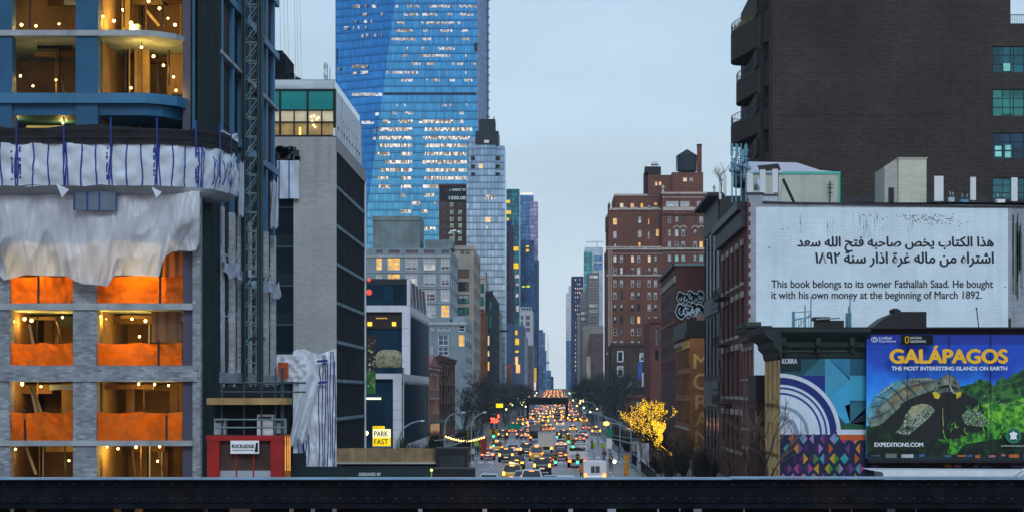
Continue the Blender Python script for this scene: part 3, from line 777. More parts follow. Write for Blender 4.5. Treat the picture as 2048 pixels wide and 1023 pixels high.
# white wrapped shed in front of the grey brick building
Ys = 182.0
t = thing('wrapped_shed', 'scaffold shed wrapped in crumpled white tarpaulin with blue stripes against the grey brick building', 'scaffold', (X(625, Ys), Ys, 0))
tarp2 = mat('crumpled_tarpaulin', (.82, .84, .88), rough=.4, var=.18, scale=1.3, spec=.4, trans=.1)
def shedf(u, v, off=0):
    px = 586 + 87 * u; py = 940 - (940 - 702 + 5 * math.sin(u * 8)) * v
    d = .3 * mnoise.noise(Vector((u * 4, v * 6, 1))) + .12 * mnoise.noise(Vector((u * 17, v * 14, 4))) + .22 * crease_(u * 5 + v * 2, v * 6)
    return P(px, py, Ys + d - off)
b = MB(); b.grid(shedf, 60, 60, tarp2); b.build('tarpaulin', t, smooth=True)
b = MB(); b.grid(lambda u, v: P(553 + 60 * u, 762 - 54 * v, Ys - .7) + Vector((0, .3 * mnoise.noise(Vector((u * 7, v * 7, 2))), 0)), 20, 16, tarp2); b.build('side_tarpaulin', t, smooth=True)
b = MB(); b.grid(lambda u, v: P(600 - 22 * v + u * (36 - 8 * v), 758 + 125 * v + 8 * math.sin(u * 7), Ys - 1.2) + Vector((0, .5 * math.sin(u * 9 + v * 3), 0)), 18, 24, tarp2); b.build('draped_tarpaulin', t, smooth=True)
b = MB(); b.fbox(556, 724, 577, 758, Ys - 1.3, .05, mat('orange_panel', (.55, .10, .03), var=.3, scale=2)); b.build('orange_panel', t)
b = MB()
for u, a, c in ((.60, .0, .72), (.68, .02, .98), (.74, .0, .98), (.80, .0, .9), (.86, .1, .99), (.92, .0, .98), (.97, .0, .9), (.62, .72, .9), (.30, .1, .25), (.36, .05, .3), (.12, .0, .22)):
    b.grid(lambda p, q: shedf(u + (p - .5) * .022 + .012 * math.sin(q * 7 + u * 30), a + (c - a) * q, .07), 1, 20, strap)
b.path([P(600, 838, Ys - .3), P(606, 885, Ys - .4), P(612, 938, Ys - .4)], .12, strap, n=4); b.path([P(630, 765, Ys - .4), P(655, 763, Ys - .4)], .14, strap, n=4); b.path([P(634, 722, Ys - .5), P(655, 720, Ys - .5)], .14, strap, n=4)
b.build('blue_stripes', t)
b = MB(); b.fbox(586, 905, 612, 935, Ys - .8, .05, mat('dark_opening', (.02, .025, .03))); b.build('opening', t)
# curb fence, plywood parapet and black tank of the site
Yf = 163.0
gf = mat('green_plywood', (.010, .028, .030), rough=.5, var=.3, scale=.5)
t = thing('site_fence', 'dark green plywood site fence with white lettering behind the girder', 'fence', (X(760, Yf), Yf, 0))
b = MB(); b.box(X(580, Yf), X(868, Yf), Yf, Yf + .1, 0, Z(934, Yf), gf); b.build('panel', t)
b = MB(); b.box(X(580, Yf), X(868, Yf), Yf - .04, Yf + .14, Z(934, Yf), Z(932, Yf), gf); b.build('cap_rail', t)
text('DESIGNED BY', 1, mat('stencil_white', (.75, .78, .8)), P(718, 950.5, Yf - .02), t, fit=(X(762, Yf) - X(718, Yf), .26), bold=.02)
b = MB(); b.box(X(866, Yf), X(949, Yf), Yf - .2, Yf + 2, 0, Z(938, Yf), black); b.box(X(866, Yf), X(949, Yf), Yf - .25, Yf + 2.05, Z(938, Yf), Z(935.5, Yf), darkgrey)
b.build('barrier_box', label='low black barrier box at the kerb end of the green site fence', cat='barrier')
Yq = 176.0
ply = mat('weathered_plywood', (.28, .19, .10), var=.4, scale=.8, streak=.6)
t = thing('plywood_parapet', 'long weathered plywood parapet of a sidewalk shed above the green fence', 'sidewalk shed', (X(770, Yq), Yq, 0))
k = 674
while k < 870:
    k2 = min(872, k + rnd.uniform(17, 23)); b = MB(); b.box(X(k, Yq), X(k2 - .6, Yq), Yq, Yq + .04, Z(923, Yq), Z(895 + rnd.uniform(-.6, .6), Yq), ply); b.build('plywood_panel', t); k = k2
b = MB(); b.box(X(674, Yq), X(872, Yq), Yq - .3, Yq + 3, Z(926.5, Yq), Z(923, Yq), mat('pale_beam', (.42, .40, .34), var=.2)); b.build('deck_beam', t)
b = MB()
for px in range(680, 872, 32): b.box(X(px, Yq), X(px + 3, Yq), Yq, Yq + .15, 0, Z(926.5, Yq), darkgrey)
b.box(X(674, Yq), X(872, Yq), Yq + 2.6, Yq + 2.7, 0, Z(927, Yq), gf)
b.build('post', t)
b = MB(); b.box(X(873, Yq), X(936, Yq), Yq - 1, Yq + 2.5, 0, Z(895, Yq), black); b.box(X(871, Yq), X(938, Yq), Yq - 1.05, Yq + 2.55, Z(897, Yq), Z(894, Yq), darkgrey); b.box(X(880, Yq), X(930, Yq), Yq - 1.06, Yq - 1, .4, 3, darkgrey)
b.build('site_container', label='tall black site container at the end of the plywood parapet', cat='container')
b = MB(); b.tube((X(863, 160), 160, 0), (X(863, 160), 160, Z(943, 160)), .05, mat('lime_post', (.35, .60, .05), rough=.5)); b.ball(P(863, 939, 160), .12, emit('lime_lamp', (.75, 1, .25), 1.6))
b.build('marker_post', label='thin lime green marker post with a lit tip in front of the green fence', cat='post')
# ------------------------------------------------------------------ grey brick building
XW = -21.0
gbrick = mat('pale_grey_brick', (.37, .365, .35), brick=(.45, .13, .10), var=.14, scale=.25, streak=.3)
YA, YB = 191.8, 222.0
ZR = Z(272, YA)
GB = thing('grey_brick_building', 'plain pale grey brick building with dark glass side and lit glass penthouse', 'building', (-30, YA, 0))
b = MB(); xs = X(587, YA)
b.wall('y', YA, -50, XW, 0, ZR, [(-50, xs, 0, Z(296, YA))], gbrick, .6)
b.box(XW - .6, XW - .01, YA + .01, YB, Z(300, YA), ZR - .02, gbrick)
b.face([(-50, YA, ZR), (XW, YA, ZR), (XW, YB, ZR), (-50, YB, ZR)], concrete)
b.face([(-50, YB, 0), (-50, YB, ZR), (XW, YB, ZR), (XW, YB, 0)], gbrick)
b.build('wall', GB)
gridglass = curtain('site_dark_curtain', (.012, .02, .028), 2.2, 3.75, (.10, .15, .17), lw=.02, lh=.03, metal=.2, rough=.12, var=.4)
b = MB(); b.face([(-50, YA + .5, 0), (xs, YA + .5, 0), (xs, YA + .5, Z(296, YA)), (-50, YA + .5, Z(296, YA))], gridglass); b.build('window_strip', GB)
sideg = mat('black_side_cladding', (.007, .009, .014), rough=.85, var=.35, scale=.4, spec=.08)
b = MB(); b.face([(XW - .12, YA + .3, 0), (XW - .12, YB - .3, 0), (XW - .12, YB - .3, Z(300, YA)), (XW - .12, YA + .3, Z(300, YA))], sideg)
y = YA + 1.2
while y < YB - 1: b.box(XW - .12, XW - .06, y, y + .07, 0, Z(302, YA), frame_dark); y += 1.45
b.build('side_cladding', GB)
for z in (28.2, 24.45, 20.75, 17.0, 13.25, 9.5, 5.8):
    b = MB(); y = YA + .6
    while y < YB - .8: b.box(XW - .1, XW - .02, y, y + .42, z + .04, z + .34, mat('slot_reflection', (.16, .24, .29), var=.4)); b.box(XW - .1, XW - .03, y, y + .6, z - .08, z - .03, mat('vent_sill', (.05, .07, .09))); y += .95  # slots are reflecting glass; the sky's reflection is put into their colour
    b.build('vent_row', GB)
b = MB(); b.box(XW - .3, XW + .05, YB - .35, YB + .05, 0, Z(298, YA), white_metal); b.box(XW - .16, XW + .03, YA + .02, YA + .24, 0, Z(300, YA), concrete); b.build('corner_trim', GB)
# penthouse
zp0, zp1 = ZR, Z(180, YA)
YP = 217.0
b = MB(); b.face([(XW - .02, YA, zp0), (XW - .02, YP, zp0), (XW - .02, YP, zp1), (XW - .02, YA, zp1)], white_metal)
y = YA + 1.3
while y < YP: b.box(XW - .02, XW + .03, y, y + .06, zp0, zp1, mat('panel_joint', (.40, .44, .48))); y += 1.6
for k in range(9): b.box(XW - .02, XW + .03, YA + 2 + k * 2.6, YA + 2.5 + k * 2.6, zp0 + .9, zp0 + 1.15, darkgrey); b.box(XW - .02, XW + .03, YA + 1.4 + k * 2.6, YA + 1.6 + k * 2.6, zp0 + 2.2, zp0 + 2.3, darkgrey)
b.face([(-50, YA, zp1), (XW, YA, zp1), (XW, YP, zp1), (-50, YP, zp1)], concrete)
b.face([(XW, YP, zp0), (-50, YP, zp0), (-50, YP, zp1), (XW, YP, zp1)], concrete)
b.box(-50, XW - .02, YA + 5.5, YA + 5.7, zp0, zp1, mat('penthouse_room', (.30, .24, .15), var=.25))
b.build('penthouse', GB)
teal_pane = glass('teal_spandrel', (.03, .32, .30), metal=.3, rough=.12, var=.25, cell=(2.6, 30))
b = MB(); b.face([(-50, YA + .12, Z(221, YA)), (XW - .3, YA + .12, Z(221, YA)), (XW - .3, YA + .12, zp1), (-50, YA + .12, zp1)], teal_pane); b.build('teal_spandrel', GB)
room = emit('penthouse_glow', (.62, .42, .16), .30, var=.55)
b = MB(); b.face([(-50, YA + .16, Z(244, YA)), (XW - .3, YA + .16, Z(244, YA)), (XW - .3, YA + .16, Z(221, YA)), (-50, YA + .16, Z(221, YA))], emit('penthouse_ceiling_glow', (.80, .72, .48), .42, var=.3)); b.build('lit_clerestory', GB)
b = MB(); b.face([(-50, YA + .16, zp0), (XW - .3, YA + .16, zp0), (XW - .3, YA + .16, Z(244, YA)), (-50, YA + .16, Z(244, YA))], room)
for px, py in ((622, 242), (628, 240), (634, 246), (624, 250), (632, 252), (637, 243), (627, 258), (630, 262)): b.ball(P(px, py - 8, YA + .1), .06, bulb_mat, n=6)
b.fbox(598, 255, 602, 270, YA + .12, .03, emit('floor_lamp_glow', (1, .62, .1), 2.2)); b.build('lit_room_glass', GB)
b = MB()
for px in (558, 613, 668): b.fbox(px, 178, px + 4, 272, YA - .03, .2, black)
for px in (587, 642): b.fbox(px, 222, px + 2.4, 272, YA - .02, .2, black)
for py in (178, 219, 243, 270): b.box(-50, XW, YA - .05, YA + .2, Z(py + 3, YA), Z(py, YA), black)
b.fbox(666, 256, 671, 272, YA - .12, .05, white_metal)
b.build('mullion', GB)
bal = glass('balustrade_glass', (.42, .55, .62), metal=.6, rough=.1, var=.1)
b = MB(); b.box(-50, XW - .2, YA + .4, YA + .44, zp1, Z(159, YA), bal); b.box(XW - .24, XW - .2, YA + .4, YP, zp1, Z(159, YA), bal); b.box(-50, XW - .15, YA + .36, YA + .48, Z(159, YA), Z(158, YA), steel); b.build('balustrade', GB)
leafd = mat('dark_evergreen', (.016, .026, .024), rough=.9, var=.5, scale=2)
def shrub(px0, px1, py, top, Y, label, n=260):
    b = MB()
    for k in range(n):
        u = rnd.random(); hgt = top * (.35 + .65 * math.sin(math.pi * u) ** .5) * (.6 + .4 * rnd.random())
        c = P(px0 + (px1 - px0) * u, py, Y) + Vector((0, rnd.uniform(-.7, .7), rnd.random() * hgt)); s = rnd.uniform(.16, .34)
        a, d = Vector((rnd.uniform(-1, 1), rnd.uniform(-1, 1), rnd.uniform(-1, 1))) * s, Vector((rnd.uniform(-1, 1), rnd.uniform(-1, 1), rnd.uniform(-1, 1))) * s
        b.face([c, c + a, c + a + d, c + d], leafd)
    return b.build('roof_shrub', label=label, cat='shrub')
shrub(561, 600, 180, 1.9, YA + 1.5, 'bushy dark evergreen on the penthouse roof beside the black stair tower')
shrub(590, 634, 181, .9, YA + 1.6, 'low dark hedge along the middle of the penthouse roof terrace', 200)
shrub(640, 664, 181, .7, YA + 1.6, 'small dark clump below the roof antennas of the penthouse', 90)
t = thing('antenna_mast', 'pair of thin rooftop antenna masts above the lit glass penthouse', 'antenna', P(652, 178, 205))
b = MB()
for px, py in ((650, 124), (655, 128), (660, 135)): b.tube(P(px, 178, 205), P(px, py, 205), .05, steel, n=5)
b.build('mast', t); b = MB()
for px, py in ((648, 130), (651, 126), (654, 133), (648, 146), (652, 150)): b.fbox(px - 1, py, px + 1.6, py + 9, 204.9, .12, steel)
b.build('antenna_panel', t)
b = MB(); b.box(X(545, 214), X(571, 214), 214, 221, zp1, Z(108, 214), sideg); b.prism([(214, Z(108, 214)), (221, Z(108, 214)), (214, Z(101, 214))], 'x', X(545, 214), X(565, 214), sideg)
b.build('stair_tower', label='black stair tower standing on the roof behind the glass penthouse', cat='stair tower')
b = MB(); b.grid(lambda u, v: P(554 + 44 * u, 397 - 76 * v, YA - .5) + Vector((0, .12 * math.sin(u * 7 + v * 4), 0)), 14, 10, tarp)
for px in (557, 577): b.fbox(px, 321, px + 2.2, 397, YA - .72, .04, strap)
b.build('striped_tarpaulin', smooth=False, label='white tarpaulin with two blue stripes hung on the grey brick building', cat='tarpaulin')
b = MB()
for k in range(26): b.box(*(lambda a: (a, a + .5))(X(rnd.uniform(552, 590), YA)), YA - .2, YA + .3, *(lambda c: (c, c + .4))(Z(rnd.uniform(300, 322), YA)), darkgrey)
b.build('debris_heap', label='dark heap of building gear above the striped tarpaulin', cat='gear')

cab = thing('crane_cable', 'faint bundle of thin crane cables hanging against the sky left of the big tower', 'cable', P(585, 170, 230))
for px in (563, 571, 578, 592, 597, 603): b = MB(); b.tube(P(px, 168, 230), P(px - 4, -30, 230), .022, steel, n=3, cap=False); b.build('strand', cab)
# ------------------------------------------------------------------ white framed glass building
wf = mat('white_precast', (.62, .61, .66), rough=.6, var=.1, scale=.3, streak=.25)
rib = mat('navy_ribbed_cladding', (.010, .030, .050), rough=.35, var=.3, scale=.5, spec=.5)
WG = thing('white_framed_building', 'low white framed glass building with ribbed navy side and leaning white fins', 'building', (-28, 273.6, 0))
Y1, Y2, Y3 = 289.7, 333.0, 273.6
z5, z4, z3, z2 = Z(558, Y1), Z(610, Y1), Z(623, Y1), Z(746, Y3)
b = MB(); b.box(-46, XW - .3, Y1 + .3, Y2, z4, z5, navy_glass)
for px in (745, 762, 778, 794): b.fbox(px, 560, px + .9, 609, Y1 + .2, .12, frame_dark)
b.fbox(732, 557, 818, 569, Y1 + .18, .1, frame_dark); b.build('top_floor', WG)
b = MB(); b.box(-46, XW, Y1, Y2, z3, z4, wf); b.box(X(804, Y1), XW, Y1, Y1 + 1, 11, z3, wf)
b.box(-46, XW, Y3, Y2, Z(757, Y3), z2, wf); b.box(X(786, Y3), X(803, Y3), Y3, Y3 + 1, 0, Z(757, Y3), wf)
for py in (655, 690, 722): b.fbox(804, py, 820, py + .9, Y1 - .005, .01, mat('precast_joint', (.3, .3, .33)))
for py in (800, 818, 838, 858): b.fbox(786, py, 803, py + .9, Y3 - .005, .01, mat('precast_joint', (.3, .3, .33)))
b.build('frame', WG)
for k in range(5):
    y = Y1 + 1.2 + k * 7.6
    b = MB(); b.prism([(y, z5 - .1), (y + 1.6, z5 - .1), (y + 6.2, z4 + .05), (y + 4.6, z4 + .05)], 'x', XW - .5, XW + .02, wf); b.build('fin', WG)
b = MB(); b.box(XW - .45, XW, Y1 - .1, Y1 + 1.6, z4, z5, wf); b.build('fin', WG)
b = MB()
for z0, z1, ya in ((z2, z3, Y1 + 1), (.8, Z(757, Y3), Y3 + 1)):
    y = ya
    while y < Y2 - .3: b.prism([(XW - .35, y), (XW - .02, y + .55), (XW - .35, y + 1.1)], 'z', z0, z1 - .2, rib); y += 1.1
    b.box(XW - .8, XW - .36, ya, Y2, z0, z1, rib)
b.box(-46, XW - .4, Y2 - .1, Y2, 0, z3, rib)
b.build('ribbed_side', WG)
b = MB()
for z0 in (z3, Z(757, Y3)):
    y = Y1 + .5 if z0 == z3 else Y3 + 2
    while y < Y2 - 1: b.prism([(y, z0 - .02), (y + 2.2, z0 - .02), (y + 1.1, z0 - .75)], 'x', XW - .3, XW + .01, wf); y += 2.3
y = 279.0
while y < Y2 - 1: b.prism([(y, .0), (y + 3.2, .0), (y + 3.2, 1.0), (y + 1.4, 1.3), (y, .9)], 'x', XW - .3, XW + .03, wf); y += 3.3
b.box(XW - .1, XW + .06, Y3 + 3.4, Y3 + 3.7, 0, Z(757, Y3), white_metal)
b.build('serrated_trim', WG)
b = MB(); b.face([(-46, Y1 + .8, 11), (XW - 1, Y1 + .8, 11), (XW - 1, Y1 + .8, z3), (-46, Y1 + .8, z3)], navy_glass)
b.fbox(732, 624, 803, 656, Y1 + .5, .2, mat('bronze_soffit', (.030, .024, .022)))
for px in (744, 756, 768, 780, 792): b.fbox(px, 668, px + .8, 745, Y1 + .7, .08, frame_dark)
b.build('front_glass', WG)
b = MB(); b.face([(-46, Y3 + .7, 0), (X(786, Y3), Y3 + .7, 0), (X(786, Y3), Y3 + .7, 11), (-46, Y3 + .7, 11)], navy_glass)
for px in (752, 763, 774): b.fbox(px, 757, px + .8, 892, Y3 + .6, .08, frame_dark)
for py in (775, 806, 836): b.fbox(732, py, 786, py + .8, Y3 + .6, .08, frame_dark)
b.build('lower_glass', WG)
for px0, py0, px1, py1, m in ((735, 643, 744, 651, emit('amber_lamp', (1, .55, .05), 1.6)), (784, 643, 792, 651, emit('amber_lamp', (1, .55, .05), 1.6))):
    b = MB(); b.fbox(px0, py0, px1, py1, Y1 + .4, .1, m); b.build('ceiling_lamp', WG)
b = MB()
for k in range(8): b.fbox(752 + k * 2.9, 634 + (k % 2), 754 + k * 2.9, 636 + (k % 2), Y1 + .4, .1, emit('amber_small', (1, .5, .05), .9))
b.build('lamp_string', WG)
b = MB(); b.fbox(732, 794, 762, 798, Y3 + .3, .15, emit('strip_lamp', (.85, 1, .6), 1.6)); b.build('strip_lamp', WG)
b = MB(); b.ball(P(738, 559, Y1 + .1), .3, emit('red_lamp', (1, .10, .06), .8)); b.ball(P(738, 584, Y1 + .1), .45, emit('red_lamp', (1, .10, .06), .8)); b.build('red_lamp', WG)
# planter with dry ornamental grass on the terrace, painted board, PARK FAST sign
t = thing('grass_planter', 'rounded mass of shaggy straw coloured grass in a dark planter on the white terrace', 'planter', P(778, 746, 276))
b = MB(); b.fbox(750, 734, 806, 746, 275.5, 3, navy_glass); b.build('trough', t)
straw = mat('dry_straw', (.34, .31, .20), rough=.9, var=.5, scale=2.5, local=False)
b = MB(); c0 = P(778, 717, 277)
for k in range(1500):
    a = Vector((rnd.gauss(0, 1), rnd.gauss(0, 1), rnd.gauss(0, 1))).normalized()
    p = c0 + Vector((math.copysign(abs(a.x) ** .6, a.x) * 1.75, a.y * 1.0, math.copysign(abs(a.z) ** .7, a.z) * 1.28)); q = p + Vector((a.x * .12 + rnd.uniform(-.1, .1), a.y * .1 - .05, -.35 + rnd.uniform(-.12, .12)))
    s = Vector((.07, rnd.uniform(-.03, .03), .03)); b.face([p - s, p + s, q], straw)
b.lathe([(.1, -1.2), (.85, -1.0), (.98, 0), (.8, .9), (.1, 1.1)], c0, straw, 12); b.v = [(c0.x + (x - c0.x) * (1.6 if k >= 4500 else 1), y, z) for k, (x, y, z) in enumerate(b.v)]
b.build('grass', t)
t = thing('painted_board', 'narrow painted board, dark with white blossoms above and green below, beside the black side wall', 'mural', P(742, 785, 262))
b = MB(); b.fbox(733, 668, 751, 740, 262, .3, mat('board_dark', (.035, .03, .025), var=.5, scale=2)); b.fbox(733, 740, 751, 786, 262, .3, mat('board_green', (.03, .16, .03), var=.6, scale=1)); b.build('board', t)
b = MB()
for k in range(26): px, py = rnd.uniform(734, 749), rnd.uniform(670, 770); b.fbox(px, py, px + rnd.uniform(1.2, 5), py + rnd.uniform(1.5, 8), 261.95, .02, rnd.choice((mat('petal_white', (.62, .64, .62)), mat('petal_green', (.22, .4, .10)), mat('petal_pink', (.42, .15, .15)))))
b.build('painted_flowers', t, kind='stuff')
t = thing('parking_sign', 'lit yellow and white parking sign reading PARK FAST above the plywood parapet', 'sign', P(763, 892, 236))
YK = 236.0
b = MB(); b.fbox(745.5, 857, 781, 874, YK, .35, emit('sign_cream', (1, .93, .55), 1.05)); b.fbox(745.5, 874, 781, 890.5, YK, .35, emit('sign_yellow', (1, .70, .004), 1.0))
b.build('face', t)
b = MB(); b.fbox(745.5, 851, 769, 857, YK + .02, .3, emit('sign_yellow', (1, .70, .004), 1.0)); b.build('top_face', t)
b = MB(); b.fbox(744, 890.5, 782.5, 893, YK + .02, .4, steel); b.tube(P(750, 892, YK + .2), (X(750, YK), YK + .2, 0), .1, steel); b.tube(P(776, 892, YK + .2), (X(776, YK), YK + .2, 0), .1, steel); b.build('stand', t)
text('PARK', 1, ink, P(748.5, 871.5, YK - .01), t, fit=(X(776, YK) - X(748.5, YK), .62), bold=.02)
text('FAST', 1, ink, P(748.5, 887.5, YK - .01), t, fit=(X(776, YK) - X(748.5, YK), .62), bold=.02)
text('Edison', 1, mat('sign_brown', (.25, .14, .0)), P(747.5, 856, YK - .01), t, fit=(X(766, YK) - X(747.5, YK), .25))
t = thing('flood_lamp', 'glaring yellow flood lamp left of the lit parking sign', 'lamp', P(732, 892, 234))
b = MB(); b.ball(P(732, 865, 234), .26, emit('flood_glow', (1, .72, .16), 14)); b.build('lamp', t); b = MB(); b.tube(P(732, 868, 234.1), (X(732, 234), 234.1, 0), .06, steel); b.build('pole', t)

# ------------------------------------------------------------------ brownstones, grey apartments and the row behind
brown = mat('brownstone', (.11, .045, .032), brick=(.5, .2, .2), var=.35, scale=.4, streak=.4)
pinkb = mat('faded_pink_brick', (.30, .13, .11), brick=(.5, .2, .15), var=.25, scale=.4, streak=.35)
buff = mat('buff_stucco', (.38, .32, .27), var=.3, scale=.5, streak=.6)
def rowhouse(label, ya, yb, ztop, m, trim, x=XW, side=1, floors=4, bays=3, wst=None, depth=16, cornice=True, name='row_house', base=0):
    """a house whose street front stands at x and faces the avenue; its gable wall faces the camera"""
    xo = x - side * depth; t = thing(name, label, 'house', ((x + xo) / 2, ya, 0))
    hs, sp = [], []
    fh = (ztop - base - .8) / floors; bw = (yb - ya) / bays
    for f in range(floors):
        for k in range(bays):
            u = ya + bw * (k + .5); v = base + fh * (f + .52); w, h = bw * .42, fh * .56
            hs.append((u - w / 2, u + w / 2, v - h / 2, v + h / 2)); g_ = dk_glass if rnd.random() < .8 else lit_warm
            sp.append(('x', x, side, u, v, w, h, (1, 2, .07, 0, trim, g_)))
    b = MB(); b.wall('x', x, ya, yb, 0, ztop, hs, m, .25, side=side)
    shell(b, min(x, xo), max(x, xo), ya, yb, 0, ztop, m, skip='r' if side > 0 else 'l'); b.build('wall', t)
    b = MB()
    for (a, c, e, g_) in hs: b.box(x, x + side * .14, a - .15, c + .15, g_ + .02, g_ + .3, trim); b.box(x, x + side * .18, a - .15, c + .15, e - .2, e - .02, trim)
    b.build('window_trim', t)
    if cornice:
        b = MB(); b.box(x - side * .3, x + side * .45, ya, yb, ztop - .1, ztop + .3, m); b.box(x, x + side * .25, ya, yb, ztop - .7, ztop - .1, m); b.build('cornice', t)
    windows(t, sp); return t
t = rowhouse('faded pink gabled brick house next to the ribbed navy side wall', 334, 362, Z(730, 334) , pinkb, buff, floors=3, bays=4)
b = MB(); b.prism([(334, Z(735, 334)), (362, Z(735, 334)), (348, Z(708, 340))], 'x', XW - 10, XW - .02, pinkb); b.box(XW - .1, XW + .3, 333.8, 362, Z(738, 334), Z(735, 334), buff); b.build('gable', t)
t = rowhouse('dark red brownstone with heavy cornice left of the grey apartment block', 362.2, 420, Z(712, 362), brown, mat('brownstone_trim', (.16, .09, .07)), floors=4, bays=6)
b = MB(); b.tube((XW - 3, 364, Z(712, 362)), (XW - 3, 364, Z(700, 362)), .8, brown, n=8); b.build('chimney', t)
b = MB()                                                # fire escapes
for z in (5.5, 8.6, 11.6):
    b.box(XW + .1, XW + 1.1, 372, 380, z, z + .08, black); b.box(XW + 1.05, XW + 1.1, 372, 380, z + .9, z + .98, black)
    for k in range(9): b.box(XW + 1.05, XW + 1.09, 372 + k, 372.05 + k, z, z + .95, black)
    b.tube((XW + .6, 373, z), (XW + .6, 379, z + 3), .05, black, n=4)
b.build('fire_escape', t)
b = MB(); b.box(XW, XW + 2.2, 335, 361, 3.4, 3.7, mat('shop_awning', (.05, .10, .09))); b.box(XW + .1, XW + .2, 336, 360, .2, 3.3, emit('shop_window_glow', (1, .6, .25), .25, var=.7)); b.build('small_shop', label='small shop front with a dark awning under the pink gabled house', cat='shop')

grey_ap = mat('grey_green_panel', (.20, .255, .28), rough=.6, var=.18, scale=.3, streak=.3)
grey_dk = mat('grey_panel_dark', (.10, .13, .155), rough=.6, var=.2)
GA = thing('grey_apartment_block', 'grey apartment block with white framed windows and stepped top, left of the beige building', 'apartment building', (-45, 469, 0))
YW, YU = 469.0, 475.0
zw, zu = Z(644, YW), Z(496, YU)
hs, sp = [], []
for r, (pa, pb) in enumerate(((515, 540), (547, 571), (578, 602), (609, 634))):
    for c, (qa, qb) in enumerate(((752, 764), (775, 800), (811, 835), (847, 871), (882, 899))):
        x0, x1, z0, z1 = X(qa, YU), X(qb, YU), Z(pb, YU), Z(pa, YU); hs.append((x0, x1, z0, z1))
        lit = (r, c) in ((0, 0), (0, 1), (3, 4), (1, 1))
        sp.append(('y', YU, -1, (x0 + x1) / 2, (z0 + z1) / 2, x1 - x0, z1 - z0, (2 if qb - qa > 15 else 1, 3, .16, 0 if lit else (.62, .35, .75, .5)[(r * 3 + c) % 4], frame_white, lit_warm if lit else dk_glass if (r + c) % 3 else sky_glass)))
for pa, pb in ((753, 765), (777, 799), (812, 836), (848, 870), (883, 898)):
    x0, x1, z0, z1 = X(pa, YU), X(pb, YU), Z(506, YU), Z(499.5, YU); hs.append((x0, x1, z0, z1)); sp.append(('y', YU, -1, (x0 + x1) / 2, (z0 + z1) / 2, x1 - x0, z1 - z0, (1, 1, .1, 0, frame_dark, dk_glass)))
b = MB(); xu = X(900, YU); b.wall('y', YU, -60, xu, 0, zu, hs, grey_ap, .3)
ss, s2 = [], []
for r, (pa, pb) in enumerate(((515, 540), (547, 571), (578, 602), (609, 634))):
    for k in range(4):
        y = 479 + k * 9.2; z0, z1 = Z(pb, YU), Z(pa, YU); ss.append((y, y + 5.6, z0, z1)); s2.append(('x', xu, 1, y + 2.8, (z0 + z1) / 2, 5.6, z1 - z0, (2, 2, .16, .4, frame_white, sky_glass)))
b.wall('x', xu, YU, 514, 0, zu, ss, grey_ap, .3, side=1); shell(b, -60, xu, YU, 514, 0, zu, grey_ap, 'fr')
b.box(-60, xu + .2, YU - .25, YU - .01, Z(514, YU), Z(511.5, YU), concrete)
for py in (544, 576, 606): b.box(-60, xu + .1, YU - .15, YU - .01, Z(py + .8, YU), Z(py - .6, YU), mat('floor_line', (.30, .36, .40)))
b.build('upper_wall', GA)
h2 = [];
for qa, qb, pa, pb, g_ in ((862, 866, 690, 706, sky_glass), (876, 897, 668, 690, sky_glass), (876, 897, 692, 710, sky_glass), (917, 930, 650, 662, dk_glass), (917, 929, 668, 692, lit_warm), (862, 868, 654, 660, dk_glass), (876, 900, 654, 661, navy_glass)):
    x0, x1, z0, z1 = X(qa, YW), X(qb, YW), Z(pb, YW), Z(pa, YW); h2.append((x0, x1, z0, z1)); sp.append(('y', YW, -1, (x0 + x1) / 2, (z0 + z1) / 2, x1 - x0, z1 - z0, (2 if qb - qa > 15 else 1, 2, .16, 0, frame_white, g_)))
xw = X(931, YW); s3 = []
for r in range(6):
    for k in range(3): y = 472 + k * 11.5; z0 = 2.5 + r * 3.7; s3.append((y, y + 8, z0, z0 + 2.6)); s2.append(('x', xw, 1, y + 4, z0 + 1.3, 8, 2.6, (3, 2, .16, .3, frame_white, sky_glass)))
b = MB(); b.wall('y', YW, -60, xw, 0, zw, h2, grey_ap, .3); b.wall('x', xw, YW, 506, 0, zw, s3, grey_ap, .3, side=1); shell(b, -60, xw, YW, 506, 0, zw, grey_ap, 'fr'); b.box(-60, xw + .3, YW - .3, YW - .01, zw - .6, zw + .1, concrete)
b.box(X(905, YW), xw - .1, YW + 1, 505, zw, Z(632, YW), mat('terrace_rail', (.28, .36, .40)))
b.build('lower_wall', GA); windows(GA, sp + s2)
b = MB(); b.fbox(745, 440, 840, 497, 481, 14, mat('bulkhead_concrete', (.16, .21, .21), var=.3, scale=.3, streak=.5)); b.fbox(744, 432, 840, 441, 480.8, 14.4, mat('bulkhead_concrete', (.16, .21, .21))); b.fbox(850, 479, 905, 497, 482, 12, mat('bulkhead_concrete', (.16, .21, .21))); b.build('roof_bulkhead', GA)
b = MB(); b.fbox(730, 510, 748, 700, 520, 20, grey_dk); b.fbox(733, 522, 742, 545, 519.9, .2, lit_warm); b.fbox(733, 552, 745, 560, 519.9, .2, sky_glass); b.build('grey_building', label='narrow strip of dark grey building with one amber window beside the black side wall', cat='building')

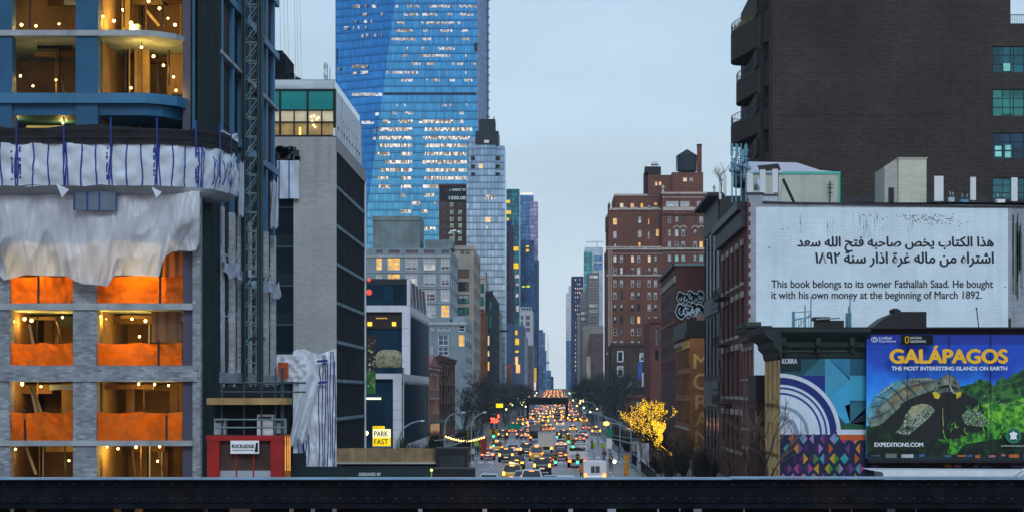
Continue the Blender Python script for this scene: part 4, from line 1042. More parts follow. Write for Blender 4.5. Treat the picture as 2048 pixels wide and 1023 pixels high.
tan = mat('beige_concrete', (.36, .32, .27), var=.16, scale=.3, streak=.4)
def loft(label, px0, px1, pyt, Y, depth, m, wins, cat='building', name='loft_building', sm=None, sidewin=None, sideglass=None, gmat=None):
    """a building whose front faces the camera; wins: (px0, py0, px1, py1, nx, nz, glass, blind)"""
    left = px1 < VX
    t = thing(name, label, cat, ((X(px0, Y) + X(px1, Y)) / 2, Y, gz(Y)))
    hs, sp = [], []
    for a, c, d, e, nx, nz, g_, bl in wins:
        x0, x1, z0, z1 = X(a, Y), X(d, Y), Z(e, Y), Z(c, Y); hs.append((x0, x1, z0, z1)); sp.append(('y', Y, -1, (x0 + x1) / 2, (z0 + z1) / 2, x1 - x0, z1 - z0, (nx, nz, min(.16, (x1 - x0) * .08), bl, frame_dark if g_ is not lit_warm else frame_white, g_)))
    zt_ = Z(pyt, Y); b = MB(); b.wall('y', Y, X(px0, Y), X(px1, Y), 0, zt_, hs, m, .3)
    xs_ = X(px1, Y) if left else X(px0, Y); sd = 1 if left else -1
    sh = []
    if sidewin:
        n, fl, w, h = sidewin
        for k in range(n):
            for f in range(fl): u = Y + depth * (k + .5) / n; v = 3 + (zt_ - 4) * (f + .5) / fl; sh.append((u - w / 2, u + w / 2, v - h / 2, v + h / 2)); sp.append(('x', xs_, sd, u, v, w, h, (2, 2, .12, 0, frame_dark, sideglass or dk_glass)))
    b.wall('x', xs_, Y, Y + depth, 0, zt_, sh, sm or m, .3, side=sd)
    shell(b, X(px0, Y), X(px1, Y), Y, Y + depth, 0, zt_, m, 'f' + ('r' if left else 'l')); b.box(X(px0, Y) - .2, X(px1, Y) + .2, Y - .3, Y - .005, zt_ - .5, zt_ + .5, m)
    b.build('wall', t); windows(t, sp); return t
loft('beige concrete loft building with large teal and brown windows behind the grey apartments', 890, 948, 495, 518, 45, tan,
     [(921, 501, 928, 508, 1, 1, dk_glass, 0), (931, 501, 940, 508, 1, 1, dk_glass, .3), (916, 538, 938, 556, 3, 1, mat('brown_blind', (.16, .10, .07)), 0), (916, 563, 938, 582, 2, 1, dk_glass, 0), (916, 589, 938, 607, 2, 1, teal_glass, .3), (916, 614, 938, 630, 2, 1, teal_glass, 0), (916, 640, 938, 655, 2, 1, dk_glass, 0)], sidewin=(4, 10, 6, 2.4))
loft('lower beige block with teal windows beside the dark building with the flag', 948.5, 970, 553, 600, 4, tan,
     [(951, 567, 968, 586, 2, 1, teal_glass, 0), (951, 593, 968, 611, 2, 1, glass('teal_bright', (.06, .35, .37), metal=.5), 0), (951, 618, 968, 634, 2, 1, dk_glass, 0)])
loft('orange brown brick building with two dark windows below the beige block', 935, 969, 625, 568, 28, mat('orange_brick', (.20, .075, .028), brick=(.5, .2, .15), var=.25, streak=.3),
     [(945, 640, 960, 659, 1, 1, dk_glass, 0), (945, 667, 961, 683, 1, 1, dk_glass, 0), (946, 700, 958, 715, 1, 1, dk_glass, 0)], sidewin=(3, 5, 5, 2.2))
t = loft('dark narrow building with lit slits and a flag on its roof', 955, 985, 585, 606, 75, mat('dark_blue_render', (.025, .04, .06), var=.4, scale=.3), [(974, 670, 979, 690, 1, 1, lit_pale, 0), (974, 700, 979, 712, 1, 1, lit_pale, 0), (974, 722, 979, 740, 1, 1, lit_warm, 0), (978, 600, 984, 655, 1, 6, teal_glass, 0)], sidewin=(6, 9, 4, 2))
b = MB(); b.tube(P(977, 590, 612), P(977, 536, 612), .12, steel); b.build('flag_pole', t)
fl = thing('flag', 'furled striped flag hanging from a pole on the dark narrow building', 'flag', P(975, 588, 611.5))
b = MB(); b.grid(lambda u, v: P(971.5 + 6 * u * (1 - .6 * v), 590 - 46 * v, 611.5) + Vector((0, .3 * math.sin(u * 8 + v * 5), 0)), 8, 14, mat('flag_red', (.25, .04, .06)), mf=lambda u, v: mat('flag_white', (.5, .48, .52)) if int(u * 8 + v * 4) % 2 else mat('flag_red', (.25, .04, .06)) if v < .6 else mat('flag_blue', (.03, .05, .16))); b.build('cloth', fl)
t = loft('tall blank slab of pale green grey brick on the west side of the avenue', 970, 986, 600, 690, 118, mat('olive_slab', (.22, .235, .175), brick=(.6, .2, .12), var=.16, scale=.12, streak=.4), [])
b = MB(); b.tube((XW, 690, Z(662, 690)), (XW + 5, 690, Z(661, 690)), .35, black); b.build('bracket', t)

# ------------------------------------------------------------------ tall glass tower
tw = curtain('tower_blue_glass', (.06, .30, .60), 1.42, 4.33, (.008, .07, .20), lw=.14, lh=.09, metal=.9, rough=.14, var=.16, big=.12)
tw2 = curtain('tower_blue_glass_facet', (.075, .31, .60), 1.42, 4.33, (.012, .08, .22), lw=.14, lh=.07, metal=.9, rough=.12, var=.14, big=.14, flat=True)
tw3 = curtain('tower_shaded_side_glass', (.02, .09, .27), 2.0, 4.33, (.01, .03, .08), lw=.1, lh=.08, metal=.85, rough=.35, var=.25)  # shade of the receding side is put into this darker glass tint
YT = 1050.0
TW = thing('glass_tower', 'enormous blue glass office tower with rows of lit windows rising out of the frame', 'skyscraper', (-75, YT, 0))
zc = [(-40, 800), (0, 500), (420, 733), (785, 715)]
def crease(py): return 790 - (py / 420) * 55 if py < 420 else 735 - (py - 420) * .07
b = MB(); rows = [-60, 0, 60, 120, 180, 240, 300, 360, 420, 560, 785]
for pa, pb in zip(rows, rows[1:]):
    za, zb = Z(pa, YT), Z(pb, YT); ca, cb = X(crease(pa), YT), X(crease(pb), YT)
    b.face([(cb, YT, zb), (X(958, YT), YT, zb), (X(958, YT), YT, za), (ca, YT, za)], tw)
    b.face([(X(664, YT), YT + 16, zb), (cb, YT, zb), (ca, YT, za), (X(664, YT), YT + 16, za)], tw2)
zt2 = Z(-60, YT)
xa, xb = X(958, YT), X(976, 1072)
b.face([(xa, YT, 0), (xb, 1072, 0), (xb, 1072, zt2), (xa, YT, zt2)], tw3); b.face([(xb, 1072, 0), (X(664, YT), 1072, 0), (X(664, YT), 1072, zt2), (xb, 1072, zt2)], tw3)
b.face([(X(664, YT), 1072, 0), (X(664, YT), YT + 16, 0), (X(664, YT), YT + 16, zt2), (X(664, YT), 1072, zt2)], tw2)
b.build('curtain_wall', TW)
b = MB(); b.box(xa - .8, xa + .5, YT - .5, YT + .4, 0, zt2, mat('tower_fin', (.16, .19, .27), metal=.4, rough=.5)); b.box(xb - .5, xb + .4, 1071.5, 1072.5, 0, zt2, mat('tower_fin', (.34, .36, .42)))
for k in range(20): b.box(xb + .3, xb + .9, 1071.4, 1072, Z(k * 16.6, 1072), Z(k * 16.6 + 3, 1072), tw3)
b.build('corner_fin', TW)
louv = mat('tower_louvre', (.006, .022, .06), rough=.5)
b = MB()
for k in range(19): px = 685 + k * 5; b.face([P(px, 121, YT + 15.4 - k * .78), P(px + 2.9, 121, YT + 14.9 - k * .78), P(px + 2.9, 90, YT + 14.9 - k * .78), P(px, 90, YT + 15.4 - k * .78)], louv)
for px in (673, 677, 680.5): b.face([P(px, 128, YT + 15.3), P(px + 1.5, 128, YT + 15.1), P(px + 1.5, 97, YT + 15.1), P(px, 97, YT + 15.3)], louv)
b.build('louvre', TW)
b = MB(); b.fbox(767, 185, 952, 189.5, YT - .3, .4, louv); b.fbox(948, 86, 957, 103, YT - .3, .3, louv); b.build('dark_band', TW)
office = emit('office_light', (1, .78, .58), .62, var=.5, cell=(.72, 1.1), col2=(.66, .76, 1))
office2 = emit('office_light_bright', (1, .74, .46), .85, var=.5, cell=(.72, 1.45), col2=(.80, .78, .88))
RUNS = {12.6: [(480, 500), (560, 590), (605, 640), (710, 850), (865, 885), (915, 1030)], 29: [(540, 570), (580, 635), (665, 765), (835, 865), (920, 1010)],
 46: [(490, 540), (655, 675), (690, 780), (790, 880), (905, 930)], 61.5: [(480, 600), (670, 705), (785, 870), (930, 975)], 78.5: [(450, 620), (665, 725), (830, 838), (930, 990)],
 97: [(550, 565), (660, 680), (770, 885)], 111.5: [(525, 560), (650, 855), (955, 965)], 127.5: [(590, 655), (690, 750), (865, 880), (900, 945), (1000, 1030)],
 145: [(420, 445), (460, 635), (820, 830), (955, 965)], 160.5: [(518, 600), (690, 700), (730, 780), (850, 885), (950, 1005)], 210: [(485, 495), (540, 550), (800, 830), (850, 870), (960, 970)],
 226: [(460, 490), (540, 600), (915, 945)], 243: [(395, 445), (500, 600), (640, 885), (915, 945)], 258.7: [(370, 595), (680, 1005)], 275.7: [(370, 595), (670, 1000)], 291: [(370, 595), (680, 970)]}
RUN2 = {307.6: [(120, 220), (300, 380), (475, 780)], 324: [(185, 380), (455, 780)], 340: [(150, 290), (300, 380), (480, 780)], 356: [(130, 205), (300, 380), (470, 780)], 373: [(135, 225), (300, 380), (460, 580)],
 390: [(300, 330), (470, 550)], 406: [(380, 440), (540, 552)], 422.6: [(295, 375), (450, 500)], 457: [(470, 550)]}
runs = [(650 + a / 3.409, 650 + c / 3.409, y) for y, l in RUNS.items() for a, c in l] + [(720 + a / 3.653, 720 + c / 3.653, y) for y, l in RUN2.items() for a, c in l]
for a, c, y in runs:
    hgt = 6.8 if y > 235 else 5.2
    if a < crease(y) + 1: a = crease(y) + 1
    b = MB(); b.fbox(a, y - hgt / 2, c, y + hgt / 2, YT - .12, .1, office2 if y > 235 else office); b.build('lit_window', TW)
LEFT = [(706, 720, 13), (729, 734, 12), (743, 753, 13), (725, 733, 29), (762, 766, 29), (710, 713, 43), (728, 734, 43), (741, 744, 43), (688, 697, 56), (706, 708, 55), (716, 719, 55), (730, 733, 55), (723, 727, 72), (732, 737, 70), (748, 752, 70), (762, 764, 71), (704, 735, 133), (704, 713, 147), (720, 736, 145), (675, 680, 138), (704, 765, 189), (750, 758, 228), (723, 748, 245), (746, 752, 262), (746, 752, 277)]
for a, c, y in LEFT:
    b = MB(); f_ = lambda px: YT + 16 * (crease(y) - px) / (crease(y) - 664) - .3
    b.face([P(a, y + 3, f_(a)), P(c, y + 3, f_(c)), P(c, y - 3, f_(c)), P(a, y - 3, f_(a))], office); b.build('lit_window', TW)

# ------------------------------------------------------------------ slim tower, brick tower, glass towers beyond
sl = curtain('slim_tower_glass', (.17, .34, .54), 1.55, 2.9, (.05, .11, .22), lw=.17, lh=.13, metal=.85, rough=.16, var=.20, base2=(.20, .36, .56))
YS2 = 860.0
ST = thing('slim_tower', 'slim pale blue gridded glass tower with black stepped crown beside the big tower', 'skyscraper', (X(970, YS2), YS2, 0))
b = MB(); b.box(X(933, YS2), X(1010, YS2), YS2, YS2 + 25, 0, Z(352, YS2), sl); b.box(X(950, YS2), X(991, YS2), YS2 - .05, YS2 + 24, Z(352, YS2), Z(290, YS2), sl); b.box(X(936, YS2), X(950, YS2), YS2 + 2, YS2 + 24, Z(352, YS2), Z(275, YS2), sl); b.box(X(991, YS2), X(1009, YS2), YS2 + 2, YS2 + 24, Z(352, YS2), Z(290, YS2), sl)
b.build('curtain_wall', ST)
for py in (313, 329, 345):
    for q in (942, 991): b = MB(); b.fbox(q, py, q + 8.8, py + 8, YS2 + 1.6, .5, black); b.build('balcony_recess', ST)
b = MB(); crown = mat('black_crown', (.010, .018, .032), rough=.5)
b.fbox(951, 262, 997, 291, YS2 + .6, 20, crown); b.fbox(958, 238, 990, 262, YS2 + 3, 14, crown); b.fbox(957, 283, 985, 288, YS2 + .4, .3, black); b.fbox(968, 280, 978, 286, YS2 + .2, .3, white_metal); b.tube(P(988, 240, YS2 + 4), P(988, 233, YS2 + 4), .2, black); b.build('crown', ST)
for a, c, d, e in ((958, 328, 966, 337), (970, 434, 981, 444), (972, 452, 975, 457), (970, 389, 990, 399)):
    b = MB(); b.fbox(a, c, d, e, YS2 - .1, .1, lit_pale if a != 970 or c > 400 else office); b.build('lit_window', ST)
YB2 = 905.0
BT = loft('brick tower with dark lettered panels at its top, between the glass towers', 878, 934, 370, YB2, 20, mat('tower_red_brick', (.10, .04, .03), brick=(.8, .3, .15), var=.2),
    [(a, c, a + 9, c + 10, 2, 2, g_, 0) for k, c in enumerate((404, 419, 433, 446, 459, 472)) for a, g_ in ((884, navy_glass), (899, glass('green_window', (.18, .36, .33), metal=.5)), (915.5, glass('green_window', (.18, .36, .33), metal=.5) if k else navy_glass))], name='brick_tower', cat='tower')
b = MB(); b.fbox(895, 371, 932, 388, YB2 - .4, .4, mat('panel_dark', (.012, .03, .04))); b.fbox(895, 389.5, 932, 402, YB2 - .4, .4, mat('panel_dark', (.012, .03, .04))); b.fbox(880, 371, 894, 400, YB2 - .4, .35, mat('panel_brown', (.03, .02, .025))); b.build('sign_panel', BT)
pale_ink = emit('panel_letters', (.75, .85, .85), .42)
text('::: WENT W', 1, pale_ink, P(898, 382, YB2 - .45), BT, fit=(X(931.5, YB2) - X(898, YB2), 1.1), bold=.02)
text('1500.08', 1, pale_ink, P(898, 399, YB2 - .45), BT, fit=(X(931, YB2) - X(898, YB2), 1.5), bold=.02)
b = MB(); b.path([P(898, 467, 700), P(904, 462, 700), P(912, 461, 700)], .35, white_metal); b.path([P(914, 463, 700), P(919, 465, 700), P(917, 461, 700)], .3, white_metal); b.tube(P(908, 462, 700), P(908, 500, 700), .3, steel)
b.build('satellite_antenna', label='white curved rooftop antenna in front of the brick tower', cat='antenna')
def far(name, label, parts, cat='skyscraper', lits=()):
    """a far block; parts: (px0, py top, px1, Y, depth, material)"""
    Yb = min(p[3] for p in parts); pxm = (parts[0][0] + parts[0][2]) / 2
    t = thing(name, label, cat, (X(pxm, Yb), Yb, gz(Yb)))
    for k, (a, c, d, Y, dp, m) in enumerate(parts):
        b = MB(); b.box(X(a, Y), X(d, Y), Y, Y + dp, gz(Y) - 1, Z(c, Y), m); b.build('tower_block' if k else 'main_block', t)
    for a, c, d, e, m in lits:
        Y = min(p[3] for p in parts if p[0] - .6 <= a and d <= p[2] + .6); b = MB(); b.fbox(a, c, d, e, Y - .25, .25, m); b.build('lit_window', t)
    return t
cv = lambda n, c, pw=2.2, ph=3.6, ln=(.02, .05, .1), mt=.8, vr=.4, **k: curtain(n, c, pw, ph, ln, metal=mt, var=vr, rough=.16, **k)
tealc = cv('teal_curtain', (.05, .26, .34)); bluec = cv('blue_curtain', (.06, .19, .42), 3, 3.8); navyc = cv('navy_curtain', (.018, .075, .20), 3, 4); violc = cv('violet_curtain', (.22, .25, .46), 2.5, 4)
yel = emit('yellow_window', (1, .62, .02), .85, var=.5)
far('teal_glass_tower', 'teal topped glass tower with zigzag yellow lights right of the slim tower', [(1010, 378, 1039, 1500, 30, tealc), (1008, 440, 1024, 1485, 14, navyc), (1019, 452, 1027, 1482, 3, mat('maroon_strip', (.06, .025, .035)))],
    lits=[(1012, 400, 1020, 406, yel), (1012, 421, 1022, 428, yel), (1012, 436, 1018, 441, yel), (1027, 493, 1037, 501, yel), (1026.5, 526, 1037, 537, yel), (1030, 548, 1038, 556, office), (1031, 566, 1037, 571, office), (1031, 585, 1037, 594, office), (1032, 610, 1037, 622, office)])
far('blue_glass_tower', 'jagged blue glass tower with a tiny white roof light on the avenue skyline', [(1036, 390, 1067, 1900, 40, bluec), (1060, 403, 1076, 1860, 40, violc), (1040, 480, 1068, 1840, 15, navyc), (1067, 520, 1078, 1850, 12, navyc)],
    lits=[(1052, 491, 1058, 494, yel), (1052, 498, 1058, 503, yel), (1044, 571, 1050, 574, emit('lime_window', (.8, .9, .05), .7)), (1053, 570, 1060, 574, emit('lime_window', (.8, .9, .05), .7)), (1040, 385.5, 1066, 389, emit('roof_light', (1, .9, .75), .9))])
far('blue_grey_slab', 'blank blue grey side wall with a red topped brick neighbour on the west side', [(1000, 646, 1024, 1000, 80, mat('blue_grey_wall', (.055, .095, .19), var=.2, scale=.1)), (1004, 727, 1022, 960, 30, mat('red_parapet', (.32, .09, .07))), (1004, 735, 1020, 955, 6, mat('plum_brick', (.14, .07, .075), brick=(.8, .3, .15), var=.25))], cat='building')
far('grey_sign_building', 'grey building with stacked yellow lit signs half way down the west side', [(1022, 650, 1048, 1080, 60, mat('slate_wall', (.09, .13, .21), var=.2, scale=.1)), (1038, 672, 1053, 1095, 60, mat('slate_light', (.26, .29, .36), var=.2))], cat='building',
    lits=[(1027, 660, 1035, 669, yel), (1027, 676, 1038, 689, yel), (1027, 700, 1037, 704, yel), (1028, 712, 1036, 728, emit('warm_sign', (1, .55, .2), 1.0, var=.4)), (1032, 728, 1040, 745, emit('warm_sign', (1, .55, .2), 1.0, var=.4))])
wb = far('white_corner_building', 'white corner building with paired dark windows in the distance', [(1040, 622, 1066, 1200, 60, mat('white_brick_far', (.48, .49, .55), var=.12)), (1041, 613, 1063, 1205, 40, mat('white_attic', (.42, .44, .50))), (1050, 690, 1066, 1190, 8, mat('taupe_wall', (.12, .10, .13)))], cat='building')
sp = []
for py in (630, 642, 654): 
    for px in (1044, 1054, 1058): 
        x0 = X(px, 1200); sp.append(('y', 1199.6, -1, x0, Z(py + 4, 1200), .9, 2.2, (1, 2, .1, 0, frame_dark, dk_glass)))
for px in (1045, 1050, 1055, 1060): sp.append(('y', 1204.6, -1, X(px, 1205), Z(617, 1205), .9, 1.6, (1, 1, .08, 0, frame_dark, dk_glass)))
windows(wb, sp)
far('yellow_sign_tower', 'thin building edge with a vertical yellow banner far down the avenue', [(1064, 690, 1073, 1400, 30, mat('dim_blue_wall', (.06, .09, .17)))], cat='building', lits=[(1066, 735, 1073, 762, emit('ochre_banner', (.75, .42, .03), .7)), (1066, 763, 1072, 780, emit('cream_shop', (1, .75, .5), .8))])
far('stepped_blue_block', 'stepped blue office blocks fading toward the west end of the avenue', [(1073, 664, 1090, 2300, 60, cv('far_violet_blue', (.10, .20, .42), 4, 5)), (1078, 659, 1086, 2310, 60, navyc), (1086, 700, 1093, 2290, 40, cv('far_blue', (.07, .24, .52), 4, 5))])
far('last_west_block', 'lowest farthest blue block where the avenue meets the sky on its west side', [(1092, 740, 1102, 3000, 60, cv('far_blue', (.07, .24, .52))), (1098, 752, 1107, 3050, 60, navyc)])
b = MB(); b.tube((X(1096, 3100), 3100, 0), P(1096, 668, 3100), .9, mat('spire_grey', (.25, .3, .38)), r1=.3); b.ball(P(1096, 724, 3100), 2.2, mat('spire_grey', (.25, .3, .38))); b.build('spire', label='hair thin pale spire rising in the gap of sky at the avenue end', cat='spire')
# east side, far
far('pale_sliver_tower', 'pale grey blue sliver tower at the left edge of the east side skyline', [(1132, 585, 1144, 3000, 60, cv('hazed_curtain', (.38, .50, .62), 4, 5, (.25, .34, .46), .5, .1)), (1137, 571, 1142, 3010, 30, cv('hazed_curtain', (.38, .50, .62))), (1132, 680, 1146, 2950, 30, bluec)])  # distance haze is put into the pale blue glass colour
nv = far('navy_slab_tower', 'dark navy slab tower dotted with pale windows on the east skyline', [(1143, 552, 1168, 2300, 60, mat('navy_slab', (.030, .032, .085), var=.15, scale=.05))])
b = MB()
for r in range(22):
    for c in range(4):
        px, py = 1150 + c * 4.4, 557 + r * 8.6
        if rnd.random() < .75: b.fbox(px, py, px + 1.9, py + 3.2, 2299.8, .2, rnd.choice((sky_glass, lit_pale, office)))
b.build('windows', nv, kind='stuff')
far('craned_glass_tower', 'teal and white unfinished tower with a crane on top, east side', [(1168, 503, 1184, 1750, 30, tealc), (1170, 494, 1206, 1770, 40, mat('white_far', (.48, .55, .60)))], lits=[(1188, 511, 1204, 521, bluec), (1188, 526, 1204, 540, bluec)])
t = thing('tower_crane', 'white horizontal crane jib on top of the unfinished east side tower', 'crane', P(1194, 494, 1770))
b = MB(); b.tube(P(1194, 494, 1770), P(1194, 482, 1770), .5, white_metal); b.build('crane_mast', t); b = MB(); b.tube(P(1172, 484, 1770), P(1208, 483, 1770), .5, white_metal); b.tube(P(1194, 479, 1770), P(1176, 484, 1770), .2, white_metal); b.build('jib', t)
gbm = mat('grey_beige_wall', (.17, .155, .15), var=.15, scale=.08)
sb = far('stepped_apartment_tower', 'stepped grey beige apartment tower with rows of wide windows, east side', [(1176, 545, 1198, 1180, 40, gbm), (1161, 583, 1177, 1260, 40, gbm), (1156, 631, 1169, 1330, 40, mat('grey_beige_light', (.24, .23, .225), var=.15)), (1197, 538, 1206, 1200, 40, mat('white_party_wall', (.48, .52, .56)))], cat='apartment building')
for Y, a, d, top in ((1180, 1179, 1195.5, 550), (1260, 1162.5, 1174, 588), (1330, 1158, 1166, 636)):
    sp = []
    py = top
    while py < 745:
        sp.append(('y', Y - .4, -1, X((a + d) / 2, Y), Z(py + 3, Y), X(d, Y) - X(a, Y), 1.7, (6, 1, .12, 0, frame_white, (dk_glass, sky_glass, navy_glass)[int(py) % 3]))); py += 11.5 if Y < 1300 else 9
    windows(sb, sp)
far('tan_blank_building', 'tan and brown low building left of the big brick apartment house', [(1166, 650, 1207, 960, 40, mat('tan_far', (.26, .235, .22), var=.15, scale=.1)), (1181, 666, 1207, 945, 14, mat('brown_far', (.11, .075, .075), brick=(.8, .3, .2), var=.25)), (1173, 712, 1181, 940, 6, mat('cream_far', (.36, .32, .27)))], cat='building')
# ------------------------------------------------------------------ big brick apartment house with the water tank
XE = 17.5
ltb = mat('apartment_red_brick', (.150, .056, .036), brick=(.8, .3, .18), var=.24, scale=.12, streak=.3)
YL = 667.0
LT = thing('brick_apartment_house', 'massive stepped red brown brick apartment house with a dark water tank on top', 'apartment building', (36, YL, 0))
def pick(lit=.05):
    r = rnd.random()
    return lit_warm if r < lit else sky_glass if r < lit + .22 else dk_glass if r < .7 else navy_glass
sp, hl = [], []
def lw(a, c, d, e, g_=None, Y=YL, nz=2, bl=None):
    x0, x1, z0, z1 = X(a, Y), X(d, Y), Z(e, Y), Z(c, Y)
    g_ = g_ or pick(); bl = (rnd.choice((0, .3, .5, .75)) if g_ not in (lit_warm, lit_pale) else 0) if bl is None else bl
    sp.append(('y', Y, -1, (x0 + x1) / 2, (z0 + z1) / 2, x1 - x0, z1 - z0, (1, nz, .12, bl, frame_white if rnd.random() < .6 else frame_dark, g_))); return (x0, x1, z0, z1)
LC = ((1227, 1233), (1240, 1246), (1262, 1268), (1274.5, 1280.5), (1295.5, 1301.5), (1308, 1314)); RC = ((1336, 1342), (1350, 1357), (1363, 1370), (1387, 1393.5), (1399, 1406))
h1, h2, h3 = [], [], []
for c in LC: h1.append(lw(c[0], 511, c[1], 524, lit_pale if c[0] in (1262, 1295.5) else None)); h1.append(lw(c[0], 534, c[1], 548))
for r in range(9):
    for c in LC: h1.append(lw(c[0], 559 + r * 24.3, c[1], 573 + r * 24.3))
for r in range(3):
    for c in RC: h1.append(lw(c[0], 509 + r * 24.3, c[1], 522 + r * 24.3, glass('turquoise_window', (.12, .42, .46), metal=.6) if r == 0 else None))
for c in RC[:1]:
    for r in range(3, 8): h1.append(lw(c[0], 509 + r * 24.3, c[1], 522 + r * 24.3))
zb1 = Z(498, YL)
b = MB(); b.wall('y', YL, X(1215, YL), X(1440, YL), 0, zb1, h1, ltb, .35)
shh = []
for f in range(13):
    for k in range(5): u = YL + 4 + k * 8; v = 6 + f * 4.05; shh.append((u - .7, u + .7, v - 1, v + 1)); sp.append(('x', XE, -1, u, v, 1.4, 2.0, (1, 2, .1, .4, frame_white, dk_glass)))
b.wall('x', XE, YL, 710, 0, zb1, shh, ltb, .3, side=-1); shell(b, XE, X(1440, YL), YL, 710, 0, zb1, ltb, 'fl'); b.build('main_wall', LT)
U = YL + 3
for a, c, d, g_ in ((1226, 436, 1234, lit_warm), (1276, 432, 1283, sky_glass), (1296, 436, 1299, lit_warm), (1312, 433, 1317, dk_glass)): h2.append(lw(a, c, d, c + 14 if g_ is not lit_warm else c + 13, g_, U))
for a, c, d, g_ in ((1227, 462, 1233, sky_glass), (1276, 460, 1283, sky_glass), (1296, 463, 1299, dk_glass), (1312, 458, 1317.5, lit_warm), (1276, 484, 1282, lit_warm), (1228, 486, 1233, sky_glass)): h2.append(lw(a, c, d, c + (14 if c < 480 else 8), g_, U))
b = MB(); b.wall('y', U, X(1217, U), X(1324, U), zb1, Z(420, U), h2, ltb, .3); shell(b, X(1217, U), X(1324, U), U, 706, zb1, Z(420, U), ltb, 'f')
for a, c, d, g_ in ((1240, 406, 1247, lit_pale), (1261, 406, 1268, lit_warm), (1280.5, 406, 1287, lit_warm), (1308, 405, 1314.5, lit_warm), (1297, 410, 1300, teal_glass)): h3.append(lw(a, c, d, c + (10 if c == 406 else 5), g_, U + 3))
b.wall('y', U + 3, X(1229, U + 3), X(1324, U + 3), Z(420, U), Z(388, U + 3), h3, ltb, .3); shell(b, X(1229, U), X(1324, U), U + 3, 704, Z(420, U), Z(388, U + 3), ltb, 'f'); b.build('stepped_wing', LT)
h4 = []
V = YL - .6
for c in RC:
    for py, n in ((432, 14), (458, 14), (482, 14)): h4.append(lw(c[0], py, c[1], py + n, lit_warm if (py == 482 and c[0] == 1399) else navy_glass if py == 482 else None, V))
for a, d, n in ((1332, 1357, 6), (1361, 1379, 4), (1394, 1420, 6)):
    x0, x1, z0, z1 = X(a, V), X(d, V), Z(413, V), Z(402, V); h4.append((x0, x1, z0, z1)); sp.append(('y', V, -1, (x0 + x1) / 2, (z0 + z1) / 2, x1 - x0, z1 - z0, (n, 1, .16, .5, frame_white, sky_glass)))
b = MB(); b.wall('y', V, X(1324, V), X(1440, V), zb1, Z(384, V), h4, ltb, .35); shell(b, X(1324, V), X(1440, V), V, 705, zb1, Z(384, V), ltb, 'f'); b.build('tower_wing', LT)
h5 = []
Q = YL + 5
for a, c, d, g_ in ((1310, 363, 1315, lit_warm), (1318, 363, 1323, lit_warm)): h5.append(lw(a, c, d, c + 8, g_, Q))
b = MB(); b.wall('y', Q, X(1296, Q), X(1344, Q), Z(388, Q), Z(350, Q), h5, ltb, .3); shell(b, X(1296, Q), X(1344, Q), Q, 690, Z(388, Q), Z(350, Q), ltb, 'f')
h6 = [lw(1366, 355, 1374, 363, lit_pale, Q - 1), lw(1379, 355, 1385.5, 363, dk_glass, Q - 1, bl=.6)]
b.wall('y', Q - 1, X(1344, Q), X(1406, Q), Z(388, Q), Z(345, Q), h6, ltb, .3); shell(b, X(1344, Q), X(1406, Q), Q - 1, 692, Z(388, Q), Z(345, Q), ltb, 'f'); b.build('roof_house', LT)
b = MB(); b.fbox(1290, 333, 1322, 351, Q + 2, 6, black); b.fbox(1288, 345, 1297, 386, Q + 2, 6, black); b.fbox(1304, 323, 1316, 333, Q + 3, 3, white_metal); b.fbox(1303, 328, 1317, 329.5, Q + 2.8, 3.4, darkgrey); b.build('roof_plant', LT)
b = MB(); b.fbox(1394.5, 288, 1403.5, 346, Q + 3, 1.6, mat('chimney_brick', (.16, .06, .045), var=.3, streak=.5)); b.fbox(1394, 288, 1404, 292, Q + 2.9, 1.8, darkgrey); b.build('chimney', LT)
tank = mat('tank_wood', (.028, .045, .055), rough=.8, var=.3, scale=.5, streak=.4)
WT = thing('water_tank', 'round dark wooden water tank with conical roof on top of the brick apartment house', 'water tank', P(1374, 345, 676))
b = MB(); b.lathe([(3.25, 0), (3.35, Z(312, 676) - Z(343, 676))], P(1374, 343, 676), tank, 20); b.build('barrel', WT)
b = MB(); b.lathe([(3.5, 0), (3.45, .15), (.05, 2.3)], P(1374, 312, 676), mat('tank_roof', (.022, .03, .038), var=.2), 20); b.build('roof', WT)
b = MB()
for k in range(4): b.lathe([(3.4, k * 1.25 + .4), (3.42, k * 1.25 + .45), (3.4, k * 1.25 + .5)], P(1374, 343, 676), black, 20)
b.build('hoop', WT)
b = MB()
for dx in (-2.4, 2.4):
    for dy in (-2.4, 2.4): b.box(X(1374, 676) + dx - .2, X(1374, 676) + dx + .2, 676 + dy - .2, 676 + dy + .2, Z(350, 676), Z(343, 676), black)
b.fbox(1352, 342, 1354, 312, 676, .2, black); b.build('support', WT)
b = MB()
b.box(X(1212, YL), X(1325, YL), YL - .5, YL + 2.6, zb1 - .2, zb1 + .15, stone); b.box(X(1212, YL), X(1325, YL), YL - .5, YL - .1, Z(494.5, YL), Z(492.5, YL), stone)
k = 1213
while k < 1324: b.fbox(k, 494, k + (2.6 if (k % 13) < 3 else 1), 498, YL - .45, .3, stone); k += 2.4
for py in (550, 706): b.box(X(1213, YL), X(1440, YL), YL - .28, YL - .01, Z(py + 1.4, YL), Z(py - 1.2, YL), stone)
for py, a in ((418, 1218), (388, 1228)): b.box(X(a, U), X(1324, U), U - .3 + (3 if py < 400 else 0), U - .01 + (3 if py < 400 else 0), Z(py + 2, U), Z(py - 2, U), stone)
k = 1240
while k < 1322: b.fbox(k, 414, k + 14, 419, U - .5, .3, stone); k += 21
for py in (497, 428, 386): b.box(X(1323, V), X(1440, V), V - .35, V - .01, Z(py + 2, V), Z(py - 2, V), stone if py != 428 else mat('brick_band', (.10, .035, .022)))
b.box(X(1326, V), X(1440, V), V - .3, V - .01, Z(421, V), Z(414, V), stone)
k = 1326
while k < 1440: b.fbox(k, 393, k + 2.2, 396, V - .25, .25, stone); k += 4.6
k = 1226
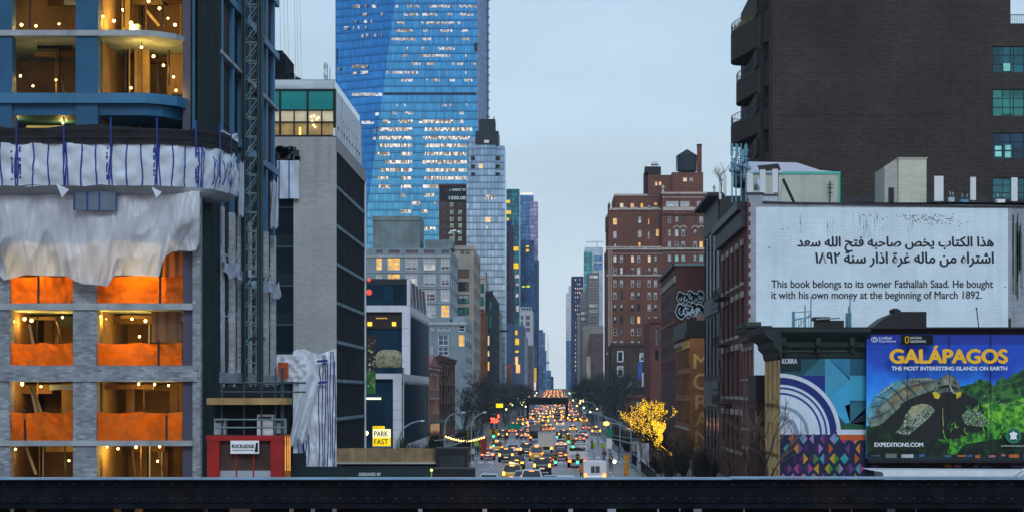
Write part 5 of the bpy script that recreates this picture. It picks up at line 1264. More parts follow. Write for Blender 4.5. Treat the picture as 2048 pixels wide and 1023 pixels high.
while k < 1440: b.fbox(k, 506 if k < 1323 else 503, k + 1.8, 508 if k < 1323 else 505, YL - .2, .2, stone); k += 4.2
b.build('stone_band', LT)
for c in RC[1:]:                                         # round arches over the tall bays
    for cy, w, m in ((457, 6.6, stone), (430, 4.6, stone)):
        b = MB(); cx = (c[0] + c[1]) / 2; b.path([P(cx + w * math.cos(R(a)), cy - w * .8 * math.sin(R(a)), V - .15) for a in range(0, 181, 30)], .26, m, n=4); b.build('stone_arch', LT)
for px in (1218, 1222.5): b = MB(); b.tube((X(px, YL), YL - .2, 0), (X(px, YL), YL - .2, zb1), .32, mat('pale_pipe', (.36, .24, .19), var=.2), n=6); b.build('drain_pipe', LT)
b = MB()
for a, py in ((1209, 512), (1212, 468), (1211, 440), (1216, 414)): b.fbox(a, py - 6, a + 5, py + 22, YL + 8, 5, ltb); b.fbox(a + 1, py - 10, a + 4, py - 5, YL + 8, 3, stone)
b.build('stepped_buttress', LT); windows(LT, sp)
for px, lab in ((1428.5, 'carved stone urn on the parapet beside the dark clad building'), (1326, 'carved stone finial on the parapet below the roof house')):
    b = MB(); b.lathe([(.5, 0), (.35, .5), (.2, .8), (.55, 1.4), (.5, 1.8), (.25, 2), (.3, 2.3)], P(px, 384, V + .5), stone, 10); b.build('stone_urn', label=lab, cat='urn')

# ------------------------------------------------------------------ low houses, brick block with graffiti, lettered warehouse
DL = loft('dark brown low house with three white framed windows below the brick apartment house', 1222, 1300, 688, 612, 30, mat('dark_umber_brick', (.055, .038, .030), brick=(.5, .2, .25), var=.35, scale=.4, streak=.4),
     [(1235, 702, 1246, 722, 1, 2, dk_glass, 0), (1235, 732, 1246, 751, 1, 2, dk_glass, .3), (1280, 706, 1288, 721, 1, 2, sky_glass, .5), (1252, 748, 1260, 756, 2, 1, navy_glass, 0)], name='low_house', cat='house')
b = MB()
for a, c, d, e in ((1235, 702, 1246, 722), (1235, 732, 1246, 751), (1280, 706, 1288, 721)):
    for q in ((a - 1, c - 1, d + 1, c + 1.2), (a - 1, e - 1, d + 1, e + 1), (a - 1, c, a + 1, e), (d - 1, c, d + 1, e)): b.fbox(*q, 611.8, .2, white_metal)
b.build('window_trim', DL)
b = MB(); b.fbox(1284, 744, 1301, 772, 560, 3, mat('cream_box', (.50, .48, .42), var=.1)); b.fbox(1290, 750, 1296, 768, 559.9, .1, stone); b.build('roof_shed', label='cream coloured shed on a low roof in front of the dark brown house', cat='shed')
b = MB(); b.grid(lambda u, v: P(1228 + 9 * u, 812 - 50 * v, 545) + Vector((0, .3 * math.sin(u * 9 + v * 4), 0)), 8, 12, tarp2); b.build('hanging_sheet', label='white sheet hanging from the low dark brown house', cat='sheet')
b = MB(); b.fbox(1276, 722, 1284, 760, 600, .4, mat('blue_tarp', (.03, .12, .36), var=.3)); b.build('blue_tarpaulin', label='blue tarpaulin on the wall of the low dark brown house', cat='tarpaulin')
loft('low red brick shop with a wide upper window behind the glowing tree', 1250, 1325, 791, 500, 14, brown, [(1268, 799, 1282, 812, 2, 1, sky_glass, 0), (1284, 799, 1299, 812, 2, 1, sky_glass, 0), (1256, 815, 1264, 830, 1, 2, dk_glass, 0)], name='brick_shop', cat='shop')
b = MB(); b.fbox(1225, 775, 1300, 792, 505, 10, black); b.fbox(1255, 762, 1262, 776, 506, 1, white_metal); b.fbox(1240, 768, 1250, 776, 506, 1, darkgrey); b.build('flat_roof_shed', label='black flat roof shed with small plant above the red brick shop', cat='shed')
loft('narrow red brown brick building edge left of the lettered warehouse', 1300, 1330, 640, 420, 30, mat('plum_red_brick', (.13, .042, .034), brick=(.6, .2, .2), var=.25, streak=.3), [(1310, 655, 1317, 690, 1, 3, sky_glass, 0), (1310, 700, 1317, 720, 1, 2, navy_glass, 0)], name='brick_building')
# brick block with graffiti
q2 = mat('graffiti_red_brick', (.105, .036, .030), brick=(.5, .2, .18), var=.25, scale=.3, streak=.35)
YG, YGB = 289.3, 330.0
zg = Z(531, YG)
GQ = thing('brick_block', 'plain dark red brick block with bubble graffiti high on its blank wall', 'building', (24, YG, 0))
hs, sp = [], []
for f in range(6):
    for k in range(6):
        u = YG + 3.5 + k * 6.4; v = 12.5 + f * 2.5
        hs.append((u - .8, u + .8, v - .8, v + .8)); sp.append(('x', XE, -1, u, v, 1.6, 1.6, (1, 1, .1, 0, frame_dark, dk_glass)))
b = MB(); b.face([(XE, YG, 0), (40, YG, 0), (40, YG, zg), (XE, YG, zg)], q2); b.wall('x', XE, YG, YGB, 0, zg, hs, q2, .3, side=-1); shell(b, XE, 40, YG, YGB, 0, zg, q2, 'fl'); b.build('wall', GQ)
b = MB(); b.box(XE - .25, 40, YG - .25, YG + .3, zg - .02, zg + .35, mat('mint_coping', (.25, .38, .40))); b.box(XE - .5, XE + .3, YG, YGB, zg - .1, zg + .4, black)
y = YG + .8
while y < YGB: b.box(XE - .22, XE - .01, y, y + .7, zg - 2.3, zg - 1.4, stone); y += 2.0
b.box(XE - .15, XE - .01, YG, YGB, zg - 8.2, zg - 7.8, mat('brick_string', (.22, .08, .06))); b.build('coping', GQ); windows(GQ, sp)
gr_w, gr_b, gr_k = mat('graffiti_white', (.62, .74, .80), var=.1), mat('graffiti_blue', (.10, .30, .45), var=.2), mat('graffiti_black', (.008, .01, .014))
GR = thing('graffiti', 'black and pale blue bubble letter graffiti on the dark red brick wall', 'graffiti', P(1380, 637, YG - .03))
b = MB(); rr = random.Random(3)
def blob(cx, cy, rx, ry, n=14): return [P(cx + rx * math.cos(2 * math.pi * k / n) * (1 + .12 * math.sin(3 * k)), cy + ry * math.sin(2 * math.pi * k / n) * (1 + .1 * math.cos(2 * k)), YG) for k in range(n)]
LETT = [(1361, 594, 6, 10), (1371, 597, 6, 9), (1381, 592, 6, 10), (1391, 596, 6, 9), (1401, 592, 6, 10), (1362, 622, 9, 13), (1376, 622, 6, 11), (1387, 618, 6, 12), (1399, 622, 8, 13)]
for k, (cx, cy, rx, ry) in enumerate(LETT):
    for sc, m, o in ((1.25, gr_w, .03), (1.08, gr_k, .05)):
        pts = [Vector((p.x, YG - o - k * .002, p.z)) for p in blob(cx, cy, rx * sc, ry * sc)]; b.face(pts, m)
b.build('fill', GR)
b = MB()
for k, (cx, cy, rx, ry) in enumerate(LETT):
    b.path([Vector((p.x, YG - .09, p.z)) for p in blob(cx, cy, rx * .5, ry * .55)][:rr.choice((7, 9, 11))], .09, gr_w, n=4); b.path([P(cx - rx * .5, cy + ry * .2, YG - .09), P(cx + rx * .3, cy - ry * .1, YG - .09)], .07, gr_b, n=4)
b.build('strokes', GR)
text('GAP', 1, gr_w, P(1366, 630, YG - .12), GR, fit=(X(1400, YG) - X(1366, YG), 1.1), bold=.03)
# lettered warehouse
wq = mat('warehouse_brown_brick', (.31, .12, .045), brick=(.5, .2, .18), var=.25, scale=.3, streak=.35)
YM, YMB = 259.3, 289.0
zm = Z(672, YM)
MQ = thing('lettered_warehouse', 'brown brick warehouse with worn painted gold letters down its corner', 'warehouse', (24, YM, 0))
hs, sp, tr = [], [], MB()
for f, (v0, v1) in enumerate(((.8, 3.4), (4.4, 7.2), (8.2, 10.8), (11.8, 14.0))):
    for k in range(7):
        u = YM + 2.6 + k * 4.0
        hs.append((u - 1.2, u + 1.2, v0, v1)); g_ = dk_glass if (f * 7 + k) % 9 else lit_warm
        sp.append(('x', XE, -1, u, (v0 + v1) / 2, 2.4, v1 - v0, (2, 3, .12, 0, frame_dark, g_)))
    tr.box(XE - .2, XE - .01, YM, YMB, v1 + .25, v1 + .45, mat('worn_gold_band', (.26, .16, .05), var=.4) if f else stone)
    for k in range(4): tr.box(XE - .14, XE - .01, YM + .4 + k * 4, YM + .9 + k * 4, v0 + .6, v1, mat('worn_gold_band', (.26, .16, .05)))
b = MB(); b.face([(XE, YM, 0), (40, YM, 0), (40, YM, zm), (XE, YM, zm)], wq); b.wall('x', XE, YM, YMB, 0, zm, hs, wq, .3, side=-1); shell(b, XE, 40, YM, YMB, 0, zm, wq, 'fl'); b.build('wall', MQ)
y = YM + .3
while y < YM + 11: tr.box(XE - .3, XE - .01, y, y + .5, zm - 1.5, zm - .5, mat('yellow_lit_frieze', (.50, .34, .06), var=.3)); y += .62  # yellow light on the upper band is put into the frieze colour
while y < YMB - .4: tr.box(XE - .3, XE - .01, y, y + .5, zm - .9, zm - .4, stone); y += 1.1
tr.build('gold_trim', MQ); windows(MQ, sp)
b = MB(); b.box(XE - .4, 40, YM + .4, YMB + .2, zm - .05, Z(644, YM + 8), black); b.box(XE - .7, 40, YM - .15, YM + 1.4, zm - .1, zm + .5, black); b.build('roof_ledge', MQ)
gold = mat('worn_gold_paint', (.52, .35, .12), var=.3, scale=2)
for ch, py, hpx in (('M', 736, 29), ('O', 778, 32), ('R', 816, 27), ('A', 851, 28), ('N', 886, 27), ('S', 917, 26)):
    hgt = hpx * YM / F; text(ch, 1, gold, P(1387.5 if ch not in 'RAN' else 1391, py, YM - .03), MQ, fit=(hgt * .98, hgt), bold=.02)
b = MB(); b.fbox(1395, 625, 1409, 640, 285, 1.5, mat('terracotta_box', (.42, .27, .2))); b.build('roof_box', label='pale terracotta box below the graffiti', cat='box')

# ------------------------------------------------------------------ dark clad building and brick house with the white text wall
YD0, YD1, YW0 = 212.5, 233.3, 182.0
clad = mat('charcoal_cladding', (.026, .027, .030), rough=.6, var=.3, scale=.4, streak=.3)
clad2 = mat('grey_spandrel', (.10, .11, .125), rough=.6, var=.2, streak=.2)
zd = 29.4
DC = thing('charcoal_building', 'charcoal clad narrow building with tall dark slots, beside the brick house', 'building', (24, YD0, 0))
b = MB(); shell(b, XE, 46, YD0, YD1, 0, zd, clad); b.build('wall', DC)
for z0, z1 in ((1, 6.6), (10.3, 17.0), (19.2, 26.2)):
    for k in range(4):
        y = YD0 + 1 + k * 5
        b = MB(); b.box(XE - .03, XE + .02, y, y + 3.9, z0, z1, dk_glass); b.box(XE - .12, XE - .03, y + 3.9, y + 4.2, z0, z1, frame_dark); b.box(XE - .07, XE - .03, y + 1.9, y + 2, z0, z1, steel); b.build('window_slot', DC)
b = MB()
for z0, z1 in ((7.0, 9.8), (17.2, 19.0), (26.4, 29.4)): b.box(XE - .15, XE - .02, YD0 + .3, YD1 - .1, z0, z1, clad2 if z0 < 26 else clad)
for z in (7.6, 8.2, 8.8, 17.6, 18.2): b.box(XE - .2, XE - .15, YD0 + .5, YD0 + 9, z, z + .18, darkgrey)
b.box(XE - 1.3, XE + .5, YD0 - .2, YD1, zd, zd + .35, clad); b.build('spandrel', DC)
redb = mat('deep_red_brick', (.125, .036, .028), brick=(.5, .18, .2), var=.3, scale=.4, streak=.3)
zr = Z(405, YW0); zpar = Z(388, YW0)
RH = thing('text_wall_house', 'red brick house whose broad side wall is whitewashed and painted with text', 'house', (30, YW0, 0))
hs, sp = [], []
tr = MB()
for z0, z1 in ((3.0, 6.4), (8.2, 12.6), (14.0, 17.4), (18.8, 22.2)):
    for u in (186.5, 191.6, 196.8, 202.0, 207.2):
        hs.append((u - .95, u + .95, z0, z1)); sp.append(('x', XE, -1, u, (z0 + z1) / 2, 1.9, z1 - z0, (1, 2, .1, .25, frame_dark, dk_glass)))
        b = MB(); b.box(XE - .16, XE - .01, u - 1.2, u + 1.2, z1 + .02, z1 + .55, stone); b.build('window_lintel', RH); b = MB(); b.box(XE - .2, XE - .01, u - 1.15, u + 1.15, z0 - .3, z0 - .02, stone); b.build('window_sill', RH)
whitew = mat('whitewash_border', (.33, .37, .41), brick=(.5, .18, .12), var=.2, scale=.35, streak=.6, dirt=(.10, .12, .13))
b = MB(); b.wall('x', XE, YW0, YD0, 0, zr, hs, redb, .3, side=-1); shell(b, XE, 60, YW0, YD0, 0, zr, concrete, 'fl'); b.build('brick_front', RH)
b = MB(); b.face([(XE + .02, YW0, 0), (60, YW0, 0), (60, YW0, Z(415, YW0)), (X(1525, YW0), YW0, zr), (X(1525, YW0), YW0, zpar), (XE + .02, YW0, zpar)], whitew)
b.box(XE + .02, X(1525, YW0), YW0 + .01, YW0 + .5, zr - .5, zpar, whitew); b.build('side_wall', RH)
b = MB()
for k in range(30):
    py = 396 + k * 9.2
    b.box(XE - .02, XE + (.30 if k % 2 else .12), YW0 - .02, YW0 + .3, Z(py + 9.2, YW0), Z(py, YW0), redb)
b.build('quoin', RH)
b = MB(); pts = [(1525, 404), (1600, 406), (1680, 407), (1760, 409), (1840, 410), (1930, 412), (2060, 413), (2200, 415)]
for (a, c), (d, e) in zip(pts, pts[1:]): b.prism([(X(a, YW0), Z(c + 1.8, YW0)), (X(d, YW0), Z(e + 1.8, YW0)), (X(d, YW0), Z(e - 1.6, YW0)), (X(a, YW0), Z(c - 1.6, YW0))], 'y', YW0 - .15, YW0 + .45, darkgrey)
b.box(XE - .1, X(1526, YW0), YW0 - .15, YW0 + .55, zpar, zpar + .14, darkgrey); tr.box(XE - .5, XE + .2, YW0 + .6, YD0, zr - 2.2, zr - .6, clad); tr.box(XE - .9, XE + .2, YW0 + .6, YD0, zr - .6, zr + .15, black)
b.build('parapet_coping', RH); tr.build('dark_cornice', RH); windows(RH, sp)
b = MB()                                                # fire escape on the brick front
for z in (7.3, 13.2, 17.9):
    b.box(XE - 1.3, XE - .05, 198, 206, z, z + .1, black); b.box(XE - 1.3, XE - 1.24, 198, 206, z + .95, z + 1.03, black)
    for k in range(11): b.box(XE - 1.29, XE - 1.25, 198 + k * .8, 198.05 + k * .8, z, z + 1, black)
    b.tube((XE - .7, 199, z), (XE - .7, 204.5, z + 4.5), .07, black, n=4)
b.build('fire_escape', RH)
SGN = thing('wall_text_panel', 'white painted wall panel with two lines of Arabic and two lines of English', 'painted wall', P(1764, 668, YW0))
wash = mat('white_wall_paint', (.70, .82, .88), brick=(.5, .16, .04), var=.10, scale=.3, streak=.30, dirt=(.36, .50, .56))
b = MB(); b.face([P(1512, 700, YW0 - .02), P(2016, 700, YW0 - .02), P(2016, 416, YW0 - .02), P(1512, 414, YW0 - .02)], wash); b.build('paint', SGN)
fleck = mat('bare_brick_fleck', (.03, .035, .045))
b = MB()
for k in range(120):
    u = rnd.random(); px = 1800 + 105 * u + rnd.gauss(0, 18); py = 428 + rnd.random() * 18 * (.5 + u)
    if px < 2012: b.fbox(px, py, px + rnd.uniform(.8, 4), py + rnd.uniform(.6, 1.6), YW0 - .03, .008, fleck)
for px, py in ((1564, 457), (1567, 464), (1574, 456), (1537, 494), (1739, 430), (1725, 429), (2008, 572), (1600, 640), (1900, 436), (1905, 428)): b.fbox(px, py, px + rnd.uniform(2, 5), py + 1.5, YW0 - .03, .008, fleck)
b.build('bare_patches', SGN, kind='stuff')
stain = mat('rain_stain', (.46, .56, .60), var=.3, scale=2)
b = MB()
for k in range(60):
    px = rnd.choice((1722, 1735, 1752, 1768, 1700, 1660, 1600, 1820)) + rnd.uniform(-6, 6); py = rnd.uniform(418, 470)
    b.fbox(px, py, px + rnd.uniform(.6, 1.6), py + rnd.uniform(5, 26), YW0 - .026, .004, stain)
for k in range(16): px = rnd.uniform(2024, 2046); b.fbox(px, rnd.uniform(424, 470), px + rnd.uniform(1, 3), rnd.uniform(480, 600), YW0 - .026, .02, mat('dark_stain', (.10, .12, .11), var=.4))
b.build('stains', SGN, kind='stuff')
inkb = mat('wall_lettering_black', (.018, .022, .032), var=.3)
AF = {'ا': 'ﺍﺍﺎﺎ', 'ب': 'ﺏﺑﺒﺐ', 'ت': 'ﺕﺗﺘﺖ', 'ة': 'ﺓﺓﺔﺔ', 'ح': 'ﺡﺣﺤﺢ', 'خ': 'ﺥﺧﺨﺦ', 'د': 'ﺩﺩﺪﺪ', 'ذ': 'ﺫﺫﺬﺬ', 'ر': 'ﺭﺭﺮﺮ', 'س': 'ﺱﺳﺴﺲ', 'ش': 'ﺵﺷﺸﺶ', 'ص': 'ﺹﺻﺼﺺ', 'ع': 'ﻉﻋﻌﻊ', 'غ': 'ﻍﻏﻐﻎ', 'ف': 'ﻑﻓﻔﻒ', 'ك': 'ﻙﻛﻜﻚ', 'ل': 'ﻝﻟﻠﻞ', 'م': 'ﻡﻣﻤﻢ', 'ن': 'ﻥﻧﻨﻦ', 'ه': 'ﻩﻫﻬﻪ', 'ي': 'ﻱﻳﻴﻲ'}
def shape(tx):                                           # joined letter forms, laid out right to left
    out = []
    for w in tx.split(' '):
        if w[0] in '١': out.append(w[::-1]); continue
        s = ''
        for i, c in enumerate(w):
            pj = i > 0 and w[i - 1] not in 'اةدذر'; nj = i < len(w) - 1 and c not in 'اةدذر'; s += AF[c][2 if pj and nj else 3 if pj else 1 if nj else 0]
        out.append(s)
    return ' '.join(out)[::-1]
yt = YW0 - .035
text(shape('هذا الكتاب يخص صاحبه فتح الله سعد'), 1, inkb, P(1595, 503, yt), SGN, fit=(X(1987, yt) - X(1595, yt), 30 * yt / F), bold=.022)
text(shape('اشتراه من ماله غرة اذار سنة ١٨٩٢'), 1, inkb, P(1631, 533, yt), SGN, fit=(X(1987, yt) - X(1631, yt), 30 * yt / F), bold=.022)
text('This book belongs to its owner Fathallah Saad. He bought', 1, inkb, P(1543, 579.5, yt), SGN, fit=(X(1986, yt) - X(1543, yt), 20 * yt / F), bold=.012)
text('it with his own money at the beginning of March 1892.', 1, inkb, P(1543, 601.5, yt), SGN, fit=(X(1963, yt) - X(1543, yt), 20 * yt / F), bold=.012)

# roof things behind the white wall
cream = mat('cream_brick', (.50, .49, .39), brick=(.6, .2, .08), var=.12, streak=.25)
mint = mat('mint_trim', (.06, .40, .32), rough=.5)
t = thing('rooftop_cabin', 'cream rooftop cabin with mint green trim and pale sloping roof above the white wall', 'cabin', P(1600, 410, 196))
Yc = 196.0
b = MB(); b.fbox(1500, 346, 1680, 425, Yc, 5, mat('cabin_wall', (.42, .44, .38), var=.15, streak=.3)); b.build('wall', t)
b = MB(); b.prism([(X(1496, Yc), Z(347, Yc)), (X(1681, Yc), Z(344, Yc)), (X(1640, Yc), Z(340, Yc)), (X(1594, Yc), Z(325, Yc)), (X(1497, Yc), Z(323, Yc))], 'y', Yc + .1, Yc + 5, mat('pale_roof', (.50, .52, .62), var=.1)); b.build('roof', t)
b = MB(); b.fbox(1565, 343, 1681, 348, Yc - .1, .1, mint); b.fbox(1676.5, 348, 1680.5, 424, Yc - .08, .08, mint); b.fbox(1500, 345, 1565, 348.5, Yc - .1, .1, mat('teal_fascia', (.08, .22, .24))); b.build('trim', t)
b = MB(); b.fbox(1508, 358, 1522, 380, Yc - .05, .05, sky_glass); b.build('window', t)
b = MB(); b.tube(P(1660, 425, Yc - .3), P(1660, 362, Yc - .3), .06, darkgrey)
for py in (368, 375, 385): b.fbox(1655, py, 1666, py + 1.5, Yc - .4, .08, darkgrey)
b.build('roof_aerial', label='thin grey aerial standing in front of the mint trimmed cabin', cat='aerial')
t = thing('stair_bulkhead', 'cream brick stair bulkhead with slanted top and dark door above the white wall', 'bulkhead', P(1812, 412, 190))
Yk = 190.0
b = MB(); b.box(X(1797, Yk), X(1853, Yk), Yk, Yk + 6, Z(420, Yk), Z(316, Yk), cream); b.prism([(X(1770, Yk), Z(420, Yk)), (X(1797, Yk), Z(420, Yk)), (X(1797, Yk), Z(316.3, Yk)), (X(1770, Yk), Z(332, Yk))], 'y', Yk + .25, Yk + 6, mat('cream_brick_shaded', (.36, .36, .32), brick=(.6, .2, .08), var=.12)); b.build('wall', t)  # turned left face: its shade is put into the darker brick colour
b = MB(); b.box(X(1795, Yk), X(1855, Yk), Yk - .1, Yk + 6.1, Z(317, Yk), Z(315, Yk), stone); b.build('coping', t); b = MB(); b.fbox(1777, 375, 1788, 418, Yk + .18, .06, black); b.build('door', t)
def panel(px0, py0, px1, py1, Y, label, base):
    t = thing('cell_antenna', label, 'antenna', P((px0 + px1) / 2, base, Y))
    b = MB(); b.box(X(px0, Y), X(px1, Y), Y, Y + .22, Z(py1, Y), Z(py0, Y), mat('antenna_white', (.60, .62, .62), rough=.5, var=.08)); b.build('panel', t)
    b = MB(); b.tube(P((px0 + px1) / 2, base, Y + .35), P((px0 + px1) / 2, py0 + 4, Y + .35), .06, steel); b.box(X(px0 + 2, Y), X(px1 - 2, Y), Y + .2, Y + .4, Z(py0 + 12, Y), Z(py0 + 10, Y), steel); b.build('mounting_pole', t)
for a in ((1869, 352, 1887, 402, 187, 'broad white panel antenna right of the cream bulkhead', 412), (1941, 354, 1952, 400, 187, 'slim white panel antenna midway along the wall top', 413), (2023, 355, 2035, 402, 187, 'white panel antenna near the stained end of the wall', 414),
          (1494, 346, 1506, 390, 186, 'white panel antenna at the corner beside the cell mast', 405), (1520, 339, 1531, 385, 186, 'white panel antenna left of its twin under the dark tilted sheet', 400), (1545, 338, 1556, 385, 186, 'white panel antenna right of its twin under the dark tilted sheet', 400), (1447, 350, 1453, 388, 205, 'thin grey panel antenna over the charcoal building edge', 395), (1438, 357, 1443, 398, 212, 'short grey panel antenna at the far roof edge', 402)): panel(*a)
b = MB(); b.prism([(X(1514, 187), Z(332, 187)), (X(1556, 187), Z(328, 187)), (X(1561, 187), Z(341, 187)), (X(1519, 187), Z(344, 187))], 'y', 186.6, 186.75, clad); b.tube(P(1522, 344, 186.7), P(1522, 400, 186.7), .05, black); b.tube(P(1556, 341, 186.7), P(1556, 400, 186.7), .05, black); b.build('tilted_sheet', label='dark tilted sheet on posts above two white antennas', cat='panel')
t = thing('cell_mast', 'cluster of blue grey cell equipment on a lattice mast at the roof corner', 'cell mast', P(1480, 400, 190))
b = MB(); cb = mat('cell_blue', (.10, .26, .34), rough=.4, var=.4, scale=2)
for px in (1464, 1472, 1482, 1492): b.tube(P(px, 405, 190), P(px, 287, 190), .07, cb)
for py in (300, 318, 334, 350): b.tube(P(1462, py, 190), P(1498, py, 190), .05, cb)
b.path([P(1462, 334, 190), P(1482, 300, 190), P(1498, 334, 190)], .05, cb); b.build('frame', t)
b = MB()
for px, py in ((1461, 287), (1471, 288), (1489, 290), (1482, 300)): b.fbox(px, py, px + 6, py + rnd.uniform(18, 28), 189.8, .2, cb)
b.build('equipment', t); b = MB()
for px, py in ((1466, 326), (1474, 338), (1480, 329), (1490, 332), (1497, 336), (1463, 340)): b.ball(P(px, py, 189.7), .26, mat('dish_grey', (.16, .27, .36), rough=.4), n=8)
b.build('dish', t)
b = MB(); b.tube(P(1566, 358, 186), P(1588, 405, 186), .14, black); b.tube(P(1566, 358, 186), P(1560, 405, 186), .05, steel); b.build('brace', label='dark slanting brace beside the white roof antennas', cat='brace')
for px0, py0, px1, py1, m, lab in ((1898, 390, 1909, 408, steel, 'small steel roof vent with two stubs right of the bulkhead'), (1922, 394, 1937, 409, cb, 'teal funnel shaped roof unit by the slim antenna'), (1993, 394, 2011, 409, white_metal, 'pale roof air unit with blue rim near the wall end'), (1525, 388, 1556, 402, steel, 'low steel frame box behind the wall corner')):
    b = MB(); b.fbox(px0, py0, px1, py1 + 6, 186, .6, m); b.fbox(px0 - .6, py0, px1 + .6, py0 + 3, 185.9, .8, darkgrey); b.fbox(px0 + 2, py0 - 7, px0 + 3.5, py0, 186.2, .1, steel); b.fbox(px1 - 3.5, py0 - 6, px1 - 2, py0, 186.2, .1, steel); b.build('roof_unit', label=lab, cat='roof unit')
t = thing('roof_pipe_rail', 'low dark pipe railing with cables along the wall top', 'railing', P(1950, 412, 184))
b = MB(); b.tube(P(1888, 404, 184), P(2060, 408, 184), .05, black)
for px in range(1892, 2060, 17): b.tube(P(px, 415, 184), P(px, 400 + rnd.uniform(0, 5), 184), .035, black)
b.build('rail', t)

# ------------------------------------------------------------------ big dark brick block with curved balconies
dkb = mat('charcoal_brick', (.027, .0195, .0145), brick=(.62, .25, .42), var=.42, scale=.10, spec=.35, streak=.2)
dks = mat('charcoal_brick_smooth', (.030, .022, .017), var=.25, scale=.3)
YQ = 240.0
xq = X(1540, YQ); zq = Z(-60, YQ)
DB = thing('dark_brick_block', 'huge dark brick block with blank wall and curved balconies towering over the white wall', 'apartment building', (50, YQ, 0))
hs, sp = [], []
for pa, pb, g_ in ((92, 146, glass('dim_teal_glazing', (.02, .115, .13), metal=.4, rough=.12, var=.5)), (178, 233, glass('green_glazing', (.03, .19, .15), metal=.35, rough=.12, var=.5)), (265, 319, navy_glass), (355, 400, glass('dim_teal_glazing', (.02, .115, .13)))):
    x0, x1, z0, z1 = X(1985, YQ), X(2070, YQ), Z(pb, YQ), Z(pa, YQ); hs.append((x0, x1, z0, z1)); sp.append(('y', YQ, -1, (x0 + x1) / 2, (z0 + z1) / 2, x1 - x0, z1 - z0, (4, 3, .1, 0, frame_dark, g_)))
xr = X(2021, YQ); zr2 = Z(47, YQ)
b = MB(); b.wall('y', YQ, xq, xr, 0, zq, hs, dkb, .4); b.wall('y', YQ, xr, 75, 0, zr2, [(max(h[0], xr), h[1], h[2], h[3]) for h in hs], dkb, .4)
b.box(X(1540, YQ), X(1545, YQ), YQ - .25, YQ - .01, 0, zq, dks); b.face([(xq, YQ, 0), (xq, 268, 0), (xq, 268, zq), (xq, YQ, zq)], dks); b.face([(xr, YQ, zr2), (xr, 268, zr2), (xr, 268, zq), (xr, YQ, zq)], dks)
b.face([(xq, YQ, zq), (xr, YQ, zq), (xr, 268, zq), (xq, 268, zq)], dks); b.face([(xr, YQ, zr2), (75, YQ, zr2), (75, 268, zr2), (xr, 268, zr2)], dks); b.face([(75, 268, 0), (xq, 268, 0), (xq, 268, zq), (75, 268, zr2)], dks)
for px in (1670, 1927, 1975): b.fbox(px, -60, px + 1.2, 420, YQ - .012, .02, black)
for py in (46, 230): b.fbox(1545, py, 1970, py + 1.1, YQ - .012, .02, black)
b.build('wall', DB)
for pl, c, sd, u, v, w, h, st in sp: pass
windows(DB, sp)
for a, c, d, e, m in ((2007, 127, 2021, 142, lit_teal), (1990, 292, 2003, 300, lit_teal), (2010, 290, 2022, 300, lit_teal), (1990, 303, 2003, 313, lit_teal), (2010, 303, 2022, 315, lit_teal)):
    b = MB(); b.fbox(a, c, d, e, YQ + .12, .03, m); b.build('lit_pane', DB)
BAL = [(50.9, 54.6, 1.0), (45.6, 48.3, .78), (40.3, 42.8, 1.0), (35.0, 37.4, .9)]
def balplan(k, o=0): return smooth_plan(balplan_(k, o))
def smooth_plan(p):
    o = [p[0]]
    for i in range(len(p) - 1):
        a, b_, c, d = (Vector(p[max(0, min(len(p) - 1, i + j))]) for j in (-1, 0, 1, 2))
        for t_ in (.33, .67, 1): o.append(tuple(.5 * (2 * b_ + (c - a) * t_ + (2 * a - 5 * b_ + 4 * c - d) * t_ ** 2 + (3 * b_ - a - 3 * c + d) * t_ ** 3)))
    return o
def balplan_(k, o=0): return [(xq + .3, YQ + .3), (xq - .35 * k - o, YQ + 2.0), (xq - .95 * k - o, YQ + 5), (xq - 1.75 * k - o, YQ + 9), (xq - 2.5 * k - o, YQ + 12.5), (xq - 3.05 * k - o, YQ + 15), (xq - 3.2 * k - o, YQ + 17), (xq - 2.95 * k, YQ + 18.6 + o), (xq - 2.2 * k, YQ + 19.6 + o), (xq + .3, YQ + 20)]
for z0, z1, k in BAL:
    b = MB(); b.prism(balplan(k), 'z', z0, z1, dks); b.build('balcony', DB)
    b = MB(); pl = balplan(k, -.1)[1:-1]
    for zz in (z1 + 1.15, z1 + .1): b.path([Vector((x, y, zz)) for x, y in pl], .05, black, n=4)
    for (x, y), (x2, y2) in zip(pl, pl[1:]):
        n = max(1, int(math.dist((x, y), (x2, y2)) / 1.1))
        for i in range(n): b.tube((x + (x2 - x) * i / n, y + (y2 - y) * i / n, z1), (x + (x2 - x) * i / n, y + (y2 - y) * i / n, z1 + 1.15), .035, black, n=4)
    b.build('balcony_rail', DB)
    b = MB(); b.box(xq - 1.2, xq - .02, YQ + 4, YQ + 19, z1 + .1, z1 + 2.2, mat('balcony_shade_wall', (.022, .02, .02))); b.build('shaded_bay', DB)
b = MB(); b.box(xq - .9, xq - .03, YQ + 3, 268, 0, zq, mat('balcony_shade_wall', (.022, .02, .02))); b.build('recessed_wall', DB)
t = thing('terrace_plants', 'dry grasses growing behind the topmost curved balcony rail', 'plants', (xq - 2, YQ + 12, 54.6)); b = MB()
for k in range(240):
    u = rnd.random(); x, y = xq - .5 - 2.3 * u + rnd.uniform(-.2, .3), YQ + 4 + 12 * u; s = rnd.uniform(.4, 1.1 + .8 * (rnd.random() < .2)); b.face([(x, y, 54.6), (x + .06, y, 54.6), (x + rnd.uniform(-.3, .3), y + rnd.uniform(-.2, .2), 54.9 + s)], mat('dry_grass', (.20, .17, .08), var=.5, scale=3))
b.build('grass', t, kind='stuff')
b = MB(); b.tube(P(2021, 30, YQ + .2), P(2120, 30, YQ + .2), .05, black)
for k in range(28): b.tube(P(2022 + k * 3.4, 47, YQ + .2), P(2022 + k * 3.4, 30, YQ + .2), .025, black, n=4)
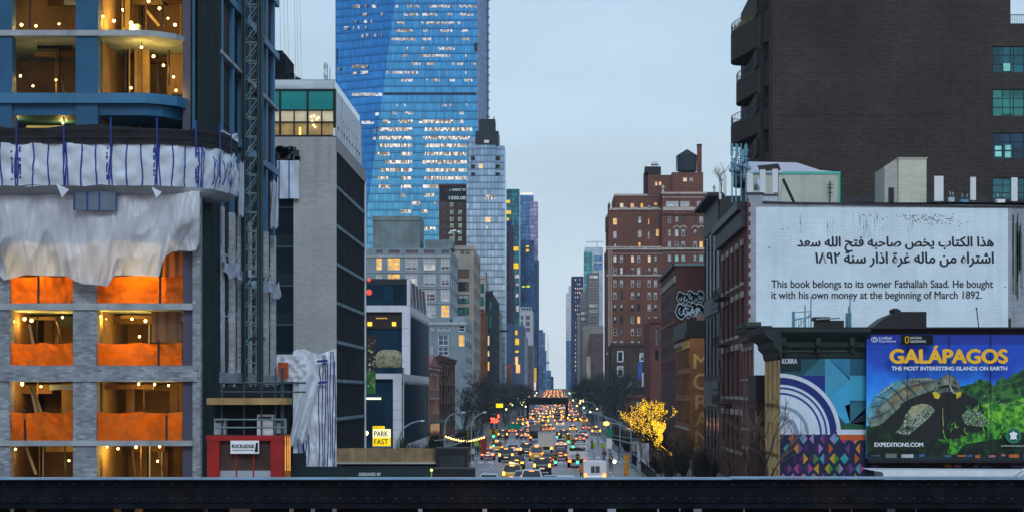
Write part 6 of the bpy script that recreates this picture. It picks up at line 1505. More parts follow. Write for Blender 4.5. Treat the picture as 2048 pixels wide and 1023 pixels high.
b.build('terrace_rail', label='thin black terrace railing at the top of the dark brick block', cat='railing')

# ------------------------------------------------------------------ narrow pink house, dark recess and yellow corner house with mural and billboard
PH = rowhouse('narrow pink brick house with green bracketed cornice and a white side wall', 171, 181.4, Z(662, 175), mat('pink_house_brick', (.24, .10, .085), brick=(.5, .2, .15), var=.3, streak=.35), mat('pale_trim', (.42, .37, .36), var=.2, streak=.4), x=17.0, side=-1, floors=3, bays=3, depth=.5)
b = MB(); b.face([(17, 170.95, 8), (24, 170.95, 8), (24, 170.95, Z(658, 171)), (17, 170.95, Z(658, 171))], wash); b.box(17.2, 24, 171, 181.3, 8, Z(660, 171), whitew); b.build('side_wall', PH)
b = MB(); gcor = mat('green_cornice', (.045, .075, .055), var=.3, streak=.4)
for k, (o, z) in enumerate(((.2, -.9), (.32, -.45), (.55, 0), (.65, .35))): b.box(17 - o, 17.6, 170.9 - o * .3, 181.4, Z(662, 175) + z, Z(662, 175) + z + .33, gcor)
b.build('green_cornice', PH)
b = MB(); b.box(15.9, 18.5, 170.4, 172, Z(654.5, 171), Z(651, 171), black); b.build('roof_slab', PH)
b = MB(); b.box(16.6, 30, 164.5, 170.9, 0, Z(800, 168), brown); b.box(16.5, 30, 164.4, 170.9, Z(800, 168), Z(750, 168), clad)
for k in range(4): b.box(16.57, 16.6, 165 + k * 1.4, 165.6 + k * 1.4, .6, Z(815, 168), mat('dark_reveal', (.03, .02, .02)))
b.build('low_annex', label='low dark annex with brown base between the pink house and the yellow house', cat='annex')
XY_, YY0, YY1 = 17.0, 151.1, 162.0
ochre = mat('ochre_stucco', (.78, .52, .21), var=.22, scale=.5, streak=.4)
YH = thing('yellow_corner_house', 'yellow corner house with dark green bracketed cornice, mural side wall', 'house', (24, YY0, 0))
zy = Z(700, YY0)
hs, sp, tr = [], [], MB()
for z0, z1 in ((.8, 2.7), (3.9, 6.2), (7.7, 11.3)):
    for u in (153.0, 156.3, 159.6):
        hs.append((u - .55, u + .55, z0, z1)); sp.append(('x', XY_, -1, u, (z0 + z1) / 2, 1.1, z1 - z0, (1, 2, .08, .45, frame_dark, dk_glass))); tr.box(XY_ - .2, XY_ - .01, u - .75, u + .75, z0 - .3, z0 - .02, mat('ochre_sill', (.2, .13, .05)))
b = MB(); b.wall('x', XY_, YY0, YY1, 0, zy, hs, ochre, .3, side=-1); shell(b, XY_, 46, YY0, YY1, 0, zy, brown, 'l'); b.build('wall', YH); tr.build('window_sill', YH); windows(YH, sp)
dgc = mat('dark_green_cornice', (.018, .028, .026), rough=.7, var=.5, scale=1.5, streak=.6)
b = MB(); pl = [(0, -1.7), (.12, -1.5), (.2, -1.1), (.55, -.75), (.6, -.35), (1.1, 0), (1.45, .35), (1.45, .6), (0, .6)]
b.prism([(YY0 - p, zy + 1 + q) for p, q in pl], 'x', XY_ - .2, X(1736, YY0), dgc); b.prism([(XY_ - p, zy + 1 + q) for p, q in pl], 'y', YY0 - 1.4, YY1, dgc)
b.box(XY_ - 1.5, 44, YY0 - 1.45, YY1, zy + 1.6, zy + 1.72, black); b.box(XY_, 46, YY0 + .05, YY1, zy, zy + 1.6, darkgrey); b.build('cornice', YH)
b = MB()
for px in (1563, 1632, 1700): b.fbox(px, 672, px + 10, 690, YY0 - 1.0, .9, dgc); b.fbox(px + 1, 690, px + 9, 704, YY0 - .5, .45, dgc)
for px in (1574, 1643): b.fbox(px, 694, px + 55, 703, YY0 - .32, .12, mat('cornice_panel', (.03, .05, .045)))
b.build('bracket', YH)
b = MB()
for a, c in ((1588, 624), (1610, 610), (1622, 592), (1697, 612), (1700, 590)): b.tube(P(a, 662, YY0 + 3), P(a, c, YY0 + 3), .05, cb)
b.fbox(1584, 622, 1590, 660, YY0 + 3, .1, cb); b.tube(P(1585, 624, YY0 + 3), P(1622, 622, YY0 + 3), .03, cb); b.tube(P(1585, 640, YY0 + 3), P(1622, 632, YY0 + 3), .05, cb); b.tube(P(1588, 662, YY0 + 3), P(1622, 625, YY0 + 3), .04, cb)
for k in range(6): b.tube(P(1592 + k * 5, 660, YY0 + 3), P(1592 + k * 5, 634, YY0 + 3), .025, cb, n=4)
b.build('roof_ladder_frame', label='blue grey pipe frame and rails on the cornice roof of the yellow house', cat='pipe frame')
b = MB(); b.fbox(1632, 640, 1688, 664, YY0 + 3, 1.5, black); b.fbox(1628, 633, 1660, 640, YY0 + 2.9, 1.7, black); b.tube(P(1632, 638, YY0 + 2.8), P(1680, 635, YY0 + 2.8), .06, steel); b.fbox(1692, 625, 1703, 660, YY0 + 3.2, .3, cb); b.build('roof_condenser', label='flat black condenser between two blue posts on the yellow house roof', cat='roof unit')
b = MB(); b.prism([(X(1735, 155), Z(662, 155)), (X(1770, 155), Z(634, 155)), (X(1797, 155), Z(622.5, 155)), (X(1853, 155), Z(622.5, 155)), (X(1853, 155), Z(662, 155))], 'y', 155, 159, black); b.lathe([(.45, 0), (.45, .25), (.15, .4)], P(1790, 626, 156), black, 10); b.build('roof_hatch', label='black sloping stair hatch with a round vent on the yellow house roof', cat='roof hatch')
b = MB(); b.tube(P(1959, 668, 154), P(1953, 616, 154), .04, black); b.ball(P(1953, 616, 154), .08, black, n=6); b.build('thin_aerial', label='thin black aerial leaning above the billboard', cat='aerial')
b = MB(); b.box(X(2018, 153), X(2022, 153), 153, 153.2, Z(670, 153), Z(636, 153), black); b.build('short_post', label='short black post at the stained end of the text wall', cat='post')
# mural: a plain abstract patchwork in the same colours
MU = thing('wall_mural', 'abstract mural with white arc, blue bands and coloured diamonds on the yellow house side', 'mural', P(1646, 950, YY0 - .03))
ymu = YY0 - .03
def C(n, c): return mat('mural_' + n, c, rough=.7, var=.12, scale=1.2)
def flat(b, pts, Y, m): b.face([P(x, y, Y) for x, y in pts], m)
b = MB(); flat(b, [(1560, 985), (1737, 985), (1737, 708), (1560, 708)], ymu, C('teal', (.015, .075, .10)))
for pts, m in (([(1605, 750), (1650, 708), (1650, 750)], C('sea', (.03, .14, .19))), ([(1650, 708), (1700, 708), (1700, 755)], C('blue', (.03, .20, .34))), ([(1650, 708), (1700, 760), (1650, 800)], C('sky', (.06, .30, .46))), ([(1650, 800), (1700, 760), (1700, 845), (1690, 845)], C('sky_two', (.05, .36, .58))),
    ([(1700, 708), (1737, 708), (1737, 750), (1700, 750)], C('deep', (.015, .10, .15))), ([(1700, 750), (1737, 750), (1737, 800), (1700, 800)], C('light', (.05, .34, .52))), ([(1600, 750), (1650, 750), (1650, 790)], C('royal', (.015, .03, .20))), ([(1700, 845), (1737, 810), (1737, 850)], C('ink', (.01, .02, .05))), ([(1640, 850), (1690, 848), (1737, 840), (1737, 858), (1640, 860)], C('pine', (.012, .09, .045))), ([(1690, 810), (1720, 800), (1737, 820), (1700, 845)], C('sea', (.03, .14, .19)))): flat(b, pts, ymu - .012, m)
b.build('background', MU)
b = MB()
def arc(cx, cy, r0, r1, a0, a1, n=18, e=1.0):
    o = [(cx + r1 * math.cos(R(a0 + (a1 - a0) * k / n)), cy - r1 * e * math.sin(R(a0 + (a1 - a0) * k / n))) for k in range(n + 1)]
    return o + [(cx + r0 * math.cos(R(a0 + (a1 - a0) * k / n)), cy - r0 * e * math.sin(R(a0 + (a1 - a0) * k / n))) for k in range(n, -1, -1)]
for k, (r0, r1, m) in enumerate(((0, 122, C('white', (.60, .66, .74))), (100, 114, C('navy', (.012, .025, .16))), (91, 95, C('band', (.02, .06, .26))), (80, 84, C('band', (.02, .06, .26))), (52, 58, C('fold', (.22, .32, .46))), (30, 38, C('fold', (.22, .32, .46))))):
    flat(b, [(max(1560.2, x), y) for x, y in arc(1560, 868, r0, r1, 0, 90)], ymu - .02 - k * .006, m)
b.build('white_arc', MU)
b = MB(); cols = [C('violet', (.16, .04, .22)), C('amber', (.55, .28, .01)), C('orange', (.50, .10, .015)), C('magenta', (.36, .05, .20)), C('leaf', (.05, .22, .05)), C('cyan', (.05, .30, .36)), C('plum', (.07, .02, .09)), C('lilac', (.34, .20, .44)), C('navy2', (.012, .02, .06)), C('navy2', (.012, .02, .06)), C('plum', (.07, .02, .09))]
flat(b, [(1560, 985), (1737, 985), (1737, 868), (1560, 868)], ymu - .02, C('navy2', (.012, .02, .06)))
rm = random.Random(12)
for r in range(5):
    for c in range(9):
        cx, cy = 1566 + c * 20.5 + (10 if r % 2 else 0), 876 + r * 20
        if cx > 1726: continue
        w = rm.uniform(8, 11)
        flat(b, [(max(1560.2, cx - w), cy), (cx, cy + 11), (cx, cy - 11)], ymu - .028, rm.choice(cols)); flat(b, [(cx, cy + 11), (cx + w, cy), (cx, cy - 11)], ymu - .028, rm.choice(cols))
flat(b, [(1672, 858), (1737, 858), (1737, 868), (1676, 868)], ymu - .036, C('white', (.60, .66, .74))); flat(b, [(1676, 868), (1737, 868), (1737, 879), (1682, 879)], ymu - .036, C('orange2', (.55, .10, .02)))
b.build('diamonds', MU)
b = MB(); flat(b, [(1561, 742), (1602, 742), (1602, 709), (1561, 709)], ymu - .02, C('signature', (.006, .02, .025))); b.build('signature_panel', MU)
text('KOBRA', 1, C('white', (.60, .66, .74)), P(1564.5, 726, ymu - .03), MU, fit=(X(1594, ymu) - X(1564.5, ymu), .36), bold=.03)
# billboard
yb = YY0 - .9
BB = thing('billboard', 'large blue and green billboard with a giant tortoise and yellow GALÁPAGOS lettering', 'billboard', P(1900, 915, yb))
adsky = mat('ad_sky', (.012, .05, .42), rough=.5, var=.05); adsky2 = mat('ad_sky_light', (.03, .25, .58), rough=.5, var=.35, scale=.5)
def adgrad():
    if 'ad_grad' in MATS: return MATS['ad_grad']
    m = mat('ad_grad', (.02, .1, .5), rough=.5, var=.0); nt = m.node_tree; pos, uv, u, v = _coords(nt)
    f = _range(nt, v, Z(850, yb), Z(700, yb), 0, 1); f2 = _math(nt, 'ADD', f, _math(nt, 'MULTIPLY', _math(nt, 'SUBTRACT', _noise(nt, pos, .45, 5), .5), .9))
    r = nt.nodes.new('ShaderNodeValToRGB'); e = r.color_ramp.elements; e[0].position = .1; e[0].color = (.07, .55, .92, 1); e[1].position = .85; e[1].color = (.012, .075, .52, 1); e.new(.5).color = (.02, .24, .85, 1)
    nt.links.new(f2, r.inputs[0]); nt.links.new(r.outputs[0], nt.nodes['Principled BSDF'].inputs['Base Color']); return m
b = MB(); b.box(X(1733, yb), X(2065, yb), yb, yb + .35, Z(915, yb), Z(668, yb), adgrad()); b.box(X(1733, yb), X(2065, yb), yb - .004, yb, Z(688, yb), Z(668, yb), mat('ad_top_band', (.012, .04, .36), rough=.5, var=.06)); b.build('face', BB)
b = MB()
for px in (1815, 1898, 1981): b.box(X(px, yb), X(px + .35, yb), yb - .16, yb - .005, Z(915, yb), Z(668, yb), mat('ad_seam', (.02, .06, .12)))
b.build('panel_seam', BB)
def zz(pts): return [(1720 + x / 3.652, 660 + y / 3.652) for x, y in pts]
def A(n, c, var=.3, scale=1.5): return mat('ad_' + n, c, rough=.5, var=var, scale=scale)
def scales():
    if 'ad_scales' in MATS: return MATS['ad_scales']
    m = mat('ad_scales', (.2, .2, .12), rough=.5, var=.0); nt = m.node_tree; pos, uv, u, v = _coords(nt)
    vo = nt.nodes.new('ShaderNodeTexVoronoi'); vo.feature = 'DISTANCE_TO_EDGE'; vo.inputs['Scale'].default_value = 4.2; nt.links.new(uv, vo.inputs[0])
    f = _range(nt, vo.outputs[0], .02, .16, 0, 1); r = _mix(nt, f, (.004, .014, .014), (.42, .52, .36)); r2 = _mix(nt, _range(nt, _noise(nt, pos, .9, 3), .35, .65, 0, 1), r, (.02, .05, .035), 'MULTIPLY')
    nt.links.new(_mix(nt, .45, r, r2), nt.nodes['Principled BSDF'].inputs['Base Color']); return m
def leaves(n, c1, c2, sc):
    if n in MATS: return MATS[n]
    m = mat(n, c1, rough=.5, var=0); nt = m.node_tree; pos, uv, u, v = _coords(nt)
    r = _mix(nt, _range(nt, _noise(nt, pos, sc, 7), .42, .62, 0, 1), c1, c2); nt.links.new(r, nt.nodes['Principled BSDF'].inputs['Base Color']); return m
k = 0
def layer(name, shapes):
    global k
    b = MB()
    for pts, m in shapes:
        k += 1; flat(b, [(min(2064.5, max(1733.2, x)), min(914.5, y)) for x, y in zz(pts)], yb - .006 - k * .004, m)
    b.build(name, BB)
rj = random.Random(5)
def jag(pts, a, n=5):
    o = []
    for (x, y), (x2, y2) in zip(pts, pts[1:]):
        for i in range(n): o.append((x + (x2 - x) * i / n + rj.uniform(-a, a), y + (y2 - y) * i / n + rj.uniform(-a, a)))
    return o + [pts[-1]]
layer('foliage', [(jag([(730, 400), (830, 385), (860, 360), (935, 362), (990, 400), (1010, 365), (1045, 335), (1075, 355), (1110, 320), (1180, 290), (1270, 260)], 9) + [(1270, 930), (640, 930), (720, 700)], leaves('ad_dark_leaves', (.006, .04, .016), (.05, .20, .035), 2.2)),
    (jag([(740, 760), (850, 600), (880, 545), (960, 520), (1060, 540), (1140, 500), (1270, 470)], 8) + [(1270, 760), (1050, 790), (780, 820)], leaves('ad_bright_leaves', (.015, .16, .02), (.24, .62, .04), 3.0)),
    ([(45, 700), (130, 660), (260, 720), (640, 760), (1270, 740), (1270, 935), (45, 935)], leaves('ad_shadow_grass', (.003, .010, .006), (.008, .04, .012), 1.6)),
    (jag([(560, 790), (680, 700), (800, 690), (960, 660), (1060, 680)], 10) + [(1000, 790), (760, 830), (700, 905), (640, 900), (650, 830)], leaves('ad_mid_grass', (.012, .09, .015), (.10, .46, .03), 3.2))])
def seam(p, w=5):
    o = []
    for (x, y), (x2, y2) in zip(p, p[1:]):
        l = math.dist((x, y), (x2, y2)); nx, ny = -(y2 - y) / l * w / 2, (x2 - x) / l * w / 2; o.append(([(x + nx, y + ny), (x2 + nx, y2 + ny), (x2 - nx, y2 - ny), (x - nx, y - ny)], A('seam', (.035, .05, .045))))
    return o
layer('tortoise', [([(50, 640), (58, 575), (100, 495), (180, 415), (270, 368), (400, 345), (500, 342), (560, 360), (560, 440), (380, 500), (290, 560), (230, 620), (140, 690), (75, 705)], mat('ad_shell', (.16, .21, .165), rough=.5, var=.85, scale=1.3)),
    ([(55, 625), (62, 575), (110, 495), (190, 415), (270, 370), (380, 347), (300, 400), (190, 490), (120, 570), (90, 660)], mat('ad_shell_blue', (.10, .28, .34), rough=.5, var=.75, scale=1.6)),
    ([(300, 420), (400, 380), (500, 372), (540, 400), (380, 450), (260, 540), (200, 590), (230, 500)], mat('ad_shell_tan', (.22, .20, .11), rough=.5, var=.8, scale=1.8)),
    ([(150, 690), (290, 560), (300, 535), (380, 492), (540, 432), (740, 450), (850, 500), (900, 560), (930, 720), (700, 790), (420, 800), (260, 780)], A('body_dark', (.010, .013, .012))),
    ([(260, 745), (310, 690), (335, 610), (375, 555), (450, 530), (530, 552), (545, 590), (500, 640), (430, 700), (350, 765)], scales()),
    ([(340, 640), (375, 560), (450, 534), (500, 540), (440, 600), (380, 640)], mat('ad_leg_tan', (.34, .32, .18), rough=.5, var=.4, scale=2)),
    ([(740, 625), (780, 578), (840, 568), (890, 600), (950, 690), (900, 705), (770, 685)], scales()),
    ([(535, 470), (545, 400), (570, 360), (620, 322), (660, 322), (705, 350), (728, 400), (740, 470), (715, 500), (640, 470), (560, 495)], mat('ad_head', (.12, .15, .11), rough=.5, var=.6, scale=2.5)),
    ([(600, 345), (640, 322), (680, 345), (665, 395), (615, 395)], mat('ad_snout', (.26, .28, .18), rough=.5, var=.4, scale=3)),
    ([(575, 470), (600, 452), (640, 446), (685, 452), (706, 474), (690, 520), (676, 560), (604, 560), (588, 510)], A('mouth_dark', (.012, .013, .012))), ([(566, 420), (604, 402), (640, 398), (680, 404), (716, 424), (712, 434), (640, 414), (570, 432)], A('mouth_dark', (.012, .013, .012))),
    ([(528, 452), (562, 448), (588, 474), (572, 500), (545, 492)], A('jaw_yellow', (.62, .48, .02))), ([(700, 452), (742, 450), (736, 480), (706, 498)], A('jaw_yellow', (.62, .48, .02))),
    ([(566, 380), (582, 372), (588, 384), (572, 392)], A('eye', (.004, .005, .006))), ([(690, 372), (704, 378), (700, 392), (688, 386)], A('eye', (.004, .005, .006))),
    ([(640, 330), (648, 330), (650, 395), (640, 395)], A('snout_line', (.42, .40, .30))), ([(650, 395), (658, 392), (680, 440), (700, 460), (690, 462), (668, 446)], A('snout_line', (.42, .40, .30)))])
lt_ = [([(640 + rj.uniform(-20, 560), 640 + rj.uniform(0, 120)), ], 0)]
layer('shell_seams', [s_ for p in ([(120, 478), (200, 500), (265, 590)], [(200, 402), (262, 440), (330, 522)], [(300, 357), (345, 402), (420, 478)], [(410, 345), (440, 380), (505, 447)], [(80, 560), (150, 545), (235, 480), (330, 420), (450, 384), (548, 372)], [(70, 640), (150, 620), (230, 570)]) for s_ in seam(p)]
   + [([(375 + 22 * i, 350 + 3 * math.sin(i)), (384 + 22 * i, 352), (380 + 22 * i, 366), (370 + 22 * i, 362)], A('shell_light', (.40, .46, .40))) for i in range(7)] + [([(120 + 26 * i, 470 - 20 * i), (146 + 26 * i, 452 - 18 * i), (140 + 26 * i, 472 - 18 * i), (126 + 26 * i, 484 - 18 * i)], A('shell_light_blue', (.22, .42, .48))) for i in range(5)]
   + [([(545 + i * 4, 402 + i * 9), (560 + i * 4, 392 + i * 9), (562 + i * 4, 402 + i * 9)], A('head_light', (.26, .30, .22))) for i in range(4)] + [([(700 + i * 5, 362 + i * 16), (716 + i * 4, 372 + i * 16), (706 + i * 5, 380 + i * 16)], A('head_light', (.26, .30, .22))) for i in range(4)]
   + [([(600, 565), (606, 565), (612, 700), (604, 700)], A('straw', (.30, .24, .12)))])
sh = []
for i in range(150):
    x, y = rj.uniform(600, 1240), rj.uniform(560, 800)
    if x < 760 and y < 690: continue
    a, l = rj.uniform(-.9, .9), rj.uniform(16, 48); sh.append(([(x - 4, y), (x + 4, y), (x + l * math.sin(a), y - l * math.cos(a))], A('blade_%d' % (i % 3), ((.10, .52, .03), (.26, .62, .05), (.03, .26, .05))[i % 3])))
for i in range(26): x, y = rj.uniform(880, 1180), rj.uniform(440, 560); sh.append(([(x, y), (x + rj.uniform(4, 14), y + 3), (x + 5, y + rj.uniform(4, 14))], A('petal', (.30, .40, .45))))
layer('grass_blades', sh)
adw = mat('ad_white', (.80, .84, .84), rough=.5, var=.04); ady = mat('ad_yellow', (.95, .50, .012), rough=.5, var=.08)
yl = yb - .92 + .0; yl = yb - .006 - (k + 4) * .004
text('GALÁPAGOS', 1, ady, P(1781, 725, yl), BB, fit=(X(2014, yl) - X(1781, yl), 34 * yl / F), bold=.045)
text('THE MOST INTERESTING ISLANDS ON EARTH', 1, adw, P(1783.5, 739.5, yl), BB, fit=(X(2014, yl) - X(1783.5, yl), 7.6 * yl / F), bold=.03)
text('EXPEDITIONS.COM', 1, adw, P(1749, 892, yl), BB, fit=(X(1846, yl) - X(1749, yl), 8 * yl / F), bold=.03)
text('Lindblad', 1, adw, P(1758.5, 677.5, yl), BB, fit=(X(1783, yl) - X(1758.5, yl), 5.6 * yl / F)); text('Expeditions', 1, adw, P(1758.5, 684.5, yl), BB, fit=(X(1792, yl) - X(1758.5, yl), 5.6 * yl / F))
b = MB(); b.fbox(1802, 669, 1866, 689, yl + .02, .01, mat('ad_black', (.006, .006, .008))); b.build('black_panel', BB)
b = MB()
for q in ((1810, 671.5, 1818, 673), (1810, 683.2, 1818, 684.7), (1810, 671.5, 1811.6, 684.7), (1816.4, 671.5, 1818, 684.7)): b.fbox(*q, yl + .004, .012, mat('ad_yellow_frame', (.85, .55, .0)))
b.build('yellow_frame', BB)
text('NATIONAL', 1, adw, P(1820.5, 677, yl), BB, fit=(X(1844, yl) - X(1820.5, yl), 4.6 * yl / F)); text('GEOGRAPHIC', 1, adw, P(1820.5, 684, yl), BB, fit=(X(1852, yl) - X(1820.5, yl), 4.6 * yl / F))
b = MB(); b.path([P(1749 + 6.5 * math.cos(R(a)), 678 - 4.6 * math.sin(R(a)), yl) for a in range(-160, 181, 20)], .03, adw, n=4); b.path([P(1749.5 + 3 * math.cos(R(a)), 678 - 2.2 * math.sin(R(a)), yl) for a in range(-100, 241, 20)], .025, adw, n=4); b.build('swirl_emblem', BB)
b = MB(); flat(b, [(2027 + 15.5 * math.cos(2 * math.pi * i / 28), 870 + 15.5 * math.sin(2 * math.pi * i / 28)) for i in range(28)], yl + .01, A('seal_green', (.02, .20, .12), .1)); flat(b, [(2027 + 12.2 * math.cos(2 * math.pi * i / 24), 870 + 12.2 * math.sin(2 * math.pi * i / 24)) for i in range(24)], yl + .006, A('seal_dark', (.012, .10, .07), .1))
flat(b, [(2027 + x * 1.15, 870 + y * 1.15) for x, y in ((0, -8.5), (2, -6), (3.5, -5.5), (6.5, -4.5), (7, -2), (5, -1), (5, 3.5), (6, 7.5), (3, 5.5), (0, 7), (-3, 5.5), (-6, 7.5), (-5, 3.5), (-5, -1), (-7, -2), (-6.5, -4.5), (-3.5, -5.5), (-2, -6))], yl + .001, adw); b.build('round_seal', BB)
text('turtleconservancy.org', 1, adw, P(2002, 892.5, yl), BB, fit=(X(2052, yl) - X(2002, yl), 4 * yl / F))
b = MB(); b.box(X(1735, yb), X(2065, yb), yb - .5, yb + .5, Z(924, yb), Z(916.5, yb), black); b.box(X(1735, yb), X(2065, yb), yb - .6, yb - .5, Z(919, yb), Z(917, yb), darkgrey)
for px in (1760, 1830, 1900, 1970, 2040): b.fbox(px, 905, px + 2, 930, yb + .38, .3, black)
b.build('catwalk', BB)
b = MB(); b.box(X(1735, YY0), 46, YY0 - .3, YY0 - .02, Z(985, YY0), Z(916, YY0), mat('grimy_wall', (.012, .012, .016), var=.4)); b.build('base_wall', YH)
t = thing('poster_strip', 'two rows of small torn posters pasted below the billboard', 'posters', P(1900, 940, YY0 - .32)); b = MB()
PC = [mat('poster_%s' % n, c, var=.3, scale=3) for n, c in (('white', (.5, .5, .55)), ('pink', (.5, .12, .18)), ('blue', (.06, .14, .4)), ('slate', (.08, .10, .14)), ('orange', (.5, .14, .04)), ('violet', (.2, .07, .35)), ('grey', (.18, .17, .17)))]
for row, y0 in ((0, 907), (1, 929)):
    px = 1742.0
    while px < 2060:
        w = rj.uniform(6, 26)
        if rj.random() < .5: h0 = rj.uniform(4, 8); b.fbox(px, y0 + rj.uniform(-1, 2), px + w, y0 + h0, (yb - .62) if row == 0 else YY0 - .34, .012, rj.choice(PC))
        px += w + rj.uniform(2, 12)
b.build('poster', t, kind='stuff')
t = thing('white_awning_roof', 'low white sloping roof just above the girder under the billboard', 'roof', (40, 143, 0))
b = MB(); b.prism([(X(1765, 143), Z(943, 143)), (X(1740, 143), Z(939, 143)), (X(2100, 143), Z(941, 143)), (X(2100, 143), Z(962, 143)), (X(1770, 143), Z(962, 143))], 'y', 143, 147, white_metal); b.build('roof_sheet', t)
b = MB(); b.tube(P(2015, 958, 142.8), P(2048, 936, 142.8), .06, white_metal); b.tube(P(2026, 960, 142.8), P(2056, 940, 142.8), .06, white_metal); b.box(X(1775, 143), X(2090, 143), 143.2, 146.8, 0, Z(958, 143), darkgrey); b.build('base', t)
# ------------------------------------------------------------------ far footbridge across the avenue
t = thing('rail_bridge', 'dark girder bridge crossing the avenue in the distance above the traffic', 'bridge', (-2, 620, 0))
bm = mat('bridge_dark', (.012, .013, .020), var=.3, scale=.2)
b = MB(); b.box(X(1052, 620), X(1136, 620), 620, 628, Z(808, 620), Z(796, 620), bm); b.build('girder', t)
b = MB(); b.box(X(1040, 620), X(1150, 620), 619.8, 620, Z(796, 620), Z(793.5, 620), darkgrey)
for px in (1055, 1134): b.box(X(px, 620) - .4, X(px, 620) + .4, 621, 627, 0, Z(808, 620), bm)
b.build('railing_support', t)

# ------------------------------------------------------------------ bare trees
bark = mat('winter_bark', (.045, .036, .030), rough=.95, var=.4, scale=3)
barkl = mat('winter_twigs_pale', (.13, .095, .07), rough=.95, var=.3, scale=3)
barkg = mat('winter_twigs_grey', (.050, .058, .062), rough=.95, var=.4, scale=1)
def branches(seed, h, levels, spread, wood, twig, r0, rmin=.012, first=.30):
    rr = random.Random(seed); tb, cb_ = MB(), MB(); tips = []
    def grow(p, d, l, r, lv):
        q = p + d * l * .55 + Vector((rr.uniform(-.05, .05), rr.uniform(-.05, .05), 0)) * l; e = q + (d + Vector((rr.uniform(-.2, .2), rr.uniform(-.2, .2), .12))).normalized() * l * .5
        tgt = tb if lv < 2 else cb_; m = wood if lv < 2 else twig
        tgt.tube(p, q, r, m, r * .82, n=5 if lv < 2 else 3, cap=False); tgt.tube(q, e, r * .82, m, r * .6, n=5 if lv < 2 else 3, cap=False)
        if lv >= levels: tips.append(e); return
        for k in range(rr.choice((3, 3, 4)) if lv else 5):
            a = rr.uniform(0, 6.283); sp_ = rr.uniform(.45, 1.0) * spread
            nd = (d + Vector((math.cos(a) * sp_, math.sin(a) * sp_, rr.uniform(-.05, .35)))).normalized()
            grow(e if k else q, nd, l * rr.uniform(.58, .8), max(rmin, r * .55), lv + 1)
    grow(Vector((0, 0, 0)), Vector((rr.uniform(-.05, .05), rr.uniform(-.05, .05), 1)), h * first, r0, 0)
    s = h / max(v[2] for v in cb_.v)
    for q in (tb, cb_): q.v = [(a * s, b_ * s, c * s) for a, b_, c in q.v]
    return tb, cb_, [p * s for p in tips]
TREE = {}
def bare_tree(x, y, h, label, group, kind=0, z=0, light=False):
    sd, wood, twig = ((11, bark, bark), (23, bark, barkl), (37, barkg, barkg), (51, barkg, barkg), (64, bark, barkl))[kind]
    if kind not in TREE:
        tb, cb_, tips = branches(sd, 8.0, 5 if kind in (2, 3) else 4, 1.0 if kind != 4 else .8, wood, twig, .14, .022 if kind in (2, 3) else .014)
        t = thing('bare_tree', label, 'tree', (x, y, z), group); 
        ORG[t.name] = Vector((0, 0, 0))
        a, c = tb.build('trunk', t, loc=(0, 0, 0)), cb_.build('crown', t, loc=(0, 0, 0)); TREE[kind] = (t, a, c)
    else:
        t0, a, c = TREE[kind]; t = copy_thing(t0, [(a, []), (c, [])], (x, y, z), 0, label, group)
    s = h / 8.0; t.scale = (s, s, s); t.rotation_euler = (0, 0, rnd.uniform(0, 6.28)); return t
for k in range(20):                                     # the grey mass of street trees along the east pavement
    Y = 380 + k * 27 + rnd.uniform(-6, 6); bare_tree(10.5 + rnd.uniform(-.8, 2.5), Y, rnd.uniform(10.5, 14.5), 'tall grey leafless street tree in the row along the east pavement', 'grey street trees on the east side', 2 + k % 2)
for k in range(9): bare_tree(15.0 + rnd.uniform(-1, 1), 470 + k * 38, rnd.uniform(12, 16), 'tall grey leafless tree close to the east side house fronts', 'grey trees close to the east fronts', 3 - k % 2)
for k in range(24):
    Y = 320 + k * 20 + rnd.uniform(-5, 5); bare_tree(-12.6 + rnd.uniform(-2.5, 1), Y, rnd.uniform(8.5, 12.5), 'leafless dark street tree in the row along the west pavement', 'dark street trees on the west side', (2, 3, 3)[k % 3])
for k, (px, py, Y, lab) in enumerate(((1238, 862, 250, 'bare tree behind the white van, nearest the mast arms'), (1278, 880, 214, 'bare sapling in front of the white banner by the glowing tree'), (1322, 905, 200, 'low bare tree at the foot of the glowing tree'), (1352, 870, 205, 'bare tree before the warehouse windows'), (1385, 880, 195, 'bare brown tree in front of the gold letters'), (1420, 895, 190, 'bare tree at the foot of the charcoal building'), (1462, 885, 180, 'bare tree before the brick fire escape front'), (1500, 900, 172, 'bare tree at the foot of the pink house'), (1538, 838, 149, 'bare tree with thin brown twigs before the yellow house'), (1298, 905, 205, 'bare bush like tree beside the white banner'))):
    bare_tree(X(px, Y), Y, Z(py, Y) * 1.32, lab, None, (1, 4)[k % 2])
bare_tree(X(925, 300), 300, 8.2, 'pale blue grey bare tree in front of the red brownstone', None, 3)
bare_tree(X(1452, 200) , 206, 3.3, 'bare shrub growing on the roof edge beside the cell mast', None, 1, z=29.0)
